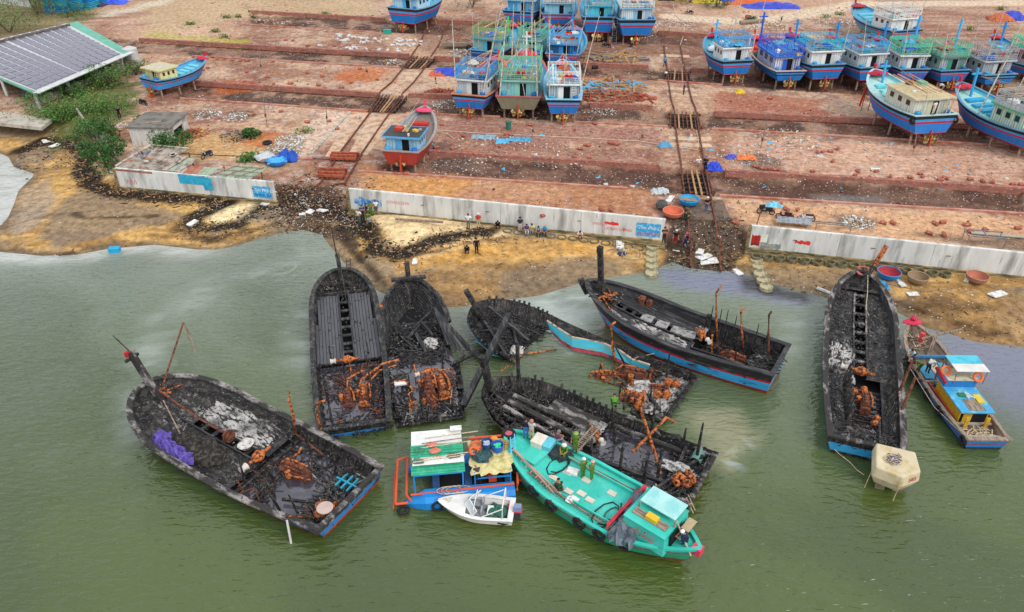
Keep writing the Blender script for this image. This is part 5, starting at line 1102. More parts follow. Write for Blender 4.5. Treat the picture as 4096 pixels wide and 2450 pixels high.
q=hA.at(.4,.93,.0);rpipe(A,[q,q+Vector((.1,0,1.6)),q+Vector((.1,.1,3.0)),q+Vector((.5,.3,3.25))],.11);rpipe(A,[q+Vector((-.2,-.1,.3)),hA.at(.22,.7,.3)],.08,RUSTD)
q=hA.at(.1,-.75,-.2);rpipe(A,[q,q+Vector((-.9,.2,.9)),q+Vector((-1.2,.2,.85))],.08);rpipe(A,[q+Vector((-1.2,.2,.85)),q+Vector((-1.9,-.6,-1.0)),q+Vector((-2.3,-.7,-1.05))],.09,mat('pale_pipe',(.5,.48,.46),rough=.7),'broken_pipe')
posts(A,hA,[(.39,-.6,1.5,.1,.1),(.36,.72,2.4,-.7,.3),(.3,.8,2.4,-.5,.2),(.33,-.7,1.0,.5,-.3),(.25,-.55,.9,-.1,.6),(.2,-.75,1.8,-.5,.4),(.13,-.7,1.5,-.3,.3),(.1,.6,1.7,-.1,.1),(.17,.72,1.5,-.1,.1),(.31,-.2,1.3,-.5,.2)],w=.17)
posts(A,hA,[(.36,-.85,1.4,0,0),(.26,-.95,1.3,0,0),(.08,-.8,1.3,0,0)],RUSTD,.09,'thin_rod')
for a_,b_ in(((.37,-.9),(.37,.9)),((.3,-.9),(.33,.4)),((.02,-.9),(.2,.9)),((.22,-.6),(.05,-.2))):MB().bar(hA.at(*a_,-.1),hA.at(*b_,-.15),.16).build('fallen_beam',CHAR,A)
stick_heap(A,hA,.02,.14,-.95,.95,120,[CHAR,ASHL,CHAR],seed=2,dz=-.15,chips=260);stick_heap(A,hA,.14,.4,.2,.95,90,[CHAR,CHAR,ASHL],seed=3,dz=-.5,chips=160);stick_heap(A,hA,.28,.4,-.9,.2,60,[CHAR,CHAR,RUSTD],seed=4,dz=-.25,chips=90)
stick_heap(A,hA,.42,.96,-.9,.9,60,[CHAR,CHARP],seed=5,dz=.0,lmin=.15,lmax=.5,th=.05,chips=500,name='charcoal_crumbs')
hA.deck(CHAR,A,0.01,.13,-1,1,dz=-.3,name='stern_deck')
for k in range(3):MB().bar(hA.at(.1-.025*k,.62,.1),hA.at(.1-.025*k,.2,.05),.1,.12).build('turquoise_frame_bar',paint('#2a94b0',.5),A)
MB().bar(hA.at(.12,.4,.1),hA.at(.03,.4,.1),.1,.12).build('turquoise_frame_bar',paint('#2a94b0',.5),A)
for t,x,rr in((.07,-.6,.32),(.09,-.42,.3),(.05,-.35,.28)):MB().lathe([(0,0),(rr,0),(rr,.55),(rr*.8,.6)],14,at=hA.at(t,x,-.1),M=Euler((.9,.3,.2)).to_matrix()).build('rusty_drum',RUST,A)
MB().lathe([(0,.5),(.5,.5),(.5,.56),(0,.56)],20,at=hA.at(.04,-.55,.1)).build('wooden_reel',mat('pale_reel',c('#b8a49a'),rough=.8),A)
ribs(hA,A,.04,.38,10,CHAR)
B,hB,rB=wreck('burnt boat with smooth planked deck and row of hatches, left of the moored pair',(1362,1079,2.3),(1270,1715,1),(1566,1688,1),dict(zk=-.9,zs=.85,zm=.95,zb=2.4,ws=.88,tb=.72,n=2.4,m=2.1,rake=1.2,bh=.45),HB,[CHAR,BLUEB,CHAR],2,holdt=.42,wz=.1)
w_=hB.inner(.6)[0]
hB.planks(SOOT,B,.42,.86,-w_,-.42,.27,r=rB);hB.planks(SOOT,B,.42,.86,.42,w_,.27,r=rB);hatches(B,hB,.42,.86,8,.84)
hB.deck(CHAR,B,.87,.985,-1,1,dz=-.35,name='bow_deck');ribs(hB,B,.87,.975,5,CHAR)
for t in(.42,.39,.36):MB().bar(hB.at(t,-.98,-.1-(.42-t)*9),hB.at(t,.98,-.1-(.42-t)*9),.2,.16).build('cross_beam',CHAR,B)
for t,x0,x1 in((.87,-.9,.9),(.93,-.7,.7)):MB().bar(hB.at(t,x0,.05),hB.at(t,x1,.05),.18).build('cross_beam',CHAR,B)
q=hB.at(.96,.0,-.3);tp=q+Vector((-.15,.55,2.6));MB().bar(q,tp,.26).build('bow_mast',CHAR,B);MB().tube([tp,tp+Vector((-.1,.1,2.6))],.05,5).build('mast_tip',CHAR,B);MB().tube([hB.at(.8,.1,.1),tp+Vector((.2,0,.1))],.05,5).build('pole',CHARP,B)
ladder(B,(.7,hB.L*.97,2.3),(.8,hB.L*1.0,3.4),.35,CHAR,n=4)
stick_heap(B,hB,.08,.38,-.95,.95,70,[CHAR,CHAR,RUSTD,CHARP],seed=71,zf=.08,lmin=.2,lmax=1.6,chips=120);winch(B,hB.at(.405,-.05,.35),0,.95);rpipe(B,[hB.at(.4,0,.2),hB.at(.35,.02,-.4)],.08)
engine(B,hB.at(.2,-.15,-.75),.1,.9);engine(B,hB.at(.2,.35,-.7),-.1,1.0,seed=2)
rpipe(B,[hB.at(.26,-.15,-.3),hB.at(.29,-.1,.2),hB.at(.32,.4,.35)],.11);rpipe(B,[hB.at(.24,.2,-.2),hB.at(.27,.3,.2),hB.at(.33,1.0,.55),hB.at(.345,1.5,.5)],.13);rpipe(B,[hB.at(.25,.4,0),hB.at(.3,.9,.4),hB.at(.32,1.4,.4)],.09)
q=hB.at(.0,-1.05,-.3);rpipe(B,[q,q+Vector((-.05,.2,2.0)),q+Vector((.05,.3,3.0)),q+Vector((.6,.3,3.1))],.12);
posts(B,hB,[(.12,-.7,4.2,-.2,.3),(.42,-.55,1.6,0,0),(.14,.62,4.0,-.1,.4),(.44,.62,1.2,-.1,.3),(.36,-.2,.7,0,0),(.36,.2,.9,0,0)],w=.14)
MB().lathe([(0,-.3),(.2,-.25),(.26,0),(.2,.25),(0,.3)],12,at=hB.at(.08,-.45,-.5),M=Matrix.Rotation(pi/2,3,'Y')).build('orange_tank',RUST,B,smooth=True)
stick_heap(B,hB,.0,.07,-1,1,110,[CHAR],seed=7,dz=-.3,chips=120);stick_heap(B,hB,.05,.4,.5,.95,70,[CHAR,CHAR,RUSTD],seed=8,dz=-.7,chips=60);stick_heap(B,hB,.2,.38,-.9,.4,90,[CHAR,CHAR,RUSTD],seed=9,dz=-.75,chips=90)
stick_heap(B,hB,.86,.97,-.7,.7,40,[CHAR,ASHL],seed=10,dz=-.2);ribs(hB,B,.04,.4,9,CHAR);stick_heap(B,hB,.45,.85,-.9,.9,0,[ASHL,CHAR],seed=11,dz=.03,chips=90,name='ash_crumbs')
mb=MB();[mb.bar(hB.pt(t,1,-1)+Vector((-.03,0,.05)),hB.pt(t+.03,.8,-1)+Vector((-.05,0,0)),.16,.05)for t in(.2,.25,.3,.35)];mb.build('green_paint_remnant',paint('#3fae86',.5),B)
Cc,hC,rC=wreck('gutted burnt boat with open ribbed bow and splayed planks, right of the moored pair',(1631,1095,2.6),(1596,1688,.5),(1852,1661,.5),dict(rag=.3,zk=-.9,zs=.35,zm=.45,zb=2.4,ws=.8,tb=.66,n=2.2,m=1.7,rake=1.4,bh=.4),[(0,.6,0),(.6,.8,1),(.8,1.01,0)],[CHAR,CHAR],3,holdt=.5,bw=5.9,gap=lambda sd,t,s:sd>0 and .36<t<.66 and s>.35,gungap=lambda sd,t,s:(sd>0 and .3<t<.7)or abs(sin(t*31+sd))<.12,wz=.06)
def rib_fan(h,root,m,n=15,t0=.58,t1=.985):
 """planks of the bow running aft from the stem"""
 for i in range(n):
  f=(i+.5)/n*2-1;sd=1 if f>0 else-1;s=.15+.8*(1-abs(f))if False else .25+.7*abs(f)
  mb=MB();pr=None
  for k in range(9):
   t=t1-(t1-t0)*k/8;z=h.keel(t)+(h.sheer(t)-h.keel(t))*s;x,y=h.inner(t,z);p_=Vector((sd*max(.03,x-.04),y,z+.03))
   if pr:mb.bar(pr,p_,.1+.14*k/8,.06)
   pr=p_
  mb.build('bow_plank',m,root)
rib_fan(hC,Cc,CHARP,20);ribs(hC,Cc,.6,.97,12,CHAR,w=.1);ribs(hC,Cc,.05,.58,14,CHAR,sides=(-1,),w=.11,jit=.2);ribs(hC,Cc,.05,.34,7,CHAR,sides=(1,),w=.11,jit=.3)
for k in range(6):
 z=.35+.18*k;a=Vector((2.35-.12*k,hC.L*(.66+.015*k),1.2+.1*k));b=Vector((4.6-.48*k+.2,hC.L*(.36+.03*(k%3))+.25*k,.25+.08*k))
 MB().bar(a,b,.26,.05).build('splayed_plank',CHARP,Cc)
MB().bar((2.2,hC.L*.36,.3),(5.2,hC.L*.46,.3),.3,.2).build('fallen_beam',CHAR,Cc)
MB().bar((2.4,hC.L*.05,.5),(7.2,hC.L*.46,3.3),.42,.36).build('fallen_keelson',CHARP,Cc)
q=Vector((0,hC.L*.985,2.3));MB().bar(q,q+Vector((0,.2,1.5)),.42,.4).build('stem_post',CHAR,Cc);MB().bar((-1.5,hC.L*.955,2.55),(1.5,hC.L*.955,2.55),.4,.2).build('bow_beam',CHARP,Cc)
hC.deck(CHAR,Cc,.45,.75,-.95,.9,dz=-.55,name='burnt_floor')
for a_,b_,w__ in(((.68,-.1,0),(.36,.45,-.1),.3),((.6,-.3,.1),(.72,.3,.2),.28),((.7,.2,.3),(.6,.5,.2),.16),((.5,-.7,-.2),(.45,.5,-.1),.2),((.46,-.9,-.1),(.42,.3,-.1),.16),((.62,-.5,.1),(.55,-.2,0),.14),((.43,-.9,-.1),(.5,.2,0),.14),((.55,-.1,0),(.42,.1,-.1),.18),((.75,.6,.4),(.66,-.1,.2),.16),((.48,.6,0),(.58,.9,0),.14)):
 MB().bar(hC.at(*a_),hC.at(*b_),w__,.1).build('fallen_plank',CHARP,Cc)
stick_heap(Cc,hC,.4,.72,-.9,.85,240,[CHAR,CHAR,CHARP],seed=12,dz=-.3,chips=300,lmax=1.8);stick_heap(Cc,hC,.0,.09,-.95,.95,120,[CHAR,ASHL,CHAR],seed=13,zf=.25,chips=200);stick_heap(Cc,hC,.1,.36,-.9,-.5,50,[CHAR],seed=14,zf=.1);stick_heap(Cc,hC,.1,.3,.3,.9,50,[CHAR,RUSTD],seed=15,zf=.2)
MB().blob(hC.at(.56,.4,-.2),(.7,.6,.5),12,6,.3,half=True).build('white_ash_heap',WHITEASH,Cc)
engine(Cc,hC.at(.22,.1,-.1),.0,1.1,seed=3);engine(Cc,hC.at(.2,.5,-.05),.1,1.1,seed=4);engine(Cc,hC.at(.12,.05,-.1),.4,.8,seed=5)
winch(Cc,hC.at(.3,.15,.75),.3,.8);q=hC.at(.12,-.3,.1)
rpipe(Cc,[hC.at(.26,-1.1,.5),hC.at(.26,-.6,.7),hC.at(.2,-.4,.4)],.12);rpipe(Cc,[hC.at(.28,.2,.9),hC.at(.28,.9,.95)],.08);rpipe(Cc,[hC.at(.1,-.5,0),hC.at(.14,-.6,1.0),hC.at(.16,-.45,.9)],.09);rpipe(Cc,[hC.at(.1,.3,.6),hC.at(.11,.8,.6)],.11);rpipe(Cc,[hC.at(.03,-.7,0),hC.at(.1,-.62,.7)],.08);rpipe(Cc,[hC.at(.3,-.2,.2),hC.at(.34,-.25,1.0)],.08);rpipe(Cc,[hC.at(.06,.7,0),hC.at(.14,.8,.8)],.07,OLDWOOD,'pole');rpipe(Cc,[hC.at(.22,.9,.1),hC.at(.14,.7,.9)],.07)
for t,x in((.13,-.5),(.11,.1),(.16,.2),(.05,-.3)):MB().lathe([(0,0),(.24,0),(.26,.4),(0,.5)],10,at=hC.at(t,x,-.1),M=Euler((.5,.3,0)).to_matrix()).build('orange_tank',RUST,Cc)
posts(Cc,hC,[(.1,-.3,2.2,.1,0),(.12,-.25,2.8,.2,.1),(.3,.6,3.2,0,.1),(.22,-.5,1.6,0,.1),(.05,.75,1.4,.05,0),(.34,-.25,1,0,0),(.01,1.1,1.2,.0,0)],w=.13)
MB().box(hC.at(.25,-.75,.6),(.9,.5,.12)).build('white_box',WHITE,Cc);MB().box(hC.at(.8,-1.15,.8),(.3,.35,.1)).build('red_paint_remnant',RUST,Cc)
F_,hF,rF=wreck('burnt boat with blue and red painted side and thin upright rods at stern',(2345,1125,3.7),(3097,1501,2.1),(3155,1390,2.1),dict(zk=-.9,zs=2.15,zm=2.05,zb=3.7,ws=.8,tb=.6,n=2.1,m=1.6,rake=2.2,bh=.6),[(0,.42,0),(.42,.69,1),(.69,.76,2),(.76,1.01,3)],[REDB,BLUEF,mat('scorched_red_band',c('#c02034'),(.03,.03,.03),scale=.5,lo=.5,hi=.56,rough=.6),CHARP],4,holdt=.38,lin=CHARP,gun=CHARP,wz=.3,bw=5.6)
hF.deck(CHARP,F_,.4,.975,-1,-.14,name='burnt_deck');hF.deck(CHARP,F_,.4,.975,.14,1,name='burnt_deck');hatches(F_,hF,.42,.84,8,.8)
ash_drift(F_,hF,.4,.74,-.97,-.16,seed=5,amp=.14);ash_drift(F_,hF,.7,.9,-.95,-.45,seed=6,amp=.14);ash_drift(F_,hF,.38,.44,.1,.95,seed=7)
for k,t in enumerate((.66,.58,.5,.44)):o=MB().box(hF.at(t,.02+.02*k,.16),(.95,1.0,.08),rz=.06*k).build('ash_covered_hatch_lid',mat('grey_ash_lid',(.3,.29,.28),(.1,.1,.1),scale=2.5,rough=.95,bump=.6),F_)
q=hF.at(.93,.15,-.1);MB().bar(q,q+Vector((.15,.5,4.3)),.38).build('bow_mast',CHAR,F_);MB().box(q+Vector((.15,.5,4.15)),(.42,.42,.5)).build('ashen_mast_head',ASHL,F_)
q=Vector((0,hF.L+.1,3.0));MB().bar(q+Vector((0,-.3,-.4)),q+Vector((-.3,.3,.9)),.35,.5).build('stem_post',CHAR,F_)
anchor(F_,hF.at(.9,.5,.15),2.2,1.0);anchor(F_,hF.at(.86,-.6,.15),-.7,1.1)
MB().box(hF.at(.74,.8,.3),(.6,.5,.6)).box(hF.at(.7,.8,.3),(.5,.4,.5)).build('small_pump',RUSTD,F_)
winch(F_,hF.at(.385,.15,.5),.9,.9);rpipe(F_,[hF.at(.4,.3,.2),hF.at(.38,.2,.9),hF.at(.37,-.2,.4)],.12)
for t,x,hh,ex in((.33,.75,4.0,1),(.2,.82,2.9,.5),(.06,.45,3.9,.4)):
 q=hF.at(t,x,-.6);rpipe(F_,[q,q+Vector((.2,.5,hh*.6)),q+Vector((.35,.8,hh)),q+Vector((.35+ex,.75,hh+.1))],.11,RUST if t>.1 else RUSTD)
rpipe(F_,[hF.at(.32,.1,-1.0),hF.at(.34,.3,.3),hF.at(.34,.35,.4)],.12)
posts(F_,hF,[(.38,.85,2.2,0,0),(.34,.95,2.0,0,0),(.3,.7,2.5,0,0),(.26,.85,2.0,0,0),(.15,.8,2.0,0,0),(.1,.95,1.8,0,.1),(.3,.2,1.5,0,.1),(.28,-.3,1.6,0,0),(.24,.1,1.6,.1,0),(.2,-.1,1.4,0,0),(.36,.3,1.2,0,0),(.18,.4,1.3,0,0)],w=.1)
MB().bar(hF.at(.395,.9,-.2),hF.at(.395,.9,1.2),.3).build('charred_post',CHAR,F_)
hF.deck(CHARP,F_,.14,.4,-1,-.55,name='side_deck');hF.deck(CHAR,F_,0.005,.13,-1,1,dz=-.25,name='stern_deck');MB().bar(hF.at(.14,-.55,.0),hF.at(.4,-.5,.05),.16).build('hatch_coaming',CHARP,F_)
stick_heap(F_,hF,.01,.13,-.9,.9,160,[CHAR,CHARP,ASHL],seed=16,dz=-.15,chips=120);stick_heap(F_,hF,.12,.38,-.5,.9,200,[CHAR,CHAR,RUSTD],seed=17,dz=-1.1,chips=80);stick_heap(F_,hF,.85,.96,-.7,.7,70,[CHAR,ASHL],seed=18,dz=.03,chips=80);ribs(hF,F_,.03,.38,9,CHAR)
engine(F_,hF.at(.2,.1,-1.3),0,1.0,seed=7)
MB().tube([hF.pt(.62,.3,-1)+Vector((-2.4,.3,-.2)),hF.pt(.62,.3,-1)+Vector((-1,.2,.1)),hF.pt(.55,.5,-1)],.035,4).build('mooring_rope',ROPE,F_)
Gg,hG,rG=wreck('long burnt boat at right with a line of square hatches and blue stern strake',(3449,1085,2.7),(3311,1761,1.4),(3621,1808,1.4),dict(zk=-.9,zs=1.5,zm=1.3,zb=2.7,ws=.86,tb=.66,n=2.2,m=1.8,rake=1.4,bh=.5),HB[:1]+[(.5,.8,1),(.8,1.01,2)],[CHAR,BLUEF,CHARP],5,holdt=.36,lin=CHARP,gun=ASHL,wz=.15)
hG.deck(CHAR,Gg,.38,.9,-1,-.17,name='burnt_deck');hG.deck(CHAR,Gg,.38,.9,.17,1,name='burnt_deck');hatches(Gg,hG,.42,.88,8,.95,m=ASHL);hG.deck(CHAR,Gg,.9,.98,-1,1,dz=.15,name='bow_deck')
for sx in(-.45,.45):MB().box(hG.at(.93,sx,.24),(.6,.6,.04)).build('square_hole',DARK,Gg)
ash_drift(Gg,hG,.34,.6,-.95,-.15,seed=9,amp=.14);ash_drift(Gg,hG,.1,.36,.72,.95,seed=10);hG.deck(CHARP,Gg,.05,.38,-1,-.52,name='side_deck');hG.deck(CHARP,Gg,.05,.38,.55,1,name='side_deck');hG.deck(CHAR,Gg,.005,.09,-1,1,dz=-.03,name='stern_deck')
ash_drift(Gg,hG,.1,.26,-.92,-.56,seed=11,m=ASHL);ash_drift(Gg,hG,.01,.09,-.9,.6,seed=12)
hG.planks(CHARP,Gg,.27,.38,-2.3,-1.3,.25,dz=.05,r=rG)
for k in range(9):MB().bar(hG.at(.1+.027*k,-.5,-.15),hG.at(.1+.027*k,.52,-.2),.09 if k else .3,.1 if k else .35).build('cross_beam',CHAR,Gg)
for k in range(9):t=.1+.03*k;posts(Gg,hG,[(t,-.55,1.5,.35,.5),(t,.62,1.5,.4,.6)],w=.22,zb=-.5)
winch(Gg,hG.at(.395,-.02,.45),-.15,1.05)
engine(Gg,hG.at(.25,.1,-.5),0,.9,seed=9)
for t,x in((.33,.05),(.315,.05),(.3,-.3),(.29,-.25),(.19,-.38),(.15,.3),(.17,.35)):MB().lathe([(0,0),(.2,0),(.22,.4),(0,.45)],9,at=hG.at(t,x,-.1),M=Euler((rnd.uniform(0,1),.4,0)).to_matrix()).build('orange_tank',RUST,Gg)
for t,x in((.3,.97),(.2,1.0)):
 q=hG.at(t,x,-.2);rpipe(Gg,[q,q+Vector((.25,.7,1.5)),q+Vector((.5,1.4,2.9)),q+Vector((1.0,1.2,2.9))],.13,RUSTD)
q=hG.at(.95,.1,.1);b_=MB().bar(q,q+Vector((.6,.7,1.6)),.28).build('bow_mast',CHAR,Gg);MB().bar(q+Vector((.6,.7,1.6)),q+Vector((1.2,1.4,3.3)),.3).build('orange_mast_top',RUST,Gg)
MB().torus(Vector((0,hG.L*.985,2.9)),.5,.1,M=Euler((.3,0,0)).to_matrix()).build('scorched_life_ring',mat('pink_scorched',c('#b86a60'),(.05,.04,.04),scale=3,rough=.9),Gg)
MB().tube([hG.at(.93,.2,1.4),hG.at(.88,.28,.4),hG.at(.8,.2,.1),hG.at(.76,.3,.1)],.035,4).build('rope',ROPE,Gg)
stick_heap(Gg,hG,.4,.9,-.9,.9,60,[CHAR,CHARP],seed=19,dz=.02,lmin=.1,lmax=.5,chips=600,name='charcoal_crumbs');stick_heap(Gg,hG,.01,.1,-.7,.95,130,[CHAR,CHAR,ASHL],seed=20,dz=0,chips=200);stick_heap(Gg,hG,.1,.35,-.5,.5,130,[CHAR,CHAR,RUSTD,ASHL],seed=21,dz=-.9,chips=90)
MB().bar(hG.at(.02,.45,.1),hG.at(.16,.45,.15),.16).build('fallen_beam',CHAR,Gg);MB().box(hG.at(.03,-.2,.02),(1,.7,.04)).build('square_hole',DARK,Gg);stick_heap(Gg,hG,.1,.4,-.9,-.56,20,[CHAR,ASHL],seed=22,dz=.03,chips=160)
mb=MB();[mb.bar(hG.pt(t,.97,1)+Vector((.075,0,0)),hG.pt(t+.04,.97,1)+Vector((.075,0,0)),.05,.3)for t in(.62,.66,.7)];mb.build('light_blue_paint_remnant',paint('#5ab8dc',.4),Gg)
D,hD,rD=wreck('half sunken wreck with turquoise strake and orange engines, broken in the middle',(1896,1228,1.6),(2660,1690,.4),(2790,1490,1.0),dict(rag=.5,zk=-1.2,zs=.8,zm=.42,zb=1.9,ws=.82,tb=.7,n=2.4,m=2.0,rake=1.0,bh=.5),[(0,.7,0),(.7,.97,1),(.97,1.01,2)],[CHAR,TURQ,REDB],6,holdt=.3,gap=lambda sd,t,s:(sd<0 and .14<t<.74 and s>.35),gungap=lambda sd,t,s:(sd<0 and .14<t<.76)or t>.16,lin=CHAR,gun=CHAR,wz=-.1,water=False,roll=-2,floor=(.7,.96))
ribs(hD,D,.68,.97,14,CHAR,w=.16,jit=.35);ribs(hD,D,.03,.2,6,CHAR,w=.12,jit=.2)
hD.deck(CHAR,D,.72,.96,-.95,.95,dz=-.45,name='burnt_floor');stick_heap(D,hD,.7,.95,-.85,.85,280,[CHAR,CHAR,CHARP],seed=23,dz=-.4,chips=300,lmax=1.8)
hD.deck(ASHL,D,.0,.17,-.95,.95,dz=-.1,name='ashen_stern_floor');ash_drift(D,hD,.01,.14,-.9,.9,seed=13,amp=.2)
stick_heap(D,hD,.0,.2,-.9,.9,110,[CHAR,ASHL,CHAR],seed=24,dz=-.02,chips=300);stick_heap(D,hD,.14,.3,-.3,.8,110,[CHAR,RUSTD,RUST],seed=25,zf=.0,chips=120)
MB().blob(hD.at(.15,-.15,-.1),(1.0,1.1,.85),14,7,.25,half=True).build('white_ash_heap',WHITEASH,D);MB().blob(hD.at(.72,-.5,-.35),(.7,.6,.45),12,6,.3,half=True).build('white_ash_heap',WHITEASH,D)
q=hD.at(.9,-.05,-.3);MB().bar(q+Vector((0,.8,0)),q+Vector((-.9,1.9,3.2)),.4).build('bow_mast',CHAR,D)
for a_,b_,w__ in(((.95,.4,.5),(.7,-.1,.3),.22),((.93,-.3,0),(.72,-.9,-.1),.2),((.85,.5,-.1),(.74,-.3,-.1),.2),((.9,-.8,0),(.8,.3,0),.16),((.04,-.7,.2),(.22,.2,.5),.24)):MB().bar(hD.at(*a_),hD.at(*b_),w__,.14).build('fallen_plank',CHARP,D)
engine(D,hD.at(.22,.3,-.35),.3,1.15,seed=11);engine(D,hD.at(.33,-.1,-.4),.8,.9,seed=12);engine(D,hD.at(.1,.0,-.1),.5,.8,seed=13);engine(D,hD.at(.16,-.55,-.1),.5,.8,seed=14)
for t,x in((.2,-.1),(.08,.4),(.06,.45),(.09,-.2),(.06,-.1),(.18,-.5),(.13,-.8)):MB().lathe([(0,0),(.3,0),(.33,.5),(0,.6)],12,at=hD.at(t,x,.1),M=Euler((rnd.uniform(0,1),.4,0)).to_matrix()).build('orange_tank',RUST,D)
q=hD.at(.32,.5,-.6);rpipe(D,[q,q+Vector((.2,.6,2.2)),q+Vector((.3,.9,3.9)),q+Vector((.8,.8,4.0))],.14);rpipe(D,[hD.at(.3,.7,.2),hD.at(.2,.6,.3)],.13);rpipe(D,[(-4.6,hD.L*.7,.1),(-1.5,hD.L*.68,.15),(.5,hD.L*.58,.1)],.08);rpipe(D,[hD.at(.37,.1,-.4),hD.at(.36,.1,.8),hD.at(.35,0,.8),hD.at(.345,0,-.3)],.1)
posts(D,hD,[(.24,.6,2.6,-1.0,1.6),(.1,.6,2.8,0,0),(.1,-.4,1.6,0,0),(.33,.9,.9,0,0),(.22,-.55,1.1,0,0)],w=.16)
E_,hE,rE=wreck('gutted black wreck beside the green boat, orange cylinders at its stern',(1941,1530,2.0),(2735,2010,1.2),(2890,1817,1.2),dict(rag=.4,zk=-1.0,zs=1.3,zm=.95,zb=2.1,ws=.82,tb=.66,n=2.2,m=1.8,rake=1.4,bh=.45),[(0,.55,0),(.55,.66,1),(.66,.76,2),(.76,1.01,3)],[mat('orange_scorched',c('#b8602c'),(.08,.05,.04),scale=1.2,rough=.8),CHAR,CHAR,ASHL],7,holdt=.46,lin=CHAR,gun=ASHL,wz=.2,gungap=lambda sd,t,s:(sd>0 and t>.47)or t>.8 or abs(sin(t*40+sd))<.12)
hE.deck(CHAR,E_,.48,.8,-1,-.62,name='burnt_deck');hE.deck(ASHL,E_,.5,.72,.35,.8,name='burnt_deck',dz=.05);ash_drift(E_,hE,.46,.56,-.2,.75,seed=15);ash_drift(E_,hE,.52,.72,-.95,-.55,seed=16,m=ASHL)
for x in(-.55,-.12,.28):MB().bar(hE.at(.47,x,.05),hE.at(.88,x*.8,.1),.42 if x>-.5 else .3,.16).build('longitudinal_beam',ASHL,E_)
for t in(.5,.56,.62,.68,.74):MB().bar(hE.at(t,-.12,.0),hE.at(t,.28,0),.18).build('cross_beam',CHAR,E_)
ribs(hE,E_,.5,.96,16,CHAR,w=.17,jit=.45);ribs(hE,E_,.05,.46,10,CHAR,w=.12,jit=.1)
stick_heap(E_,hE,.5,.92,-.9,.85,260,[CHAR,CHAR,ASHL],seed=26,dz=-.35,chips=420,lmax=1.6);stick_heap(E_,hE,.8,.96,-.6,.6,90,[CHAR],seed=27,dz=.0,lmax=2);stick_heap(E_,hE,.01,.13,-.9,.9,110,[CHAR,CHAR,ASHL],seed=28,dz=-.1,chips=160);stick_heap(E_,hE,.14,.45,-.9,.9,46,[CHAR],seed=29,dz=-.62,chips=60)
hE.deck(CHAR,E_,.005,.13,-1,1,dz=-.2,name='stern_deck')
q=Vector((0,hE.L*.97,1.2));MB().bar(q,q+Vector((-.3,.5,3.3)),.42).build('stem_post',CHAR,E_);q=hE.at(.86,.35,-.5);MB().bar(q,q+Vector((0,.2,5.2)),.2).build('charred_mast',CHAR,E_)
posts(E_,hE,[(.43,-.6,1.9,0,0),(.3,-.62,2.6,0,0),(.2,-.6,2.1,0,.0),(.16,-.35,2.5,0,0),(.27,.8,3.2,0,0),(.13,.85,2.0,0,0),(.06,.7,3.2,0,0),(.4,.35,1.2,0,0),(.44,.7,.9,.1,0),(.46,.9,1.2,0,0)],w=.2,zb=-.7)
MB().bar(hE.at(.45,-.5,-.1),hE.at(.12,-.4,-.15),.26,.2).build('longitudinal_beam',CHARP,E_);MB().bar(hE.at(.46,.75,0),hE.at(.1,.8,0),.3,.2).build('longitudinal_beam',ASHL,E_)
for a_,b_ in(((.22,-.4,-.5),(.32,.75,-.4)),((.36,-.4,-.5),(.3,.5,-.5)),((.15,-.9,0),(.04,.8,.3)),((.1,-.5,0),(.12,.9,.2))):MB().bar(hE.at(*a_),hE.at(*b_),.2,.2).build('fallen_beam',CHAR,E_)
stick_heap(E_,hE,.14,.45,-.9,.9,60,[CHAR,CHAR,ASHL],seed=72,zf=.16,lmin=.2,lmax=1.2,chips=160);winch(E_,hE.at(.47,.1,.6),.9,.9);rpipe(E_,[hE.at(.46,.0,.9),hE.at(.44,-.1,.2)],.15)
q=hE.at(.2,.25,-.2);rpipe(E_,[q+Vector((-.8,-.6,-.2)),q,q+Vector((.5,1.6,3.0)),q+Vector((.9,2.0,3.9)),q+Vector((1.6,2.0,4.0))],.13);rpipe(E_,[q+Vector((-.9,1.5,.8)),q+Vector((.3,1.0,1.3)),q+Vector((2.0,.4,2.1)),q+Vector((2.3,-.1,1.7))],.13)
for k in range(10):MB().lathe([(0,0),(.2,0),(.23,.1),(.23,.42),(.1,.5)],10,at=hE.at(.035+.022*(k%4),-.35+.16*(k//4)+.03*(k%2),-.05),M=Euler((rnd.uniform(-1,1),rnd.uniform(-1,1),0)).to_matrix()).build('rusty_cylinder',RUST,E_)
MB().blob(hE.at(.1,.15,-.1),(.5,1.1,.5),12,6,.35,half=True).build('white_scorched_bag',WHITEASH,E_);mb=MB();mb.lathe([(.35,0),(.38,1.0),(.3,1.0)],12,at=hE.at(.06,.55,.1),M=Matrix.Rotation(pi/2,3,'Y'));mb.build('green_grey_drum',paint('#5f8a80',.8),E_)
for k in range(2):MB().tube([hE.pt(.02,.9,-1)+Vector((.3*k+.4,0,.3)),hE.pt(.02,.9,-1)+Vector((-.5+.3*k,-.8,.2))],.03,4).build('mooring_rope',ROPE,E_)
mb=MB();p0=hE.pt(0,.72);p1=hE.pt(0,.98);mb.add([(-p0.x,p0.y-.02,p0.z),(p0.x,p0.y-.02,p0.z),(p1.x,p1.y-.02,p1.z),(-p1.x,p1.y-.02,p1.z)],[(0,1,2,3)]);mb.build('blue_transom_board',BLUEB,E_);MB().box((0,p0.y-.05,p0.z-.02),(2*p0.x,.05,.18)).build('red_transom_rail',paint('#c02a2a',.3),E_)
def to_local(root,q):
 return Matrix.Rotation(-root.rotation_euler.z,3,'Z')@(Vector(q)-Vector(root.location))
up_=[(2190,1285,1.5),(2240,1318,1.4),(2290,1350,1.25),(2350,1362,1.2),(2420,1378,1.1),(2480,1405,1.0),(2530,1440,.9),(2600,1462,.9)]
lo_=[(2210,1335,.6),(2250,1375,.35),(2292,1402,.25),(2350,1415,.2),(2408,1424,.2),(2472,1448,.2),(2524,1468,.2),(2592,1486,.2)]
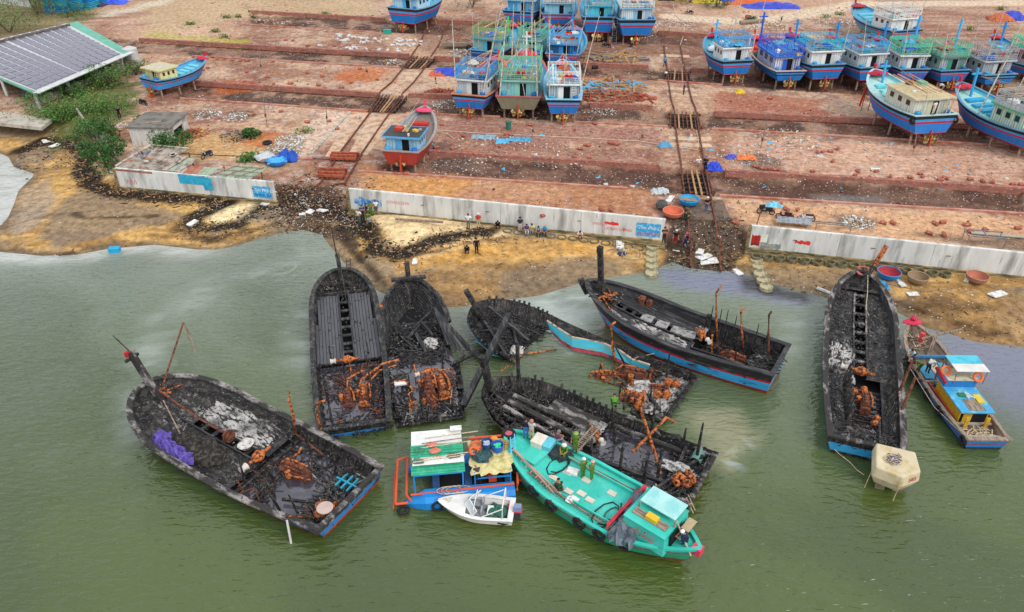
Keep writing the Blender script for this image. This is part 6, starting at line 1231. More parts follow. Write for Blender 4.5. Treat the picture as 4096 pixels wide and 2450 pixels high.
U=[to_local(D,P(*q))for q in up_];Lq=[to_local(D,P(*q))for q in lo_];Mq=[a.lerp(b,.72)for a,b in zip(U,Lq)];n=len(U)
o=MB().add(U+Mq,[(i,i+1,n+i+1,n+i)for i in range(n-1)]).build('fallen_turquoise_side',TURQ,D);o.modifiers.new('t','SOLIDIFY').thickness=.08
o=MB().add(Mq+Lq,[(i,i+1,n+i+1,n+i)for i in range(n-1)]).build('fallen_red_strake',mat('worn_red_pink',c('#a84450'),c('#5c3a38'),scale=2,rough=.8),D);o.modifiers.new('t','SOLIDIFY').thickness=.08
MB().tube(U,.08,6).build('broken_rail',mat('pale_split_wood',c('#c8a890'),c('#6c564a'),scale=3,rough=.9),D)
for w_,h_,a,b,n in((A,hA,.4,.97,900),(F_,hF,.4,.96,420),(Gg,hG,.38,.96,700),(E_,hE,.48,.95,600),(Cc,hC,.5,.8,300)):soot(w_,h_,a,b,n,50+n)
# ---------------------------------------------------------------- floating craft that did not burn
GREEN=mat('sea_green_paint',c('#36b8a8'),c('#58c8b8'),scale=.6,lo=.45,hi=.7,rough=.6,bump=.1,col3=c('#4a8a7c'),s3=3.5,lo3=.6,hi3=.72)
GREEN2=mat('green_hull_paint',c('#2fae8c'),c('#3f8f5c'),scale=.8,lo=.5,hi=.7,rough=.5,bump=.1)
REDS=mat('red_stripe_paint',c('#c43040'),c('#9a2a34'),scale=2,rough=.5)
def green_boat():
 bow=P(2805,2195,2.0);st=P(2035,1742,1.9);d=bow-st;L=d.xy.length;rz=atan2(-d.x,d.y)
 root=empty('green_boat',(st.x,st.y,0),rz,'sea green wooden boat with flat open deck and red stripe, people aboard','boat')
 h=Hull(L,4.6,zk=-.8,zs=2.0,zm=1.35,zb=1.9,ws=.35,tb=.6,n=2.2,m=1.3,rake=1.2,bh=.12,tr=.6,N=34,th=.08)
 h.half=lambda t:2.3*min((1-max(0,(.42-t)/.44)**2.0)**.7 if t<.42 else 1,(1-max(0,(t-.6)/.4)**1.9)**.85 if t>.6 else 1)
 h.shell([(0,.38,0),(.38,.74,1),(.74,.82,2),(.82,1.01,3)],[paint('#7a4a34',.6),GREEN2,REDS,GREEN],root);h.lining(GREEN,root)
 h.deck(GREEN,root,0.01,.995,-1,1,camber=.12,name='deck',N=24);h.gunwale(GREEN,root,w=.22,th=.14,transom=False)
 for sx in(-1,1):
  mb=MB();n=22
  for k in range(n):
   t,u=.06+.6*k/n,.06+.6*(k+1)/n;a,b=h.at(t,.66*sx,.12),h.at(u,.66*sx,.12)
   mb.bar(a,b,.09,.32)
  mb.build('deck_coaming',GREEN,root)
  mb=MB()
  for k in range(26):t=.2+.42*k/26;mb.bar(h.at(t,.69*sx,.1),h.at(t,.8*sx,.1),.06,.05)
  mb.bar(h.at(.2,.69*sx,.12),h.at(.62,.69*sx,.12),.05,.06);mb.bar(h.at(.2,.8*sx,.12),h.at(.62,.8*sx,.12),.05,.06);mb.build('wooden_grating',OLDWOOD,root)
 MB().box(h.at(.14,-.0,.16),(1.6,1.7,.12)).build('deck_hatch',GREEN,root)
 for t,x in((.3,.3),(.34,.42),(.33,-.15),(.42,-.25),(.45,.25),(.5,.3),(.55,-.3),(.4,.42)):MB().box(h.at(t,x,.115),(.38,.55,.03),rz=.05).build('pale_deck_patch',mat('bare_patch',c('#c9bfae'),rough=.8),root)
 MB().torus((0,.0,2.05),.36,.13).build('tyre',BLACK,root,smooth=True);MB().lathe([(0,0),(.28,0),(.28,.06),(0,.06)],14,at=(0,0,2.03)).build('pink_cap',paint('#c05a68',.3),root)
 for t in(.12,.27,.38,.53,.63,.74):q=h.pt(t,.86,1);MB().torus((q.x+.14,q.y,q.z),.34,.12,M=Matrix.Rotation(pi/2,3,'Y')).build('tyre_fender',BLACK,root,smooth=True);
 MB().box((0,L-.2,1.75),(.5,.55,.5)).build('red_bow_block',paint('#d0405a',.2),root)
 y0=h.L*.655;zd=h.deckz(.7)
 MB().bar((-2.0,y0,zd+.55),(2.0,y0,zd+.55),.2,.22).build('red_thwart',REDS,root)
 for x in(-1.95,1.95):MB().bar((x,y0,zd),(x,y0,zd+.6),.16).build('thwart_post',paint('#c86a5a',.5),root)
 MB().box((0,y0+1.0,zd+.03),(3.2,1.6,.06)).build('grey_well_floor',mat('grey_deck',c('#7f8486'),c('#5a5e60'),rough=.7),root)
 MB().box((-.7,y0+.8,zd+.35),(1.4,1.2,.08)).build('pale_hatch_board',mat('cream_board',c('#c4b090'),rough=.8),root)
 for x,y,col_ in((1.0,.6,'#d8d0c0'),(.4,.9,'#d8d4cc')):tag(MB().box((x,y0+y,zd+.25),(.6,.5,.3)).build('white_crate',paint(col_,.2),root))
 MB().torus((.5,y0+1.15,zd+.2),.25,.08).build('white_rim',WHITE,root)
 q=h.L*.79;cz=zd
 wl_=MB().box((0,q,cz+.62),(2.9,2.9,1.24),tap=.9).build('wheelhouse',GREEN,root)
 MB().box((0,q,cz+1.27),(2.72,2.72,.06)).build('wheelhouse_top',GREEN,root);MB().box((.1,q+1.48,cz+.6),(1.5,.05,1.1)).build('doorway',DARK,root)
 MB().box((-.6,q+.1,cz+1.7),(1.45,2.3,.06),rz=0).build('awning',mat('pale_aqua_canvas',c('#a4d4d0'),c('#86c4c4'),scale=1.2,rough=.6,bump=.1),root)
 for x,y in((-1.5,-1.0),(-1.5,1.3),(.25,-1.0),(.25,1.3)):MB().bar((x,q+y,cz+1.3),(x,q+y,cz+1.75),.08).build('awning_post',OLDWOOD,root)
 MB().box((.62,q,cz+1.34),(.5,2.2,.06)).build('wooden_tray',OLDWOOD,root);MB().box((.62,q+.1,cz+1.48),(.42,.7,.26)).build('yellow_crate',paint('#e0b428',.1),root)
 MB().box((-.7,q+1.75,cz+1.0),(1.0,.5,.06)).build('tan_canopy',mat('tan_canvas',c('#b09a7c'),rough=.9),root)
 RL=paint('#c8344c',.1);s=text_obj('painted_number','0947709090',.42,RL,wl_,(0,0,0),(0,0,0));s.rotation_euler=Euler((radians(90),0,radians(90)));s.location=(1.456,q-1.35,cz+.5)
 s=text_obj('painted_words','NC4 ĐT CỤ',.26,RL,wl_,(0,0,0),(radians(90),0,radians(90)));s.location=(1.456,q-.5,cz+.92)
 MB().tube([(0,h.L*.88,cz+1.6),(.4,h.L*.975,cz+.1)],.05,6).build('stay_pole',ROPE,root)
 for k in range(2):MB().bar(h.at(.06+.03*k,.85,.5),h.at(.36+.03*k,.8-.1*k,.25),.07).build('long_rail',mat('pinkish_pipe',c('#c08878'),rough=.8),root)
 for k in range(8):MB().bar(h.at(.08+.035*k,.86,.45),h.at(.08+.035*k,.7,.4),.05).build('rail_rung',mat('pinkish_pipe',c('#c08878')),root)
 ladder(root,tuple(h.at(.1,.95,.5)),tuple(h.at(.04,.4,.7)),.4,paint('#5fb4d8',.3),n=5)
 for q_,R_,m_ in((h.at(.27,-.2,.1),.75,BLACK),(h.at(.6,.45,.1),.9,BLACK),(h.at(.62,.35,.12),.5,mat('green_hose',c('#3a5a44'),rough=.6))):
  MB().tube([q_+Vector((R_*cos(a/9*2*pi)*(1+.04*a),R_*sin(a/9*2*pi)*.7,.03*(a%3)))for a in range(14)],.045,5).build('hose',m_,root)
 return root,h
GB,hG2=green_boat()
def onboat(root,h,t,x,dz=0):
 q=h.at(t,x,dz);M=Matrix.Rotation(root.rotation_euler.z,3,'Z');return Vector(root.location)+M@q
def thing_mesh(o,loc,rz,label,cat,group=None):o.location=loc;o.rotation_euler=(0,0,rz);return tag(o,label,cat,group)
o=cloth('grey_tarpaulin','crumpled grey tarpaulin draped over the engine well of the green boat','tarpaulin',onboat(GB,hG2,.705,.1,.05),(4.4,1.7,1.0),mat('grey_tarp',c('#56626c'),c('#353e46'),scale=2,lo=.5,hi=.65,rough=.35,bump=.5),rz=GB.rotation_euler.z+.15,seed=5,amp=.3,nx=18,ny=9,drop=.9)
for t,x,cc,lb in((.13,-.62,'#d8cfc0','cream lidded ice box beside the hatch of the green boat'),(.17,-.66,'#5fbccc','light blue ice box beside the cream one on the green boat')):
 q=onboat(GB,hG2,t,x,.3);b=MB().box((0,0,0),(.95,.75,.5)).box((0,0,.29),(1.0,.8,.07)).build('ice_box',paint(cc,.2));thing_mesh(b,q,GB.rotation_euler.z+.2,lb,'ice box')
for t,x,lb in((.22,-.6,'dark folded netting crate on the green boat deck'),(.25,-.66,'black square crate beside the folded nets on the green boat')):
 b=MB().box((0,0,.12),(1.1,.9,.24)).box((0,0,.3),(1.0,.8,.1),rz=.3).build('net_crate',mat('dark_net',c('#3a4444'),c('#22282a'),scale=8,rough=.9,bump=.6));thing_mesh(b,onboat(GB,hG2,t,x),.5,lb,'crate')
b=MB().box((0,0,.12),(.55,.75,.24)).box((0,0,.26),(.45,.65,.05)).build('foam_tray',FOAM);thing_mesh(b,onboat(GB,hG2,.345,-.25,.02),GB.rotation_euler.z+.3,'white foam tray on the green deck beside the standing officers','tray')
b=MB().blob((0,0,.1),(.4,.3,.22),9,5,.3,half=True).build('plastic_bag',FOAM);thing_mesh(b,onboat(GB,hG2,.44,.62),0,'black and white bag on the near edge of the green deck','bag')
a_=onboat(GB,hG2,.28,-.95,.35);e_=Vector((Matrix.Rotation(E_.rotation_euler.z,3,'Z')@hE.at(.47,.1,1.0))+Vector(E_.location));e_=a_+(e_-a_)*1.0;mb=MB();d_=(e_-a_);s_=Vector((-d_.y,d_.x,0)).normalized()*.22
mb.bar(a_-s_,e_-s_,.07,.1).bar(a_+s_,e_+s_,.07,.1);o=empty('gangway_ladder',a_,0,'pale wooden ladder laid from the green boat to the black wreck','ladder')
mb.v=[tuple(Vector(v)-a_)for v in mb.v];mb.build('ladder_rail',OLDWOOD,o)
for k in range(1,16):q=d_*k/16;MB().bar(q-s_,q+s_,.05,.05).build('rung',OLDWOOD,o)
# ------------------------------------------------ blue work raft
def raft():
 a=P(1668,1950,.9);b=P(2050,1900,.9);c0=P(1850,1925,0);rz=radians(7)
 root=empty('work_raft',(c0.x,c0.y,0),rz,'blue pontoon work raft with green roofed shelter and orange pipe frame','raft')
 RB=mat('bright_blue_steel',c('#1f86d0'),c('#3a74c0'),scale=1.0,lo=.5,hi=.65,rough=.5,bump=.05,col3=c('#5aa8dc'),s3=5,lo3=.68,hi3=.72);OR=paint('#d4583a',.3)
 for y,nm in((-1.55,'near'),(1.35,'far')):
  mb=MB();prof=[(-.62,-.4),(.62,-.4),(.62,.45),(.35,.72),(-.35,.72),(-.62,.45)];X_=[-3.55,-2.5,3.1,3.1];q=[]
  for k,(x,s)in enumerate(((-3.6,.25),(-2.4,1),(3.2,1))):q+=[(x,y+u*s,.1+v*(s if k==0 else 1))for u,v in prof]
  fs=[(k*6+i,(k+1)*6+i,(k+1)*6+(i+1)%6,k*6+(i+1)%6)for k in range(2)for i in range(6)]+[tuple(range(6)),tuple(range(17,11,-1))]
  mb.add(q,fs).build('pontoon',RB,root)
 for x in(-1.7,.35,2.9):MB().box((x,-.1,.62),(.45,2.2,.12)).build('deck_beam',mat('navy_beam',c('#2c4f7c'),rough=.7),root)
 MB().box((-.9,-.1,.34),(2.1,1.8,.06)).build('dark_well',DARK,root);MB().box((1.6,-.1,.34),(2.1,1.8,.06)).build('dark_well',DARK,root)
 RG=mat('green_sheet',c('#2f9c78'),c('#4ab08c'),scale=2,rough=.5);mb=MB();n=26;W_=3.3;Dp=3.9
 roof=[(MB(),RG,'green_roof_sheet',-1.45,.95),(MB(),WHITE,'white_roof_sheet',.95,2.45)]
 for mb,m_,nm,ya,yb_ in roof:
  for i in range(20):
   y=ya+(yb_-ya)*i/20;y2=ya+(yb_-ya)*(i+1)/20;z=2.3+.22*(1-abs((y+y2)/2-.4)/2)+(.04 if i%2 else 0)
   mb.box((-1.5,(y+y2)/2,z),(W_-(.06 if nm[0]=='w' else 0),(y2-y)*1.02,.05))
  mb.build(nm,m_,root)
 MB().box((-1.45,-.55,2.58),(W_-.1,.65,.04)).build('white_roof_strip',WHITE,root);MB().box((-.2,2.2,2.62),(.75,.45,.04)).build('slotted_panel',FOAM,root)
 for x in(-3.0,0.0):
  for y in(-1.4,2.3):MB().bar((x,y,.7),(x,y,2.3),.09).build('shelter_post',RB,root)
 for y in(-1.4,2.3):MB().bar((-3.0,y,2.25),(0,y,2.25),.1).build('shelter_beam',RB,root)
 for k,(y,m_)in enumerate(((-.7,ROPE),(-.5,ROPE),(.5,ROPE),(.9,OLDWOOD),(1.35,ROPE))):MB().tube([(-3.0+.2*k,y,2.72),(.2+.25*k,y+.25,2.74)],.035,5).build('bamboo_pole',m_,root)
 for x,y,hx in((-2.7,-.55,'#5c7466'),(-.5,-.3,'#50645a'),(-2.6,.45,'#3f8064'),(-1.8,.8,'#d07a68'),(-1.6,.25,'#d07a68')):MB().blob((x,y,2.6),(.4,.25,.16),9,4,.3,half=True).build('net_bundle',paint(hx,.5),root)
 for x in(.75,3.0):
  for y in(-1.2,1.5):MB().bar((x,y,.7),(x,y,1.9),.07).build('platform_post',RB,root)
 MB().bar((.75,-1.2,1.35),(3.0,-1.2,1.35),.07).build('platform_rail',RB,root)
 cloth('cream_tarp',None,None,(1.85,.1,1.86),(2.7,3.1,.12),mat('cream_tarp',c('#cfc48c'),c('#b0a468'),scale=2,rough=.7,bump=.3),seed=9,amp=.08,parent=root)
 for x,y,r_,hx,fx in((1.7,.75,.38,'#2a4f78','#a8b4cc'),(2.35,.45,.4,'#2a62b8','#3cc49c')):
  o=MB().lathe([(r_*.8,0),(r_,.5),(r_*.94,.5),(r_*.75,.05)],18,at=(x,y,2.05)).build('tub',paint(hx,.1),root);mb=MB()
  for k in range(9):mb.blob((x+rnd.uniform(-.18,.18),y+rnd.uniform(-.18,.18),2.38),(.12,.12,.1),7,4,.1)
  tag(mb.build('tub_contents',paint(fx,.1),o),kind='stuff')
 MB().torus((1.05,.95,2.15),.3,.1).build('life_ring',paint('#e0663c',.1),root,smooth=True);MB().torus((.85,.45,2.12),.28,.1,M=Euler((.3,.2,0)).to_matrix()).build('life_ring',paint('#e0663c',.1),root,smooth=True);MB().blob((2.2,1.2,2.2),(.3,.3,.3),12,8,0).build('orange_float',paint('#e08a3c',.1),root,smooth=True)
 MB().blob((1.35,0,2.0),(.6,.55,.28),12,5,.3,half=True).build('dark_net_heap',mat('teal_net',c('#3c5c5e'),c('#283c40'),scale=7,rough=.9,bump=.7),root);MB().blob((2.75,.85,2.0),(.35,.5,.25),10,5,.3,half=True).build('tan_net_heap',mat('tan_net',c('#a88a4c'),c('#6c5632'),scale=7,rough=.9),root)
 e=MB();e.box((1.9,-.6,.75),(.5,.4,.5));e.lathe([(0,0),(.2,0),(.2,.3),(0,.3)],10,at=(1.5,-.4,.9));e.build('orange_engine',paint('#e0562c',.2),root);e=MB();e.box((2.1,.5,.8),(1.5,.35,.35)).tube([(1.4,.5,.9),(2.9,.5,.9)],.12,8);e.build('dark_engine',mat('navy_engine',c('#22385c'),c('#15181c'),scale=5,rough=.6),root)
 def fr(pts,r_=.08,nm='orange_pipe_frame'):MB().tube(pts,r_,7).build(nm,OR,root)
 fr([(-3.3,-1.5,.75),(3.2,-1.5,.92)],.07,'pink_guard_pipe');fr([(-3.45,1.6,.9),(-3.55,-1.6,.9),(-3.3,-1.7,.4)]);fr([(-4.1,1.5,.9),(-4.25,-2.0,.6)]);fr([(-4.25,-2.0,.6),(-3.5,-1.9,.5)]);fr([(-4.1,1.5,.9),(-3.5,1.6,.95)]);fr([(-4.3,1.0,.4),(-4.4,-2.0,.2)],.05)
 fr([(.6,1.9,1.9),(3.4,1.9,1.9),(3.6,.5,1.4),(3.4,-1.6,1.0),(3.35,-1.65,.5)]);fr([(3.5,.6,1.0),(3.9,-.2,.8),(3.9,-1.0,.6),(3.45,-.9,.6)],.09);fr([(3.3,1.4,1.2),(3.5,-.4,.7)],.07)
 MB().torus((-3.8,-2.15,.2),.3,.11).build('tyre_fender',BLACK,root,smooth=True);MB().torus((-1.7,-2.25,.3),.28,.09,M=Matrix.Rotation(1.3,3,'X')).build('tyre_fender',BLACK,root,smooth=True)
 for k in range(3):MB().tube([(-.9+.3*k+.8*cos(a),-1.55+.35*sin(a),.86+.02*a)for a in[i*.5 for i in range(12)]],.03,4).build('rope_coil',ROPE,root)
 return root
RF_=raft()
# ------------------------------------------------ white motorboat
def motorboat():
 bow=P(1803,2015,.8);st=P(2052,2040,.75);d=bow-st;L=4.6;rz=atan2(-d.x,d.y)
 root=empty('motor_boat',(st.x,st.y,.0),rz,'small white motorboat with windscreen and outboard moored against the blue raft','motorboat')
 WB_=mat('white_gelcoat',(.74,.73,.70),(.55,.5,.42),scale=1.2,lo=.6,hi=.8,rough=.3,bump=.02,col3=c('#b08a5c'),s3=5,lo3=.72,hi3=.78)
 h=Hull(L,1.95,zk=-.25,zs=.72,zm=.72,zb=1.0,ws=.9,tb=.4,n=1.9,m=1.2,rake=.7,bh=.5,tr=0,N=24,th=.12,flat=.35,bm=.8)
 h.shell([(0,.45,0),(.45,.85,1),(.85,.9,2),(.9,1.01,1)],[mat('rust_stained_hull',c('#b08058'),c('#d8d0c4'),scale=1.5,rough=.5),WB_,paint('#7c5a44',.2)],root);h.lining(WB_,root)
 h.deck(mat('grey_cockpit_floor',c('#9a9a96'),rough=.8),root,0,.75,name='cockpit_floor');h.gunwale(WB_,root,w=.24,th=.05)
 mb=MB();T=[.62,.7,.8,.9,.97,.995];v=[]
 for t in T:w_=h.half(t);v+=[(-w_+.02,t*L,h.sheer(t)+.03),(0,t*L,h.sheer(t)+.12*min(1,w_)),(w_-.02,t*L,h.sheer(t)+.03)]
 mb.add(v,[(3*i+k,3*i+k+1,3*i+k+4,3*i+k+3)for i in range(5)for k in(0,1)]).build('foredeck',WB_,root)
 for sx in(-1,1):
  a=Vector((sx*.85,L*.52,.85));b=Vector((sx*.05,L*.64,.95));u=Vector((0,-.3,.42))
  f=MB().bar(a,b,.05).bar(a+u,b+u,.05).bar(a,a+u,.05).bar(b,b+u,.05).build('windscreen_frame',WHITE,root);MB().add([a,b,b+u,a+u],[(0,1,2,3)]).build('windscreen',mat('clear_screen',(.55,.58,.58),rough=.1),f)
  MB().tube([(sx*.85,L*.5,.8),(sx*.8,L*.5,1.35),(0,L*.5,1.4)],.03,5).build('grab_frame',WHITE,root)
 MB().tube([(-.85,L*.12,.75),(-.8,L*.12,1.7),(.8,L*.12,1.7),(.85,L*.12,.75)],.04,6).build('roll_bar',WHITE,root);MB().tube([(.8,L*.12,1.6),(.85,L*.4,.8)],.035,5).build('roll_bar_brace',WHITE,root);MB().tube([(-.8,L*.12,1.6),(-.85,L*.4,.8)],.035,5).build('roll_bar_brace',WHITE,root)
 for x in(-.4,.35):MB().box((x,L*.46,.55),(.5,.5,.3)).box((x,L*.46-.25,.8),(.5,.1,.5)).build('seat',mat('grey_vinyl',c('#8c9098'),rough=.6),root)
 MB().box((0,L*.3,.4),(.7,.4,.35)).build('white_box',WHITE,root);MB().blob((.1,L*.22,.3),(.7,.75,.32),13,6,.3,half=True).build('green_net',mat('green_net',c('#3f7060'),c('#2a4c44'),scale=7,rough=.9,bump=.7),root);MB().blob((-.6,L*.14,.3),(.3,.5,.3),9,5,.3,half=True).build('dark_net',BLACK,root);MB().box((.6,L*.06,.35),(.35,.3,.2)).build('red_fuel_tank',paint('#d0444c',.1),root)
 o=MB().box((0,-.28,.95),(.42,.55,.42),tap=.8).build('outboard_cowl',mat('blue_grey_cowl',c('#7f8ab0'),rough=.3),root);MB().box((0,-.28,.76),(.44,.57,.1)).build('red_cowl_band',paint('#c8303c',.0),o);MB().box((0,-.3,.35),(.2,.3,.8)).build('outboard_leg',mat('dark_grey_metal',c('#3c424c'),rough=.5),root)
 NB=mat('navy_lettering',c('#1f2a6c'),rough=.5)
 for k in range(16):
  if k%5==4:continue
  t=.12+.034*k;p_=h.pt(t,.62,1);MB().box((p_.x+.012,p_.y,p_.z),(.02,.12,.1 if k>11 else .07)).build('side_letter_block',NB,root)
 MB().tube([(0,L*.97,1.0),(.1,L*.9,1.12),(-.2,L*.85,1.1),(.2,L*.82,1.1),(0,L*.9,1.12)],.025,4).build('bow_rope',ROPE,root)
 return root
MBt=motorboat()
# ------------------------------------------------ blue and yellow fishing boat at right
def right_boat():
 loc,rz,L,Wt=place((3640,1300,1.6),(3869,1764,1.0),(4042,1762,1.0))
 root=empty('fishing_boat',(loc.x,loc.y,0),rz,'narrow blue fishing boat with yellow panelled cabin moored at the right','fishing boat')
 h=Hull(L,3.3,zk=-.7,zs=1.0,zm=.9,zb=1.9,ws=.86,tb=.62,n=2.2,m=1.4,rake=1.2,bh=.4,N=28)
 BL=paint('#2080c8',.6);h.shell([(0,.55,0),(.55,.68,1),(.68,.75,2),(.75,.9,1),(.9,1.01,3)],[paint('#2a3a4c',.6),BL,paint('#a02a3c',.3),mat('worn_grey_wood',c('#8a8078'),c('#5a524c'),scale=3,rough=.9)],root)
 h.lining(OLDWOOD,root);h.deck(mat('worn_deck',c('#7a6a58'),c('#4c423a'),scale=2,lo=.45,hi=.6,rough=.9,bump=.2,stretch=(3,.5,1)),root,0,.98);h.gunwale(OLDWOOD,root,w=.26)
 for a_,b_,m_ in((.72,.74,paint('#2f78a8',.7)),(.5,.515,OLDWOOD)):MB().bar(h.at(a_,-1,.3),h.at(a_,1,.3),.2,.18).build('cross_beam',m_,root)
 for x,y,w_,l_,hx in((-.5,.6,.9,1.6,'#4a9cc0'),(.1,.62,.7,1.4,'#c4b49c'),(.6,.64,.6,1.2,'#4a9cc0'),(.1,.52,.8,.9,'#b0a08c')):MB().box(h.at(y,x,.1),(w_*.9,l_,.12)).build('deck_board',paint(hx,.8),root)
 y0,y1=L*.17,L*.44;w2_=.95;z=h.deckz(.3);YL=mat('yellow_panels',c('#c8a028'),c('#9c7620'),scale=2,lo=.5,hi=.65,rough=.7,bump=.2)
 for sx in(-1,1):
  n=6
  for k in range(n):MB().box((sx*w2_,y0+(y1-y0)*(k+.5)/n,z+.6),(.08,(y1-y0)/n-.05,1.15)).build('yellow_panel',YL,root)
  for k in range(n):MB().box((sx*(w2_+.045),y0+(y1-y0)*(k+.5)/n,z+.62),(.03,(y1-y0)/n-.22,.8)).build('yellow_shutter',paint('#b88c1c',.5),root)
 for sx in(-1,1):MB().box((sx*.7,y0-.5,z+.5),(.25,.1,1.0)).build('yellow_post',YL,root)
 MB().box((0,y0+.02,z+.55),(1.7,.05,1.0)).build('doorway',DARK,root);MB().box((-.45,y0-.02,z+.5),(.6,.05,.9)).build('yellow_door',YL,root)
 TB=mat('sky_blue_roof',c('#3f9cc8'),c('#6cb4d0'),scale=1.5,lo=.5,hi=.65,rough=.6,bump=.1,col3=c('#a8a090'),s3=5,lo3=.6,hi3=.66)
 MB().box((0,(y0+y1)/2-.5,z+1.25),(2.3,y1-y0-.4,.1)).build('roof',TB,root);MB().box((.05,y0+.5,z+1.32),(1.1,1.2,.04)).build('bare_roof_board',OLDWOOD,root)
 MB().box((-.3,(y0+y1)/2-.2,z+1.35),(.5,.4,.12)).build('green_net',paint('#2f7a54',.5),root);MB().box((.7,(y0+y1)/2-.6,z+1.35),(.5,.9,.08)).build('yellow_frame',paint('#d0b840',.4),root)
 ladder(root,(-.1,(y0+y1)/2+.2,z+1.3),(.2,(y0+y1)/2-.6,z+1.4),.4,WHITE,n=5)
 MB().box((0,y1-.35,z+1.6),(2.2,1.3,.6)).build('wheelhouse_top',paint('#2a74b4',.5),root);MB().box((.1,y1-.35,z+1.93),(2.2,1.4,.06)).build('cream_roof',mat('cream_roof',c('#c8c0a8'),c('#a09880'),rough=.8),root)
 for sx in(-1,1):MB().bar((sx*1.1,y1+.3,z+.2),(sx*1.1,y1+.3,z+2.2),.1).build('cabin_post',OLDWOOD,root)
 MB().bar((-1.15,y1+.5,z+1.9),(-1.15,y1-1.1,z+1.75),.16,.2).build('red_rail',paint('#b02a3c',.3),root)
 CV=mat('aqua_canvas',c('#52b8cc'),c('#3fa0b8'),scale=1.5,rough=.7,bump=.15);CW=mat('white_canvas',(.62,.61,.58),rough=.8)
 MB().box((.5,y1+.35,z+2.75),(2.3,1.0,.05)).build('awning',CV,root);MB().box((.5,y1-.62,z+2.75),(2.3,.9,.05)).build('awning_white_strip',CW,root)
 for sx,yy in((-.55,.8),(1.55,.8),(-.55,-1.0),(1.55,-1.0)):MB().bar((sx,y1+yy,z+1.6),(sx,y1+yy,z+2.75),.06).build('awning_post',OLDWOOD,root)
 for x,y in((-.85,y1-.2),(1.1,y1-.9)):MB().torus((x,y,z+2.15),.3,.1,M=Matrix.Rotation(1.0,3,'X')).build('life_ring',paint('#e0703c',.1),root,smooth=True)
 MB().blob((0,L*.985,1.95),(.8,.35,.28),12,5,.05,half=True).build('bow_cap',paint('#c83050',.2),root);MB().blob((0,L*.985,2.3),(.25,.25,.3),10,5,.1,half=True).build('red_knob',paint('#c83050',.2),root)
 q=h.at(.76,.25);MB().bar(q,q+Vector((.5,.7,1.7)),.22).build('bow_mast',OLDWOOD,root);MB().bar(h.at(.82,-.2,.9),h.at(.82,-.2,.9)+Vector((3.4,.8,.4)),.12).build('boom_pole',OLDWOOD,root);q=h.at(.86,.1,.2);MB().tube([q,q+Vector((0,0,.8))],.17,10).build('red_cylinder',paint('#d83a48',.1),root)
 stick_heap(root,h,.8,.92,-.7,.5,40,[ROPE,OLDWOOD],'heaped_rope',.1,.3,.9,.06,5);stick_heap(root,h,.02,.14,-.8,.8,60,[ROPE],'heaped_rope',.05,.3,.9,.05,6)
 for y in(.04,.15):MB().bar(h.at(y,-1,.2),h.at(y,1,.2),.2,.12).build('stern_beam',mat('bleached_wood',c('#a89c90'),rough=.9),root)
 for t in(.02,.27,.42,.56):q=h.pt(t,.82,-1);MB().torus((q.x-.12,q.y,q.z),.3,.11,M=Matrix.Rotation(pi/2,3,'Y')).build('tyre_fender',BLACK,root,smooth=True)
 MB().tube([h.pt(.05,1,-1),h.pt(.3,.8,-1)+Vector((-.25,0,0)),h.pt(.6,.9,-1)+Vector((-.4,0,.2))],.035,4).build('side_rope',ROPE,root)
 for k,sx in enumerate((-1,1)):MB().bar(h.at(.2,sx*.82,.25),h.at(.5,sx*.82,.3),.14,.1).build('red_side_rail',paint('#a8403c',.6),root)
 MB().box(h.at(.35,-.8,.1),(.5,3.4,.12)).build('dark_side_net',mat('black_net',c('#2c3034'),rough=.9,bump=.5),root)
 for x,y,hx in((.2,.5,'#d83a4c'),(.0,.49,'#d8b83c'),(-.4,.5,'#3a94c4')):MB().lathe([(0,0),(.22,0),(.26,.22),(0,.24)],12,at=h.at(y,x,.1)).build('basin',paint(hx,.1),root)
 return root,h
RB_,hR=right_boat()
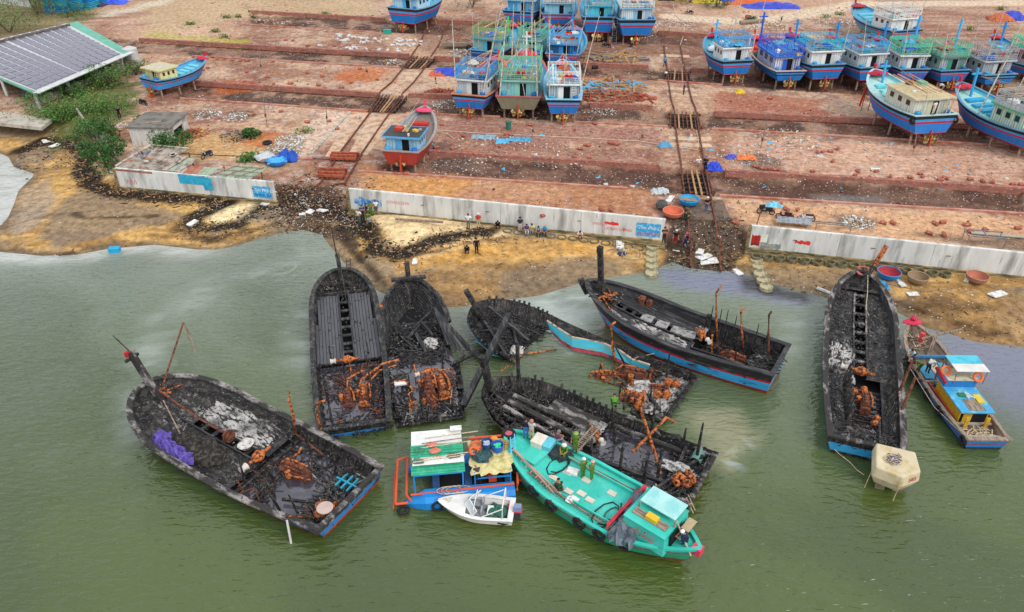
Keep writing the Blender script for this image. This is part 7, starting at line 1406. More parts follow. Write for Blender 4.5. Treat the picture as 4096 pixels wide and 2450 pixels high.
# ------------------------------------------------ mooring block
def mooring():
 q=P(3562,1905,.6);root=empty('mooring_block',(q.x,q.y,0),radians(-20),'cream coloured concrete mooring block numbered in red, standing on two legs in the water','mooring block')
 CR=mat('cream_stained_concrete',c('#c9bb9c'),c('#b0985c'),scale=1.1,lo=.5,hi=.7,rough=.85,bump=.1)
 bot=[(-1.05,-.9),(.25,-1.25),(1.15,-.45),(1.0,1.05),(-.95,1.1)];top=[(x*1.28,y*1.25)for x,y in bot];mid=top;v=[(x,y,.55)for x,y in bot]+[(x,y,1.25)for x,y in mid]+[(x*.93,y*.93,2.0)for x,y in mid]
 fs=[tuple(range(4,-1,-1)),tuple(range(10,15))]+[(k*5+i,k*5+(i+1)%5,(k+1)*5+(i+1)%5,(k+1)*5+i)for k in range(2)for i in range(5)]
 b=MB().add(v,fs).build('block',CR,root);m_=b.modifiers.new('bevel','BEVEL');m_.width=.1;m_.segments=2
 for x,y in((-.55,-.55),(.5,-.4)):MB().box((x,y,.1),(.55,.5,1.1)).build('leg',mat('rough_leg',c('#8a7f68'),c('#5c5444'),scale=5,rough=.95,bump=.9),root)
 A_,B_=Vector((top[1][0],top[1][1],1.35)),Vector((top[2][0],top[2][1],1.35));d=(B_-A_).normalized();an=atan2(d.y,d.x);n_=Vector((d.y,-d.x,0))
 t=text_obj('painted_number','583',.42,mat('red_number',c('#c84444'),rough=.8),root,A_+d*.55+n_*.0+Vector((0,0,.1)),(radians(85),0,an));t.location=A_+d*.55+n_*.012+Vector((0,0,.1))
 r=random.Random(4)
 for k in range(7):
  cx,cy=r.uniform(-.5,.5),r.uniform(-.4,.5);MB().tube([(cx+r.uniform(.2,.45)*cos(a*.9),cy+r.uniform(.15,.35)*sin(a*.9),2.03+.01*a)for a in range(9)],.035,4).build('rope_coil',ROPE if k%3 else mat('violet_rope',c('#5a5478')),root)
 MB().tube([(.2,-1.5,1.95),(.22,-1.62,1.2),(.2,-1.6,.02)],.025,5).build('hanging_rope',ROPE,root);MB().tube([(-1.36,-.9,1.4),(-1.4,-.95,.8),(-1.45,-1.0,.02)],.025,5).build('hanging_rope',ROPE,root)
mooring()
# ------------------------------------------------ basket boats
def basket(px,py,R,out,inn,label,bench=False,name='basket_boat',tilt=(0,0)):
 q=G(px,py);root=empty(name,q,0,label,'basket boat');root.rotation_euler=(tilt[0],tilt[1],rnd.uniform(0,3))
 MB().lathe([(0,.02),(R*.6,.06),(R*.9,.3),(R,.68)],28).build('shell',paint(out,.4),root,smooth=True);MB().lathe([(R*.95,.68),(R*.84,.32),(R*.55,.12),(0,.1)],28).build('inside',paint(inn,.5),root,smooth=True);MB().torus((0,0,.69),R*.975,.05,28,6).build('rim',paint(out,.2),root,smooth=True)
 if bench:MB().box((0,0,.55),(.5,R*1.8,.06)).build('bench_board',OLDWOOD,root);MB().box((.3,.1,.58),(.12,R*1.6,.05)).build('paddle',OLDWOOD,root)
 return root
basket(2753,820,1.05,'#1f8fd0','#3fa8cc','blue basket boat with a plank bench at the head of the right slipway',True)
basket(2690,868,1.05,'#d0785c','#c8684c','salmon red basket boat beside the end of the long seawall')
basket(1383,808,.85,'#2a74a8','#7cc4b8','teal lined basket boat leaning at the left end of the long seawall',tilt=(.2,.3))
basket(3550,1112,1.05,'#2a84c0','#a82c34','blue basket boat with red inside, beside the bow of the right wreck')
basket(3666,1131,.92,'#9a8468','#8a7258','brown woven basket boat on the sand, middle of three')
basket(3902,1128,.95,'#a87c68','#b06a54','brown basket boat with reddish inside, nearest the right edge')
cloth('blue_tarpaulin','crumpled light blue tarpaulin beside the bow of the right wreck','tarpaulin',G(3515,1145),(1.6,1.3,.4),tarp('#2f9fd4'),seed=21,amp=.25)
for x,y,hx,lb,s in((1110,662,'#2f86d8','blue basket boat covered with a light blue sheet by the left seawall',1.0),(1060,645,'#b8bcc0','white covered basket boat behind the blue one',1.0)):
 b=basket(x,y,1.1,hx,hx,lb);cloth('cover_sheet',None,None,(0,0,.55),(2.2,1.7,.35),tarp('#4aa8dc' if hx[1]=='2' else '#c0c4c4'),seed=x,amp=.12,parent=b)
cloth('blue_tarpaulin','dark blue tarpaulin heap right of the covered basket boats','tarpaulin',G(1150,640),(2.6,2.0,1.2),tarp('#2456b8'),seed=30,amp=.5)
for i,(x,y,s,hh,hx,lb)in enumerate(((1790,296,(5.0,3.2),.9,'#2a48b8','heap of bright blue netting beside the leftmost front boat'),(1750,300,(2.6,2.2),.5,'#d05a34','orange netting at the left side of the blue net heap'),(2855,675,(1.9,1.6),.8,'#2f4fd0','blue tarpaulin bundle beside the two workers'),(2985,635,(2.4,1.2),.4,'#e07a3c','orange cloth lying right of the right slipway'),(2925,632,(1.4,1.1),.4,'#5a5fc0','violet cloth left of the orange one'),(2960,372,(1.4,1.0),.5,'#e0c02c','yellow sack near the first boats of the right row'),(3855,400,(5.5,3.2),.9,'#e05a34','orange net heap behind the near right boat'),(3895,415,(3.0,1.8),.7,'#2f4fb8','blue netting on the orange net heap'),(2080,560,(2.8,1.4),.2,'#4f9cc0','light blue sheet lying in the middle yard'),(1935,550,(3.0,1.6),.2,'#86a4b0','grey blue sheet lying in the middle yard'),(2010,567,(1.6,1.6),.2,'#5ab4dc','folded blue sheet beside the grey one'),(2660,588,(1.8,1.0),.6,'#5a9cc0','blue bundle left of the right slipway rails'),(3095,825,(1.7,.9),.4,'#7cc8e0','light blue board behind the motorcycles'),(800,535,(1.6,1.0),.3,'#e0c82c','yellow sheet on the wood heap'),(2640,770,(1.9,1.2),.5,'#b8c4c4','grey sheet hanging over the kerb end'),(2240,1195-360,(.1,.1),.1,'#b8c4c4',''),(3085,30,(12,4.5),1.0,'#3446b4','long stack under a blue tarpaulin at the top'),(3010,14,(13,4),1.1,'#c8602c','long stack under an orange tarpaulin at the top'),(2830,8,(7,4),1.2,'#e0c03c','yellow and blue sheets by the top road'),(2905,8,(6,4),1.2,'#4a54b8','blue sheets by the top road'),(4045,75,(5,4),1.5,'#3448b8','blue and orange sheet heap at the top right'),(4000,80,(4.5,3.5),1.3,'#b8623c','brown orange sheet heap at the top right'),(1325,40+5,(.5,.5),.1,'#999999',''),(425,12,(9,4),1.4,'#3a5ad8','blue tarpaulin beside the stacked tubs'),(375,25,(5,3),1.0,'#3a3c48','dark net heap beside the stacked tubs'))):
 if lb:cloth('tarpaulin' if 'net' not in lb else 'net_heap',lb,'tarpaulin' if 'net' not in lb else 'net heap',G(x,y),(s[0],s[1],hh),tarp(hx),seed=60+i,amp=.22,nx=14,ny=10)
mb=MB();cc_=G(3800+0,640)
# ------------------------------------------------ buildings at left
def solar_shed():
 zr0=6.0;c1=P(520,385,zr0-.4);
 ze=min(6.2,zat(174,443,YZ,368));A_=P(143,366,ze);B_=P(492,217,ze);C_=P(264,94,ze+.3);D_=P(-245,212,ze+.3)
 ctr=(A_+B_+C_+D_)/4;root=empty('solar_shed',(ctr.x,ctr.y,YZ),0,'open market shed with a large solar panel roof at the left edge','shed')
 L_=[Vector((q.x-ctr.x,q.y-ctr.y,q.z-YZ))for q in(A_,B_,C_,D_)]
 GRN=mat('green_metal_roof',c('#5fa890'),c('#4f947c'),scale=1,rough=.5);
 rm=MB();ex=[L_[0]+(L_[0]-L_[1])*.02+(L_[0]-L_[3])*.02,L_[1]+(L_[1]-L_[0])*.1+(L_[1]-L_[2])*.03,L_[2]+(L_[2]-L_[3])*.1,L_[3]]
 v=[(q.x,q.y,q.z-.1)for q in ex]+[(q.x,q.y,q.z-.3)for q in ex];rm.add(v,[(0,1,2,3),(7,6,5,4),(0,4,5,1),(1,5,6,2),(2,6,7,3),(3,7,4,0)]);rm.build('roof',GRN,root)
 W3=MB();W3.bar(ex[0],ex[1],.9,.1);W3.build('white_eave_sheet',mat('white_sheet',(.6,.61,.6),(.42,.43,.42),scale=2,rough=.6),root)
 SP=mat('solar_cell',c('#585366'),c('#6c6474'),scale=.4,rough=.25,spec=.6);nu,nv=13,12;fr=mat('panel_frame',(.5,.5,.5),rough=.4);me=None
 f=lambda u,v:(L_[0]*(1-u)+L_[1]*u)*(1-v)+(L_[3]*(1-u)+L_[2]*u)*v
 du,dv=.93/nu,.93/nv
 ux=f(1,0)-f(0,0);vx=f(0,1)-f(0,0);M=None
 for i in range(nu):
  for j in range(nv):
   u0,v0=.02+i*(.96/nu)+(.012 if i>5 else 0),.02+j*(.96/nv);k=.9
   q=f(u0,v0)
   if me is None:
    e1=ux*du*.98;e2=vx*dv*.98;z=Vector((0,0,.05));m_=MB().add([z,e1*.93+z,e1*.93+e2*.95+z,e2*.95+z,Vector((0,0,0)),e1*.93,e1*.93+e2*.95,e2*.95],[(0,1,2,3),(0,4,5,1),(1,5,6,2),(2,6,7,3),(3,7,4,0)])
    o=m_.build('solar_panel',SP,root);me=o.data
   else:o=obj('solar_panel',me,root)
   o.location=q
 MB().add([f(.0,.0)-Vector((0,0,.04)),f(1,0)-Vector((0,0,.04)),f(1,1)-Vector((0,0,.04)),f(0,1)-Vector((0,0,.04))],[(0,1,2,3)]).build('panel_grid',fr,root)
 CP=mat('white_column',(.55,.54,.52),(.35,.34,.32),scale=2,rough=.8)
 for u in(.0,.33,.66,.97):q=f(u,.02);MB().bar((q.x,q.y,-.2),(q.x,q.y,q.z-.3),.35).build('column',CP,root)
 for vv in(.33,.66):q=f(0,vv);MB().bar((q.x,q.y,-.2),(q.x,q.y,q.z-.3),.35).build('column',CP,root)
 for vv in(.4,.9):
  for u in(.3,.65,.97):q=f(u,vv);MB().bar((q.x,q.y,-.2),(q.x,q.y,q.z-.3),.3).build('column',CP,root)
 a,b=f(0,.06),f(1,.06);MB().bar((a.x,a.y,.5),(b.x,b.y,.5),.25,1.0).build('low_wall',CONC,root);a,b=f(0,.92),f(1,.92);MB().bar((a.x,a.y,1.5),(b.x,b.y,1.5),.25,3.4).build('back_wall',mat('dim_wall',c('#6c665e'),c('#3f3a36'),rough=.9),root)
 for k in range(9):q=f(.1+.1*k,.2+.07*(k%4));MB().box((q.x,q.y,.6),(1.6,1.2,1.2)).build('stored_crate',paint(['#4a4f54','#2f6c5c','#5c4c3c'][k%3],.5),root)
 return root
solar_shed()
def jetty():
 z=2.6;q=[P(-130,448,z),P(30,450,z),P(205,478,z),P(165,510,z),P(-130,478,z)];root=empty('concrete_jetty',(q[2].x,q[2].y,0),0,'pale concrete platform on square columns at the left edge','platform')
 o=q[2];v=[(a.x-o.x,a.y-o.y,z)for a in q]+[(a.x-o.x,a.y-o.y,z-.45)for a in q];n=5
 MB().add(v,[(0,1,2,3,4)[::-1],(5,6,7,8,9)]+[(i,(i+1)%n,(i+1)%n+n,i+n)for i in range(n)]).build('slab',mat('worn_pale_slab',c('#b5ada0'),c('#948a7c'),scale=.8,rough=.9),root)
 for x,y in((5,535),(60,537),(115,538),(172,545)):g=P(x,y-20,.6);MB().bar((g.x-o.x,g.y-o.y+.3,-.2),(g.x-o.x,g.y-o.y+.3,z-.45),.5).build('column',CONC,root)
jetty()
def hut():
 a,b=P(540,592,1.8),P(640,575,1.8);q0=P(535,590,1.9);root=empty('concrete_hut',(q0.x,q0.y,1.4),radians(-2),'small white concrete hut with a flat roof and ventilation holes','hut')
 Wm=mat('dirty_white_render',(.58,.57,.54),(.32,.3,.28),scale=1.4,lo=.5,hi=.7,rough=.9,bump=.2,stretch=(2,2,.4));w,d,hh=5.0,5.2,3.0
 MB().box((w/2,.1,hh/2),(w,.2,hh)).build('front_wall',Wm,root);MB().box((.1,d/2,hh/2),(.2,d-.41,hh)).build('side_wall',Wm,root);MB().box((w/2,d-.1,hh/2),(w,.2,hh)).build('back_wall',Wm,root)
 MB().box((w-.1,d*.12,hh/2),(.2,.9,hh)).box((w-.1,d*.85,hh/2),(.2,1.1,hh)).box((w-.1,d/2,hh-.35),(.2,d-.42,.7)).build('side_wall',Wm,root);MB().box((w-.5,d*.48,1.2),(.05,3,2.4)).build('doorway',DARK,root)
 MB().box((w/2,d/2,hh+.08),(w+.5,d+.5,.16)).build('roof_slab',mat('grey_roof_slab',c('#77726c'),c('#5a5650'),scale=1,rough=.95),root)
 for r_ in range(3):
  for k in range(5):MB().box((w*.72+.24*k-.3,-.006,1.3+.3*r_),(.11,.03,.13)).build('ventilation_hole',DARK,root)
 MB().box((w*.5,d*.3,hh+.2),(1.8,.5,.06),rz=.2).build('roof_board',OLDWOOD,root)
hut()
def tin_shed():
 TIN=mat('weathered_corrugated_tin',c('#a89c90'),c('#6d5f54'),scale=1.2,lo=.45,hi=.62,rough=.8,bump=.2,col3=c('#8c5c44'),s3=3,lo3=.62,hi3=.7);TG=mat('green_grey_sheet',c('#98a892'),c('#7c8a76'),scale=1.5,rough=.7);TR_=mat('rust_red_sheet',c('#a8705c'),c('#8c5444'),scale=1.5,rough=.8)
 root=empty('tin_roofed_shed',WB[0][0].xy.to_3d()+Vector((0,0,1.2)),w1.rotation_euler.z,'ramshackle shed with patched corrugated tin roof behind the left seawall','shed')
 def sheet(x0,x1,y0,y1,z0,z1,m_,nm='tin_sheet',n=None,skew=0):
  mb=MB();n=n or max(4,int((x1-x0)/.22));v=[]
  for i in range(n+1):
   x=x0+(x1-x0)*i/n;dz=.045 if i%2 else 0;v+=[(x,y0,z0+dz),(x+skew,y1,z1+dz)]
  mb.add(v,[(2*i,2*i+2,2*i+3,2*i+1)for i in range(n)]);o=mb.build(nm,m_,root);s_=o.modifiers.new('t','SOLIDIFY');s_.thickness=.02
 for k in range(5):sheet(.1+k*.92,1.0+k*.92,.35,5.3,1.95,2.6+.05*(k%2),TIN,skew=1.3)
 MB().tube([(.0,.3,2.05),(1.3,5.3,2.8)],.12,6).build('roof_edge_pipe',CONC,root);MB().tube([(1.3,5.3,2.8),(6.2,5.3,2.75)],.1,6).build('roof_edge_pipe',CONC,root)
 for k in range(4):sheet(4.8+.75*k,5.5+.75*k,.35,3.6-.2*k,2.0,2.5+.1*(k%2),[TIN,TIN,TG,TIN][k],skew=.9+.1*k)
 for k,m_ in enumerate((TIN,TR_,TR_,TG,TG,TIN)):sheet(7.5+.85*k,8.32+.85*k,.3,1.9,1.95,2.15,m_)
 for k in range(4):sheet(12.4+1.0*k,13.35+1.0*k,.1,2.7,1.9,2.35,TG,skew=1.0)
 for x in(13.2,14.8,16.2):MB().tube([(x-1.5,.2,2.05),(x+.8,2.6,2.45)],.05,5).build('roof_batten',OLDWOOD,root)
 for y in(.5,1.4,2.3):MB().tube([(12.0,y,2.1+y*.12),(17.0,y,2.15+y*.12)],.05,5).build('roof_batten',OLDWOOD,root)
 for x,y in((17.2,1.5),(12.3,2.2),(7.5,3.6),(6.2,5.1),(1.4,5.1)):MB().tube([(x,y,0),(x,y,2.3)],.09,6).build('post',BARK,root)
 MB().box((2.4,.1,1.75),(4.6,.2,.22)).build('red_lintel',TR_,root)
 r=random.Random(3)
 for k in range(16):MB().box((r.uniform(.8,7),r.uniform(.8,4),2.55),(r.uniform(.3,1.4),r.uniform(.1,.5),.06),rz=r.uniform(0,3)).build('loose_board',[OLDWOOD,TR_,CONC,mat('grey_sheet',c('#6c727c'))][k%4],root)
tin_shed()
def wall_run(pts,H,th,m_,name,label,zb=1.0):
 w=[P(a,b,YZ)for a,b in pts];root=None;mb=MB();o=w[0]
 for a,b in zip(w,w[1:]):mb.bar((a.x-o.x,a.y-o.y,H/2),(b.x-o.x,b.y-o.y,H/2),th,H)
 q=mb.build(name,m_);q.location=(o.x,o.y,zb);tag(q,label,'wall')
wall_run([(312,455),(370,540),(425,570)],2.0,.25,CONC,'broken_wall','leaning broken concrete wall between the bushes');wall_run([(540,612),(640,618),(650,640)],1.6,.2,CONC,'garden_wall','low grey wall in front of the concrete hut',1.2)
wall_run([(-60,10),(130,30)],5,.3,mat('white_block_wall',(.5,.5,.48),(.35,.34,.33),scale=1,rough=.9),'boundary_wall','pale block wall at the top left corner',YZ);wall_run([(130,40),(215,55)],4,.3,mat('brown_wall',c('#8a7a64'),c('#5c5040'),scale=1,rough=.9),'boundary_wall','brown stained wall left of the blue tubs',YZ)
for j,(x,lb)in enumerate(((240,'left'),(300,'middle'),(345,'right'))):
 q=P(x,48-j*8,YZ)
 for k in range(6-j):
  z=YZ+k*.72;mb=MB();mb.box((0,0,.3),(4.0,3.2,.55),tap=1.08).box((0,0,.61),(4.5,3.7,.1));o=mb.build('plastic_tub',paint(['#2f9cc8','#2484c4','#35a8b8'][(k+j)%3],.3));thing_mesh(o,(q.x+.12*(k%2),q.y,z),-.15,'%s tub in the %s stack of blue fish tubs at the top left'%(['lowest','second','third','fourth','fifth','topmost'][k],lb),'tub','stacked blue fish tubs')
for k in range(2):
 q=P(390+22*k,12,YZ);o=MB().box((0,0,.9),(4,3,1.8)).box((0,0,1.85),(4.4,3.4,.12)).build('plastic_tub',paint('#2484c4',.3));thing_mesh(o,q,-.15,['blue tub pair behind the right stack, nearer','blue tub pair behind the right stack, farther'][k],'tub','stacked blue fish tubs')
q=P(2665,6,YZ);root=empty('yellow_gateway',q,0,'yellow walled gateway at the top edge beside the far boats','gateway')
for x in(-3.2,3.2):MB().box((x,0,2.2),(2.6,.5,4.4)).build('gate_wall',mat('ochre_wall',c('#c8aa50'),c('#94824c'),scale=1,rough=.9),root)
MB().box((0,.6,2.0),(3.8,.1,4.0)).build('gate_opening',DARK,root);MB().box((0,0,4.7),(9,.6,.5)).build('gate_lintel',CONC,root)
# ---------------------------------------------------------------- people
def pose(kind):
 J=dict(pel=(0,0,.93),che=(0,.01,1.24),nek=(0,0,1.43),hed=(0,.02,1.57),top=(0,.01,1.66),hip=(.09,0,.9),kn=(.1,.02,.49),an=(.1,-.02,.08),toe=(.12,.15,.04),sh=(.19,0,1.37),el=(.26,-.02,1.1),wr=(.25,.08,.87))
 L={k:Vector(v)for k,v in J.items()};D_={}
 for k,v in L.items():
  if k in('pel','che','nek','hed','top'):D_[k]=v
  else:D_[k+'R']=v.copy();D_[k+'L']=Vector((-v.x,v.y,v.z))
 def up(**kw):
  for k,v in kw.items():D_[k]=Vector(v)
 if kind=='fold':up(elR=(.27,.04,1.13),elL=(-.27,.04,1.13),wrR=(-.04,.2,1.17),wrL=(.04,.22,1.12))
 if kind=='behind':up(elR=(.27,-.1,1.12),elL=(-.27,-.1,1.12),wrR=(.05,-.16,.98),wrL=(-.05,-.17,.96))
 if kind=='walk':up(knR=(.1,.2,.52),anR=(.1,.28,.12),toeR=(.12,.44,.08),knL=(-.1,-.06,.48),anL=(-.1,-.28,.12),toeL=(-.11,-.13,.04),wrR=(.27,-.14,.92),wrL=(-.27,.2,.95))
 if kind=='hips':up(elR=(.38,-.04,1.15),elL=(-.38,-.04,1.15),wrR=(.2,.08,1.0),wrL=(-.2,.08,1.0))
 if kind in('squat',):up(pel=(0,-.12,.3),che=(0,.05,.6),nek=(0,.14,.76),hed=(0,.22,.89),top=(0,.24,.98),hipR=(.1,-.1,.3),hipL=(-.1,-.1,.3),knR=(.18,.27,.5),knL=(-.18,.27,.5),anR=(.14,.04,.1),anL=(-.14,.04,.1),toeR=(.16,.2,.04),toeL=(-.16,.2,.04),shR=(.18,.11,.72),shL=(-.18,.11,.72),elR=(.25,.3,.52),elL=(-.25,.3,.52),wrR=(.08,.46,.46),wrL=(-.08,.46,.48))
 if kind=='sit':up(pel=(0,0,.42),che=(0,.06,.72),nek=(0,.12,.9),hed=(0,.17,1.03),top=(0,.18,1.12),hipR=(.1,.02,.42),hipL=(-.1,.02,.42),knR=(.13,.42,.46),knL=(-.13,.42,.46),anR=(.13,.4,.1),anL=(-.13,.4,.1),toeR=(.14,.56,.05),toeL=(-.14,.56,.05),shR=(.19,.1,.85),shL=(-.19,.1,.85),elR=(.25,.22,.6),elL=(-.25,.22,.6),wrR=(.1,.42,.56),wrL=(-.1,.42,.56))
 if kind=='bend':up(pel=(0,-.12,.86),che=(0,.16,1.02),nek=(0,.34,1.06),hed=(0,.46,1.02),top=(0,.54,1.0),hipR=(.1,-.12,.86),hipL=(-.1,-.12,.86),shR=(.19,.28,1.04),shL=(-.19,.28,1.04),elR=(.22,.36,.78),elL=(-.22,.36,.78),wrR=(.12,.42,.54),wrL=(-.14,.46,.5))
 return D_
BON=[('pel','che'),('che','nek'),('nek','hed'),('hed','top')]+[(a+s,b+s)for s in 'LR' for a,b in(('hip','kn'),('kn','an'),('an','toe'),('sh','el'),('el','wr'))]+[('pel','hipL'),('pel','hipR'),('che','shL'),('che','shR')]
RAD=dict(pel=.15,che=.15,nek=.055,hed=.105,top=.06,hip=.1,kn=.06,an=.04,toe=.035,sh=.075,el=.045,wr=.032)
BODY={}
def body_meshes(kind):
 if kind in BODY:return BODY[kind]
 J=pose(kind);ks=list(J);me=bpy.data.meshes.new('b');me.from_pydata([J[k]for k in ks],[(ks.index(a),ks.index(b))for a,b in BON],[])
 o=bpy.data.objects.new('b',me);C.objects.link(o);m_=o.modifiers.new('s','SKIN')
 for i,k in enumerate(ks):
  r=RAD[k.rstrip('LR')if k[-1]in 'LR' else k];me.skin_vertices[0].data[i].radius=(r,r*(.78 if k in('pel','che')else 1));me.skin_vertices[0].data[i].use_root=(k=='pel')
 o.modifiers.new('u','SUBSURF').levels=1;dg=bpy.context.evaluated_depsgraph_get();dg.update()
 bm=bpy.data.meshes.new_from_object(o.evaluated_get(dg));bpy.data.objects.remove(o)
 V_=[v.co.copy()for v in bm.vertices];N_=[v.normal.copy()for v in bm.vertices];F_=[tuple(p.vertices)for p in bm.polygons]
 def region(q):
  best=None
  for a,b in BON:
   A_,B_=J[a],J[b];e=B_-A_;t=max(0,min(1,(q-A_).dot(e)/e.length_squared));d=(A_+e*t-q).length
   if best is None or d<best[0]:best=(d,a,b,t)
  _,a,b,t=best;n=a.rstrip('LR')
  if n in('hip','kn')or b.startswith('hip'):return 'trousers'
  if n=='an':return 'shoes'
  if n=='sh':return 'shirt' if t<.75 else 'skin'
  if n=='el':return 'arm'
  if a=='pel':return 'trousers' if t<.1 else 'shirt'
  if a=='che':return 'shirt' if b!='nek' or t<.7 else 'skin'
  return 'skin'
 reg=[region(sum((V_[i]for i in f),Vector())/len(f))for f in F_]
 def sub(names,off):
  mb=MB();mp={}
  for f,r in zip(F_,reg):
   if r in names:
    ids=[]
    for i in f:
     if i not in mp:mp[i]=len(mb.v);mb.v.append(tuple(V_[i]+N_[i]*off))
     ids.append(mp[i])
    mb.f.append(tuple(ids));mb.m.append(0)
  m2=bpy.data.meshes.new('cloth');m2.from_pydata(mb.v,[],mb.f);m2.polygons.foreach_set('use_smooth',[True]*len(mb.f));m2.materials.append(None);return m2
 mb=MB();mb.v=[tuple(v)for v in V_];mb.f=F_[:];mb.m=[0]*len(F_)
 for s,sg in(('R',1),('L',-1)):
  w=J['wr'+s];d=(w-J['el'+s]).normalized();sx=d.cross(Vector((0,0,1)));sx=sx.normalized()if sx.length>.1 else Vector((0,1,0));pc=w+d*.05
  mb.bar(w,w+d*.09,.07,.03)
  for k in range(4):b_=w+d*.085+sx*(.027-.018*k);mb.tube([b_,b_+d*(.045+.01*(k in(1,2))),b_+d*.07+Vector((0,0,-.015))],[.009,.008,.006],5)
  b_=w+d*.03+sx*.036;mb.tube([b_,b_+(d+sx).normalized()*.05],[.011,.008],5)
 hd=J['hed'];fw=Vector((0,1,0))if kind not in('bend',)else Vector((0,.5,-.85));mb.tube([hd+fw*.1+Vector((0,0,.02)),hd+fw*.128-Vector((0,0,.01))],[.01,.016],5)
 for sg in(-1,1):mb.tube([hd+Vector((sg*.1,0,.02)),hd+Vector((sg*.1,0,-.02))],.015,5)
 m1=bpy.data.meshes.new('person_body');m1.from_pydata(mb.v,[],mb.f);m1.polygons.foreach_set('use_smooth',[True]*len(mb.f));m1.materials.append(None)
 BODY[kind]=(m1,sub(('shirt',),.02),sub(('shirt','arm'),.018),sub(('trousers',),.016),sub(('shoes',),.012),J);return BODY[kind]
SKIN=mat('skin',c('#b07c5c'),rough=.6);HAIR=mat('black_hair',(.012,.01,.01),rough=.5);SHOE=mat('dark_shoe',(.03,.03,.03),rough=.7)
def person(px,py,z,kind,rz,shirt,trousers,label,hat=None,long=False,s=1.0,group=None,sc=None):
 m1,ms,ml,mt,mf,J=body_meshes(kind);q=P(px,py,z)if z is not None else G(px,py);q.z+=-.01
 root=empty('person',q,radians(rz),label,'person',group);root.scale=(s,s,s)
 def pt(name,me,m_):
  o=obj(name,me,root);o.material_slots[0].link='OBJECT';o.material_slots[0].material=m_;return o
 pt('body',m1,SKIN);pt('shirt',ml if long else ms,cloth_m(shirt));pt('trousers',mt,cloth_m(trousers));pt('shoes',mf,SHOE)
 h=J['hed'];up=(J['top']-J['nek']).normalized();M=up.to_track_quat('Z','Y').to_matrix()
 vs=[];mb=MB()
 if hat is None:mb.blob((0,0,0),(.112,.118,.1),12,5,0,half=True);nm,m_='hair',HAIR
 else:mb.blob((0,0,.0),(.125,.135,.12),14,5,0,half=True);mb.lathe([(.12,-.005),(.19 if hat[0]=='+' else .14,-.01),(.12,.01)],16);nm,m_='hat',cloth_m(hat.strip('+'))
 mb.v=[tuple(M@Vector(v)+h+up*.03+Vector((0,-.012,0)))for v in mb.v];mb.build(nm,m_,root,smooth=True)
 return root
def cloth_m(h):return mat('cloth_'+h,c(h),tuple(x*.7 for x in c(h)),scale=5,rough=.85)
PG='#4f7f24'
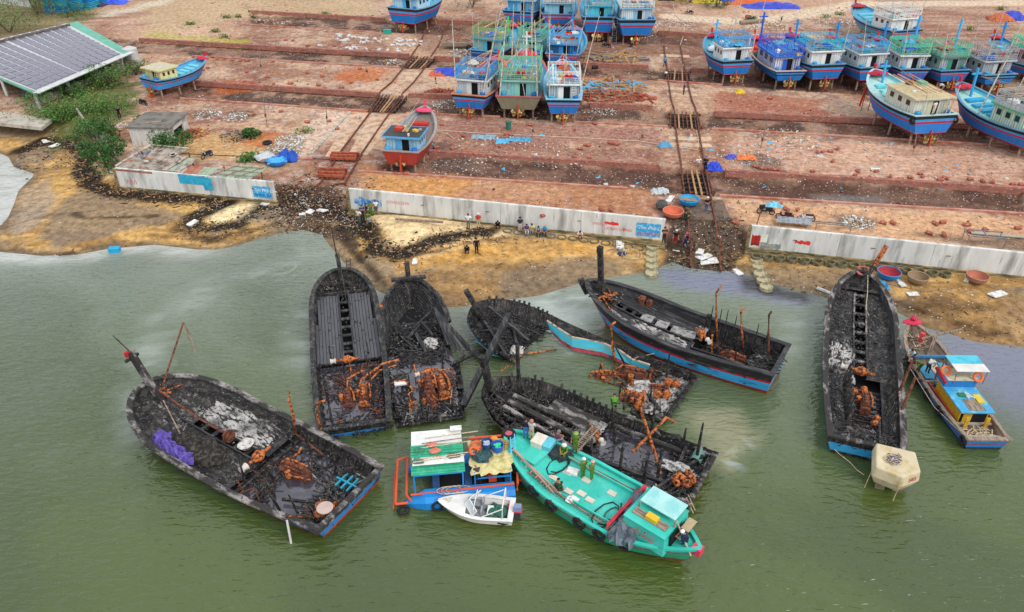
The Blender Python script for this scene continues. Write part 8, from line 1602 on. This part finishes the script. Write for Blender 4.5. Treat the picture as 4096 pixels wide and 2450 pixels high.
for a in[(1438,895,None,'hips',150,'#dfe0dc','#5c6c58','person in white shirt and green cap at the left of the beach group','#3f8a4c'),(1452,878,None,'fold',200,'#2f3f7c','#24283a','person in navy polo shirt with folded arms in the beach group'),(1486,864,None,'fold',190,PG,PG,'officer in green uniform with folded arms nearest the wall in the beach group'),(1506,857,None,'stand',180,'#e4e4e2','#5a5a5c','person in white shirt and grey trousers under the wall, right of the beach group'),(1470,872,None,'stand',120,'#22242c','#1c1c20','person in black half hidden in the middle of the beach group'),(1476,906,None,'stand',170,PG,PG,'officer in green uniform at the front of the beach group'),(1483,922,None,'stand',20,'#8a8f90','#2a2a2c','person in grey shirt seen from behind, nearest of the beach group'),(1874,914,None,'hips',170,'#e8e8e8','#6c6c68','person in white shirt standing alone on the pale sand before the wall'),(1914,912,None,'stand',175,'#c8342c','#c4b490','person in red vest and white cap beside the white shirted one','#e8e8e8'),(1991,914,None,'squat',180,'#16161a','#16161a','person in black squatting at the foot of the long wall'),(2080,928,None,'stand',180,'#1f2740','#c0c0c0','person in navy shirt and cap standing left of the four seated ones','#23304c'),(2106,934,None,'sit',185,'#4c4c88','#c4c4cc','person in violet top seated by the wall, leftmost of the four'),(2127,932,None,'sit',175,'#d8d48c','#9c9ca4','person in pale yellow top seated by the wall, second of the four'),(2153,942,None,'sit',180,'#8c8c90','#20242c','person in grey top with orange bag seated by the wall, third of the four'),(2179,940,None,'sit',170,'#3f8fd0','#2c3038','person in bright blue shirt seated by the wall, rightmost of the four','#9c9488'),(2320,955,None,'squat',170,'#d8d8dc','#c05a50','child in white top squatting on the sand below the long wall',None),(1867,1013,None,'squat',190,'#141418','#18181c','person in black squatting on the sand with a red cloth',None),(1907,1013,None,'stand',190,'#16161a','#16161c','person in black standing on the sand beside the squatting one',None),(2654,971,None,'fold',180,'#5c2430','#2c2426','person in maroon top leaning at the end of the long wall','#3c3c40'),(2675,980,None,'stand',180,'#2f5c8c','#d8d4d0','person in blue jacket and white trousers in the gap between the walls','#3a4a5c'),(2699,980,None,'stand',170,'#18181c','#8c2434','person in black top and maroon trousers in the gap between the walls','#d8d8d0'),(2742,992,None,'walk',60,'#34286c','#28285c','person in purple clothes and orange cap striding up the slipway','#e0603c'),(2737,884,None,'sit',-80,'#26402c','#26402c','person in dark green sitting beside the salmon basket boat',None),(2742,866,None,'sit',-100,'#2c4430','#2c4430','second person in dark green sitting at the rim of the blue basket boat',None),(2823,848,None,'behind',10,'#18181c','#4c5c8c','person in black shirt, jeans and white cap walking on the slipway slab','#e4e4e0'),(2789,682,None,'hips',20,'#e4e4e2','#a08c80','worker in white shirt and yellow helmet above the nearest trolley','#e8c020'),(2819,682,None,'fold',150,'#1c2030','#1c2030','worker in black overalls and blue helmet above the nearest trolley','#4f6cd0'),(2734,379,None,'stand',100,'#2c3458','#22283c','worker with blue helmet on the rails between the two far trolleys','#3450c8'),(2662,318,None,'bend',0,'#e0e0e0','#3c3c40','worker in white shirt beside the farthest trolley',None),(2658,267,None,'walk',160,'#5aa4d4','#3c3c44','worker in light blue shirt at the top of the right slipway',None),(2438,183,None,'stand',30,'#7c6450','#b08468','person without shirt standing by the ladder of the far boats',None),(2525,190,None,'squat',0,'#20242c','#5c3c34','person crouching under the rudder of the far boat',None),(481,476,None,'walk',200,'#14161c','#16181c','person in black walking by the scrub at the left of the yard',None)]:
 hat=a[8]if len(a)>8 else None;person(*a[:8],hat=hat,long=a[5]in('#16161a','#141418','#1c2030','#34286c'))
gz_=1.3
for a in[(2103,1750,1.95,'behind',175,'#1c2238','#3f6cb0','person in navy shirt and jeans with hands behind back on the green boat',None),(2125,1757,1.95,'behind',160,'#b8b8b4','#b09c74','person in checked shirt and pink cap at the tyre end of the green boat','#c87c6c'),(2224,1776,1.6,'sit',-70,'#5c4458','#8c8c94','person in purple grey shirt seated on the far rail of the green boat','#7c7c80'),(2259,1822,1.35,'sit',150,PG,PG,'officer in green with white hat seated on the far rail of the green boat','+#e8e8e0'),(2299,1806,1.45,'stand',160,PG,PG,'officer in green with green hat standing by the gangway ladder','+#8fae5c'),(2331,1910,1.25,'stand',40,PG,PG,'officer in green with white helmet on the green deck, left of two','#e8e8e4'),(2366,1921,1.25,'fold',60,PG,PG,'officer in green with pinkish hat on the green deck, right of two','#e0a898'),(2238,1970,1.25,'squat',20,'#1f4a34','#1f3a2c','person in dark green squatting on the near side of the green deck',None),(2738,2172,1.85,'squat',80,'#222c4c','#222c4c','person in navy with white helmet squatting at the bow of the green boat','#f0f0ee'),(2456,1628,1.1,'squat',0,'#4fa02c','#3c5c2c','officer in bright green squatting on the rail of the black wreck',None),(1914,1935,.85,'bend',20,'#4c4044','#1c1a1c','worker in dark patterned shirt bending over the engine of the blue raft',None),(3644,1434,.95,'squat',120,'#a8d4dc','#d8d8d4','person in pale blue seated on the yellow cabin boat, nearest its bow',None),(3652,1464,.95,'sit',100,'#3c4c6c','#202840','person in navy shirt seated on the deck of the yellow cabin boat',None),(3668,1492,.95,'bend',100,'#3f8a2c','#3c5028','person in green bending over the rail of the yellow cabin boat',None),(3707,1492,.95,'bend',-60,'#d8d8d4','#3c4450','person in white shirt and green cap bending on the yellow cabin boat','#2f7a64'),(3764,372,7.6,'bend',60,'#c4c0b8','#8c8478','person in white shirt bending on the cabin roof of the near right boat',None),(3730,458,6.2,'stand',200,'#e0dcd8','#d0c8c0','person in white standing in the doorway of the near right boat',None)]:
 person(*a[:8],hat=a[8],s=1.0)
# ---------------------------------------------------------------- motorcycles
def motorbike(px,py,rz,hx,label):
 q=G(px,py);root=empty('motorcycle',q,radians(rz),label,'motorcycle');P_=paint(hx,.1);R=Matrix.Rotation(pi/2,3,'Y')
 for y in(-.62,.62):
  w=MB().torus((0,y,.29),.24,.055,18,6,M=R).build('wheel',BLACK,root,smooth=True);mb=MB().lathe([(0,-.03),(.06,-.03),(.06,.03),(0,.03)],8,at=(0,y,.29),M=R)
  for k in range(6):a=k*pi/3;mb.bar((0,y,.29),(0,y+.22*cos(a),.29+.22*sin(a)),.02)
  mb.build('rim',STEEL,w)
 MB().box((0,-.28,.55),(.22,.75,.22),tap=.8).box((0,.12,.38),(.2,.4,.16)).build('body',P_,root);MB().box((0,.42,.6),(.3,.12,.45),M=Matrix.Rotation(-.3,3,'X')).build('leg_shield',P_,root)
 MB().box((0,-.28,.72),(.26,.8,.1),tap=.85).build('seat',BLACK,root,smooth=False);MB().box((0,0,.33),(.2,.35,.24)).build('engine',STEEL,root)
 MB().bar((0,.62,.3),(0,.45,.95),.06).build('fork',STEEL,root);MB().tube([(-.33,.36,.98),(0,.43,.92),(.33,.36,.98)],.02,5).build('handlebar',BLACK,root);MB().box((0,.5,.88),(.16,.12,.14)).build('headlight',mat('lamp_glass',(.5,.5,.48),rough=.1),root)
 for sx in(-1,1):MB().box((sx*.28,.38,1.12),(.1,.02,.07)).build('mirror',BLACK,root)
 MB().bar((.14,-.1,.25),(.14,-.8,.33),.08).build('exhaust',STEEL,root);MB().box((0,-.78,.62),(.16,.1,.1)).build('tail_light',paint('#b02020',.0),root);MB().box((0,.66,.52),(.1,.4,.04)).build('mudguard',P_,root)
motorbike(3061,858,75,'#1c1e22','black motorcycle beside the lamp post, leftmost of the three parked');motorbike(3137,878,72,'#5c1420','dark red motorcycle, middle of the three parked');motorbike(3222,886,80,'#c8ccd0','white and black motorcycle, rightmost of the three parked')
motorbike(575,421,60,'#22242a','black motorcycle by the stern of the cream cabin boat');motorbike(830,632,150,'#22304c','dark blue motorcycle by the tin roofed shed');motorbike(2756,58,85,'#26282c','black motorcycle parked by the road at the top');motorbike(3125,85,160,'#3c4450','motorcycle on the dirt road behind the red decked boat');motorbike(2425,192,60,'#1c2430','dark motorcycle under the far boats by the ladder')
# ---------------------------------------------------------------- floats and drums lying about
FL=mat('faded_red_float',c('#a8604e'),c('#7c4438'),scale=3,rough=.85,bump=.2,col3=c('#c99a88'),s3=5,lo3=.56,hi3=.64);FW=mat('white_float',(.62,.61,.58),(.4,.4,.45),scale=3,rough=.8)
fl0=MB().lathe([(0,-.36),(.18,-.34),(.2,0),(.18,.34),(0,.36)],10,M=Matrix.Rotation(pi/2,3,'Y')).build('red_float',FL);fw0=MB().lathe([(0,-.4),(.22,-.38),(.22,.38),(0,.4)],10,M=Matrix.Rotation(pi/2,3,'Y')).build('white_float',FW)
r=random.Random(11);used=[False,False]
def put_float(px,py,white=False,lb=None):
 i=1 if white else 0;base_=fw0 if white else fl0;q=G(px,py)
 if used[i]:o=base_.copy();C.objects.link(o)
 else:o=base_;used[i]=True
 o.location=(q.x,q.y,q.z+.17);o.rotation_euler=(0,0,r.uniform(0,3.1));s=r.uniform(.75,1.1);o.scale=(s,s,s)
 tag(o,'weathered white cylindrical float lying with the others on the far left yard' if white else 'faded reddish cylindrical float lying on the yard soil','float','white cylindrical floats in rows on the far yard' if white else 'reddish cylindrical floats scattered over the yard')
 o.name='white_float' if white else 'red_float'
for x,y in[(775,232),(800,236),(830,238),(850,232),(870,240),(900,238),(930,245),(960,248),(990,246),(1030,240),(1094,250),(1168,253),(832,275),(812,285),(988,292),(1068,311),(1010,332),(1095,340),(1162,338),(1275,345),(1290,310),(1405,334),(1510,322),(1300,357),(1367,354),(1230,296),(1290,306),(1440,279),(1126,450),(1000,465),(1018,462),(1230,493),(1318,489),(980,330),(1012,336),(860,330),(1070,312),(1143,164),(1172,166),(980,180),(1003,180),(1232,186),(1340,187),(2122,505),(2028,541),(2045,545),(1853,548),(1767,504),(2345,585),(2355,587),(2450,578),(2465,582),(2298,633),(2358,636),(1856,609),(1878,611),(2442,577),(2468,580),(2320,600),(2300,523),(1863,612),(1745,595),(1812,600),(2140,860),(2175,868),(2105,842),(2405,842),(2443,846),(3175,700),(3250,690),(3320,712),(3420,705),(3480,715),(3560,712),(3600,722),(3640,716),(3690,712),(3760,725),(3780,718),(3880,722),(3930,730),(3970,735),(4050,742),(4085,745),(3022,672),(3050,680),(3075,680),(3100,684),(3120,688),(3530,897),(3570,898),(3740,900),(3770,895),(3865,905),(3940,925),(3715,938),(3775,945),(3880,930),(4070,918),(2945,893),(2940,897),(3145,843),(3190,845),(3330,650),(3290,612),(3320,610),(3270,615),(3350,600),(3120,820),(3080,398),(3680,700),(3430,690),(3505,690),(3370,470),(2380,500),(1350,520),(1540,690),(1625,700),(2000,590),(1900,620)]:put_float(x,y)
for k in range(58):
 t=r.random();x=1350+340*t+r.uniform(-6,6);y=146+26*t+r.choice((-2,4,12,20))+r.uniform(-3,3)
 if k<46:put_float(x,y,True)
for x,y in((1390,196),(1400,199),(1415,194),(1405,202),(1425,198),(1515,204),(1550,206),(1590,204),(1595,210),(1620,205),(1280,187),(1466,201)):put_float(x,y,True)
# ---------------------------------------------------------------- posts, lamp, hoses, small things
def pole(px,py,pxt,pyt,lb,r_=.06,m=None,box=True):
 q=G(px,py);z=zat(px,py,q.z,pyt);t=P(pxt,pyt,z);root=empty('utility_post',q,0,lb,'post');d=t-q
 MB().tube([(0,0,-.2),d*.5+Vector((.02,0,0)),d],[r_,r_,r_*.8],6).build('shaft',m or OLDWOOD,root)
 if box:MB().box(d*.35,(.2,.2,.35)).build('switch_box',RUSTD,root);MB().bar(d+Vector((-.3,0,0)),d+Vector((.3,0,0)),.05).build('cross_arm',STEEL,root)
for a in((1047,292,1036,208,'thin post in the yard left of the white floats'),(1068,508,1050,374,'tall thin post left of the left slipway'),(1308,500,1303,412,'thin post beside the pale slip slab'),(1478,312,1449,236,'leaning wire post above the left slipway'),(2126,552,2143,472,'leaning post in front of the tall olive trawler'),(3040,595,3068,490,'grey post right of the right slipway'),(3652,618,3667,532,'post in front of the near right boat'),(2480,346,2478,278,'thin post beside the red plank pile'),(1744,332,1738,285,'short post beside the blue net heap'),(2570,560,2568,518,'dark post beside the blue bundle'),(1000,60,985,20,'small post on the far left ground')):pole(*a)
q=G(3025,905);root=empty('lamp_post',q,0,'rusty lamp post with a floodlight above the parked motorcycles','lamp post');z=zat(3025,905,q.z,828);d=P(3049,828,z)-q;MB().tube([(0,0,0),d],.05,6).build('shaft',RUSTD,root);MB().box(d,(.5,.3,.35)).build('lamp_head',BLACK,root)
def hose(pts,lb,r_=.045,m=ROPE,name='hose'):
 w=[]
 for i in range(len(pts)-1):
  for k in range(5):t=k/5;w.append(G(pts[i][0]*(1-t)+pts[i+1][0]*t,pts[i][1]*(1-t)+pts[i+1][1]*t))
 w=[v+Vector((0,0,.08))for v in w];tag(MB().tube(w,r_,5).build(name,m),lb,name)
PH=mat('pale_hose',c('#cfc0a8'),rough=.7)
hose([(1745,523),(1900,535),(2120,545),(2350,556),(2560,568),(2690,590),(2790,602),(2795,560),(2750,400)],'long pale hose snaking across the middle of the yard',m=PH);hose([(2693,20),(2700,60),(2738,100),(2735,140),(2720,185),(2735,250),(2725,300)],'pale hose running down from the yellow gateway',.06,PH);hose([(1740,523),(1790,540),(1825,565)],'short curled end of the pale hose by the red hull',m=PH)
hose([(640,612),(900,626),(1160,632),(1300,640),(1480,642)],'dark cable lying across the left yard',.04,BLACK,'cable');hose([(1185,855),(1160,900),(1140,938)],'thin dark rail end running into the water at the left slipway',.07,RUSTD,'rail')
hose([(0,918),(200,860),(480,835)],'thin mooring line lying on the left sand',.025,OLDWOOD,'rope');hose([(3330,1095),(3420,1110),(3560,1140),(3700,1170),(3860,1150)],'mooring line lying on the mud behind the right wreck',.03,OLDWOOD,'rope')
for k,(a,b)in enumerate((((3311,1770),(3400,1850)),((3400,1850),(3455,1900)))):A_=P(*a,.6 if k==0 else .05);B_=P(*b,.05 if k==0 else .3);tag(MB().tube([A_,(A_+B_)/2-Vector((0,0,.1)),B_],.03,4).build('mooring_rope',ROPE),['rope from the right wreck down into the water','rope from the water up to the mooring block'][k],'rope')
def simple(mb,name,m,px,py,rz,lb,cat,z=0,smooth=False):
 o=mb.build(name,m,smooth=smooth);q=G(px,py);q.z=max(q.z,z);return thing_mesh(o,q,rz,lb,cat)
simple(MB().box((0,0,.2),(1.0,.6,.4)).box((0,0,.42),(1.05,.65,.06)),'foam_box',paint('#2a9cc8',.2),462,1012,.1,'bright blue box floating at the left water edge','box',0)
simple(MB().tube([(-.9,-.2,.05),(-.2,0,.18),(.5,.1,.3),(.9,-.1,.1)],[.05,.14,.1,.05],7).tube([(.2,0,.2),(.5,.35,.5)],.06,5),'driftwood',BARK,275,1020,0,'dark branching driftwood at the left water edge','driftwood')
simple(MB().blob((0,0,.5),(.6,.55,.55),16,9,.12),'net_ball',mat('grey_net',c('#5c5f5c'),c('#34363a'),scale=6,rough=.9,bump=.8),2645,838,0,'grey ball of knotted netting left of the salmon basket boat','net ball')
mb=MB();[mb.bar((x,0,0),(x,0,.9),.05)for x in(-1.1,1.1)];mb.bar((-1.1,0,.9),(1.1,0,.9),.05).bar((-1.1,0,.9),(-1.5,-.9,0),.05).bar((1.1,0,.9),(1.1,1,.9),.05).bar((-1.1,1,.9),(1.1,1,.9),.05).bar((-1.1,0,.9),(-1.1,1,.9),.05);simple(mb,'wire_frame',OLDWOOD,1455,762,-.1,'thin open frame standing behind the left end of the long wall','frame')
mb=MB();v=[]
for i in range(15):v+=[(i*.24-1.7,-.5,.5+(.05 if i%2 else 0)),(i*.24-1.5,.6,.65+(.05 if i%2 else 0))]
mb.add(v,[(2*i,2*i+2,2*i+3,2*i+1)for i in range(14)]).bar((-1.3,-.3,0),(-1.3,-.3,.5),.1).bar((1.2,-.3,0),(1.2,-.3,.5),.1);simple(mb,'corrugated_sheet',mat('grey_corrugated',c('#8f9498'),c('#6a6e72'),rough=.6),3170,905,-.2,'grey corrugated sheet on short posts behind the right seawall','sheet')
mb=MB();[mb.bar((x,0,0),(x,0,.7),.06)for x in(-1.6,1.6)];mb.bar((-1.7,0,.7),(1.7,0,.7),.08).bar((-1.7,.6,.6),(1.7,.6,.6),.08);simple(mb,'metal_frame',STEEL,3330,925,-.2,'low metal frame behind the right seawall near the corrugated sheet','frame')
mb=MB();[mb.bar((x,y,0),(x,y,.9),.06)for x in(-1.6,1.6)for y in(0,1.4)];mb.bar((-1.7,0,.9),(1.7,0,.9),.08).bar((-1.7,1.4,.9),(1.7,1.4,.9),.08).bar((-1.7,0,.9),(-1.7,1.4,.9),.08).bar((0,0,.9),(0,1.4,.9),.08);simple(mb,'metal_frame',STEEL,3940,985,-.2,'metal rack standing behind the right end of the seawall','frame')
simple(MB().tube([(-2.6,0,.4),(2.6,.6,.55)],[.42,.36],12),'hollow_log',OLDWOOD,3010,98,.15,'large hollow log lying among litter near the top','log');simple(MB().bar((-2.5,0,.2),(2.5,.3,.2),.2,.2),'long_board',OLDWOOD,1675,893,-.2,'long dark beam lying on the pale sand below the wall','beam');simple(MB().bar((-2.6,0,.1),(2.6,0,.1),.4,.1),'long_board',mat('grey_board',c('#a09a90'),rough=.9),4000,945,-.2,'long grey board lying behind the right end of the seawall','board')
simple(MB().torus((0,0,.2),.45,.16),'tyre',BLACK,1070,577,0,'black tyre beside the small round bush','tyre',smooth=True)
simple(MB().lathe([(0,0),(.32,0),(.34,.9),(0,.92)],12).blob((0,0,.95),(.5,.45,.15),9,4,.2,half=True),'green_barrel',paint('#2c6c5c',.3),2034,518,0,'green barrel with a white sheet on top before the tall trawler','barrel')
simple(MB().lathe([(0,-.45),(.3,-.44),(.3,.44),(0,.45)],12,at=(0,0,.3),M=Matrix.Rotation(pi/2,3,'Y')),'black_drum',BLACK,2380,277,.2,'black drum lying by the second kerb right of the boats','drum')
simple(MB().lathe([(0,0),(.5,.05),(.6,.8),(.5,.85),(.4,.1)],14).box((0,0,.1),(.5,.4,.15)),'red_basket_heap',FL,2990,110-30,0,'small reddish heap by the top road','heap');simple(MB().box((0,0,.35),(1.4,.9,.7)).box((0,0,.74),(1.5,1,.08)),'teal_crate',paint('#2f9c8c',.3),1550,136,0,'teal crate beside the stern of the top left boat','crate')
q=G(1845,195);root=empty('wooden_cart',q,-.1,'flat wooden cart loaded with red scraps left of the dark blue boat','cart');MB().box((0,0,1.0),(6.4,2.4,.5)).build('cart_bed',OLDWOOD,root)
for x in(1.6,):MB().torus((x,-1.25,.5),.36,.13,M=Matrix.Rotation(pi/2,3,'X')).build('wheel',BLACK,root,smooth=True);MB().torus((x,1.25,.5),.36,.13,M=Matrix.Rotation(pi/2,3,'X')).build('wheel',BLACK,root,smooth=True)
for k in range(16):a=r.uniform(-2.8,2.4);MB().bar((a,r.uniform(-1,1),1.35+.02*k),(a+r.uniform(-1.5,1.8),r.uniform(-1,1),1.4+.02*k),.16,.08).build('scrap_board',[REDWOOD,WOOD,REDWOOD][k%3],root)
q=G(3480,440);root=empty('scaffold',q,.2,'red and grey scaffold trestle left of the near right boat','scaffold')
for x in(-1.4,-.3,.8,1.6):MB().bar((x,0,0),(x+.2,.2,3.3),.07).build('scaffold_post',RUSTD,root)
for z in(1.4,2.6,3.2):MB().bar((-1.6,.1,z),(2.0,.2,z),.07).build('scaffold_bar',STEEL,root)
MB().bar((-1.8,0,.6),(-1.2,.3,3.6),.28,.1).build('red_board',paint('#d8452c',.2),root);MB().bar((-1.4,.4,3.5),(1.8,.6,3.9),.5,.06).build('plank',WOOD,root);MB().bar((.2,.4,3.2),(2.2,1.6,3.9),.4,.06).build('plank',WOOD,root)
q=G(2455,180);root=empty('ladder',q,0,'long dark ladder standing between the two rightmost far boats','ladder');ladder(root,(0,0,0),(.1,1.2,4.6),.8,STEEL,'ladder_frame',12)
q=G(535,262);root=empty('water_tank',q,0,'white water tank on a low stand at the corner of the solar shed','tank');MB().lathe([(0,1.2),(1.1,1.2),(1.1,2.7),(.4,3.0),(0,3.0)],16).build('tank_body',mat('pale_tank',(.5,.5,.48),rough=.5),root,smooth=False);MB().box((0,0,.6),(2.4,2.4,1.2)).build('stand',CONC,root)
q=G(2465,1010);root=empty('broken_trap',q,0,'tangle of broken bamboo poles and hoops on the sand near the lids','fish trap')
for k in range(9):a=r.uniform(0,3.1);p_=Vector((r.uniform(-.9,.9),r.uniform(-.6,.6),.2));d=Vector((cos(a),sin(a),r.uniform(-.1,.25)))*r.uniform(.7,1.3);MB().tube([p_-d,p_+d],.035,5).build('bamboo_pole',OLDWOOD,root)
for k in range(2):MB().torus((1.3+.3*k,-.6,.15),.8,.03,24,5,M=Euler((.15,.1*k,0)).to_matrix()).build('hoop',ROPE,root)
MB().blob((.5,-.3,.0),(.5,.4,.2),9,4,.3,half=True).build('dark_net',paint('#2c3454',.4),root)
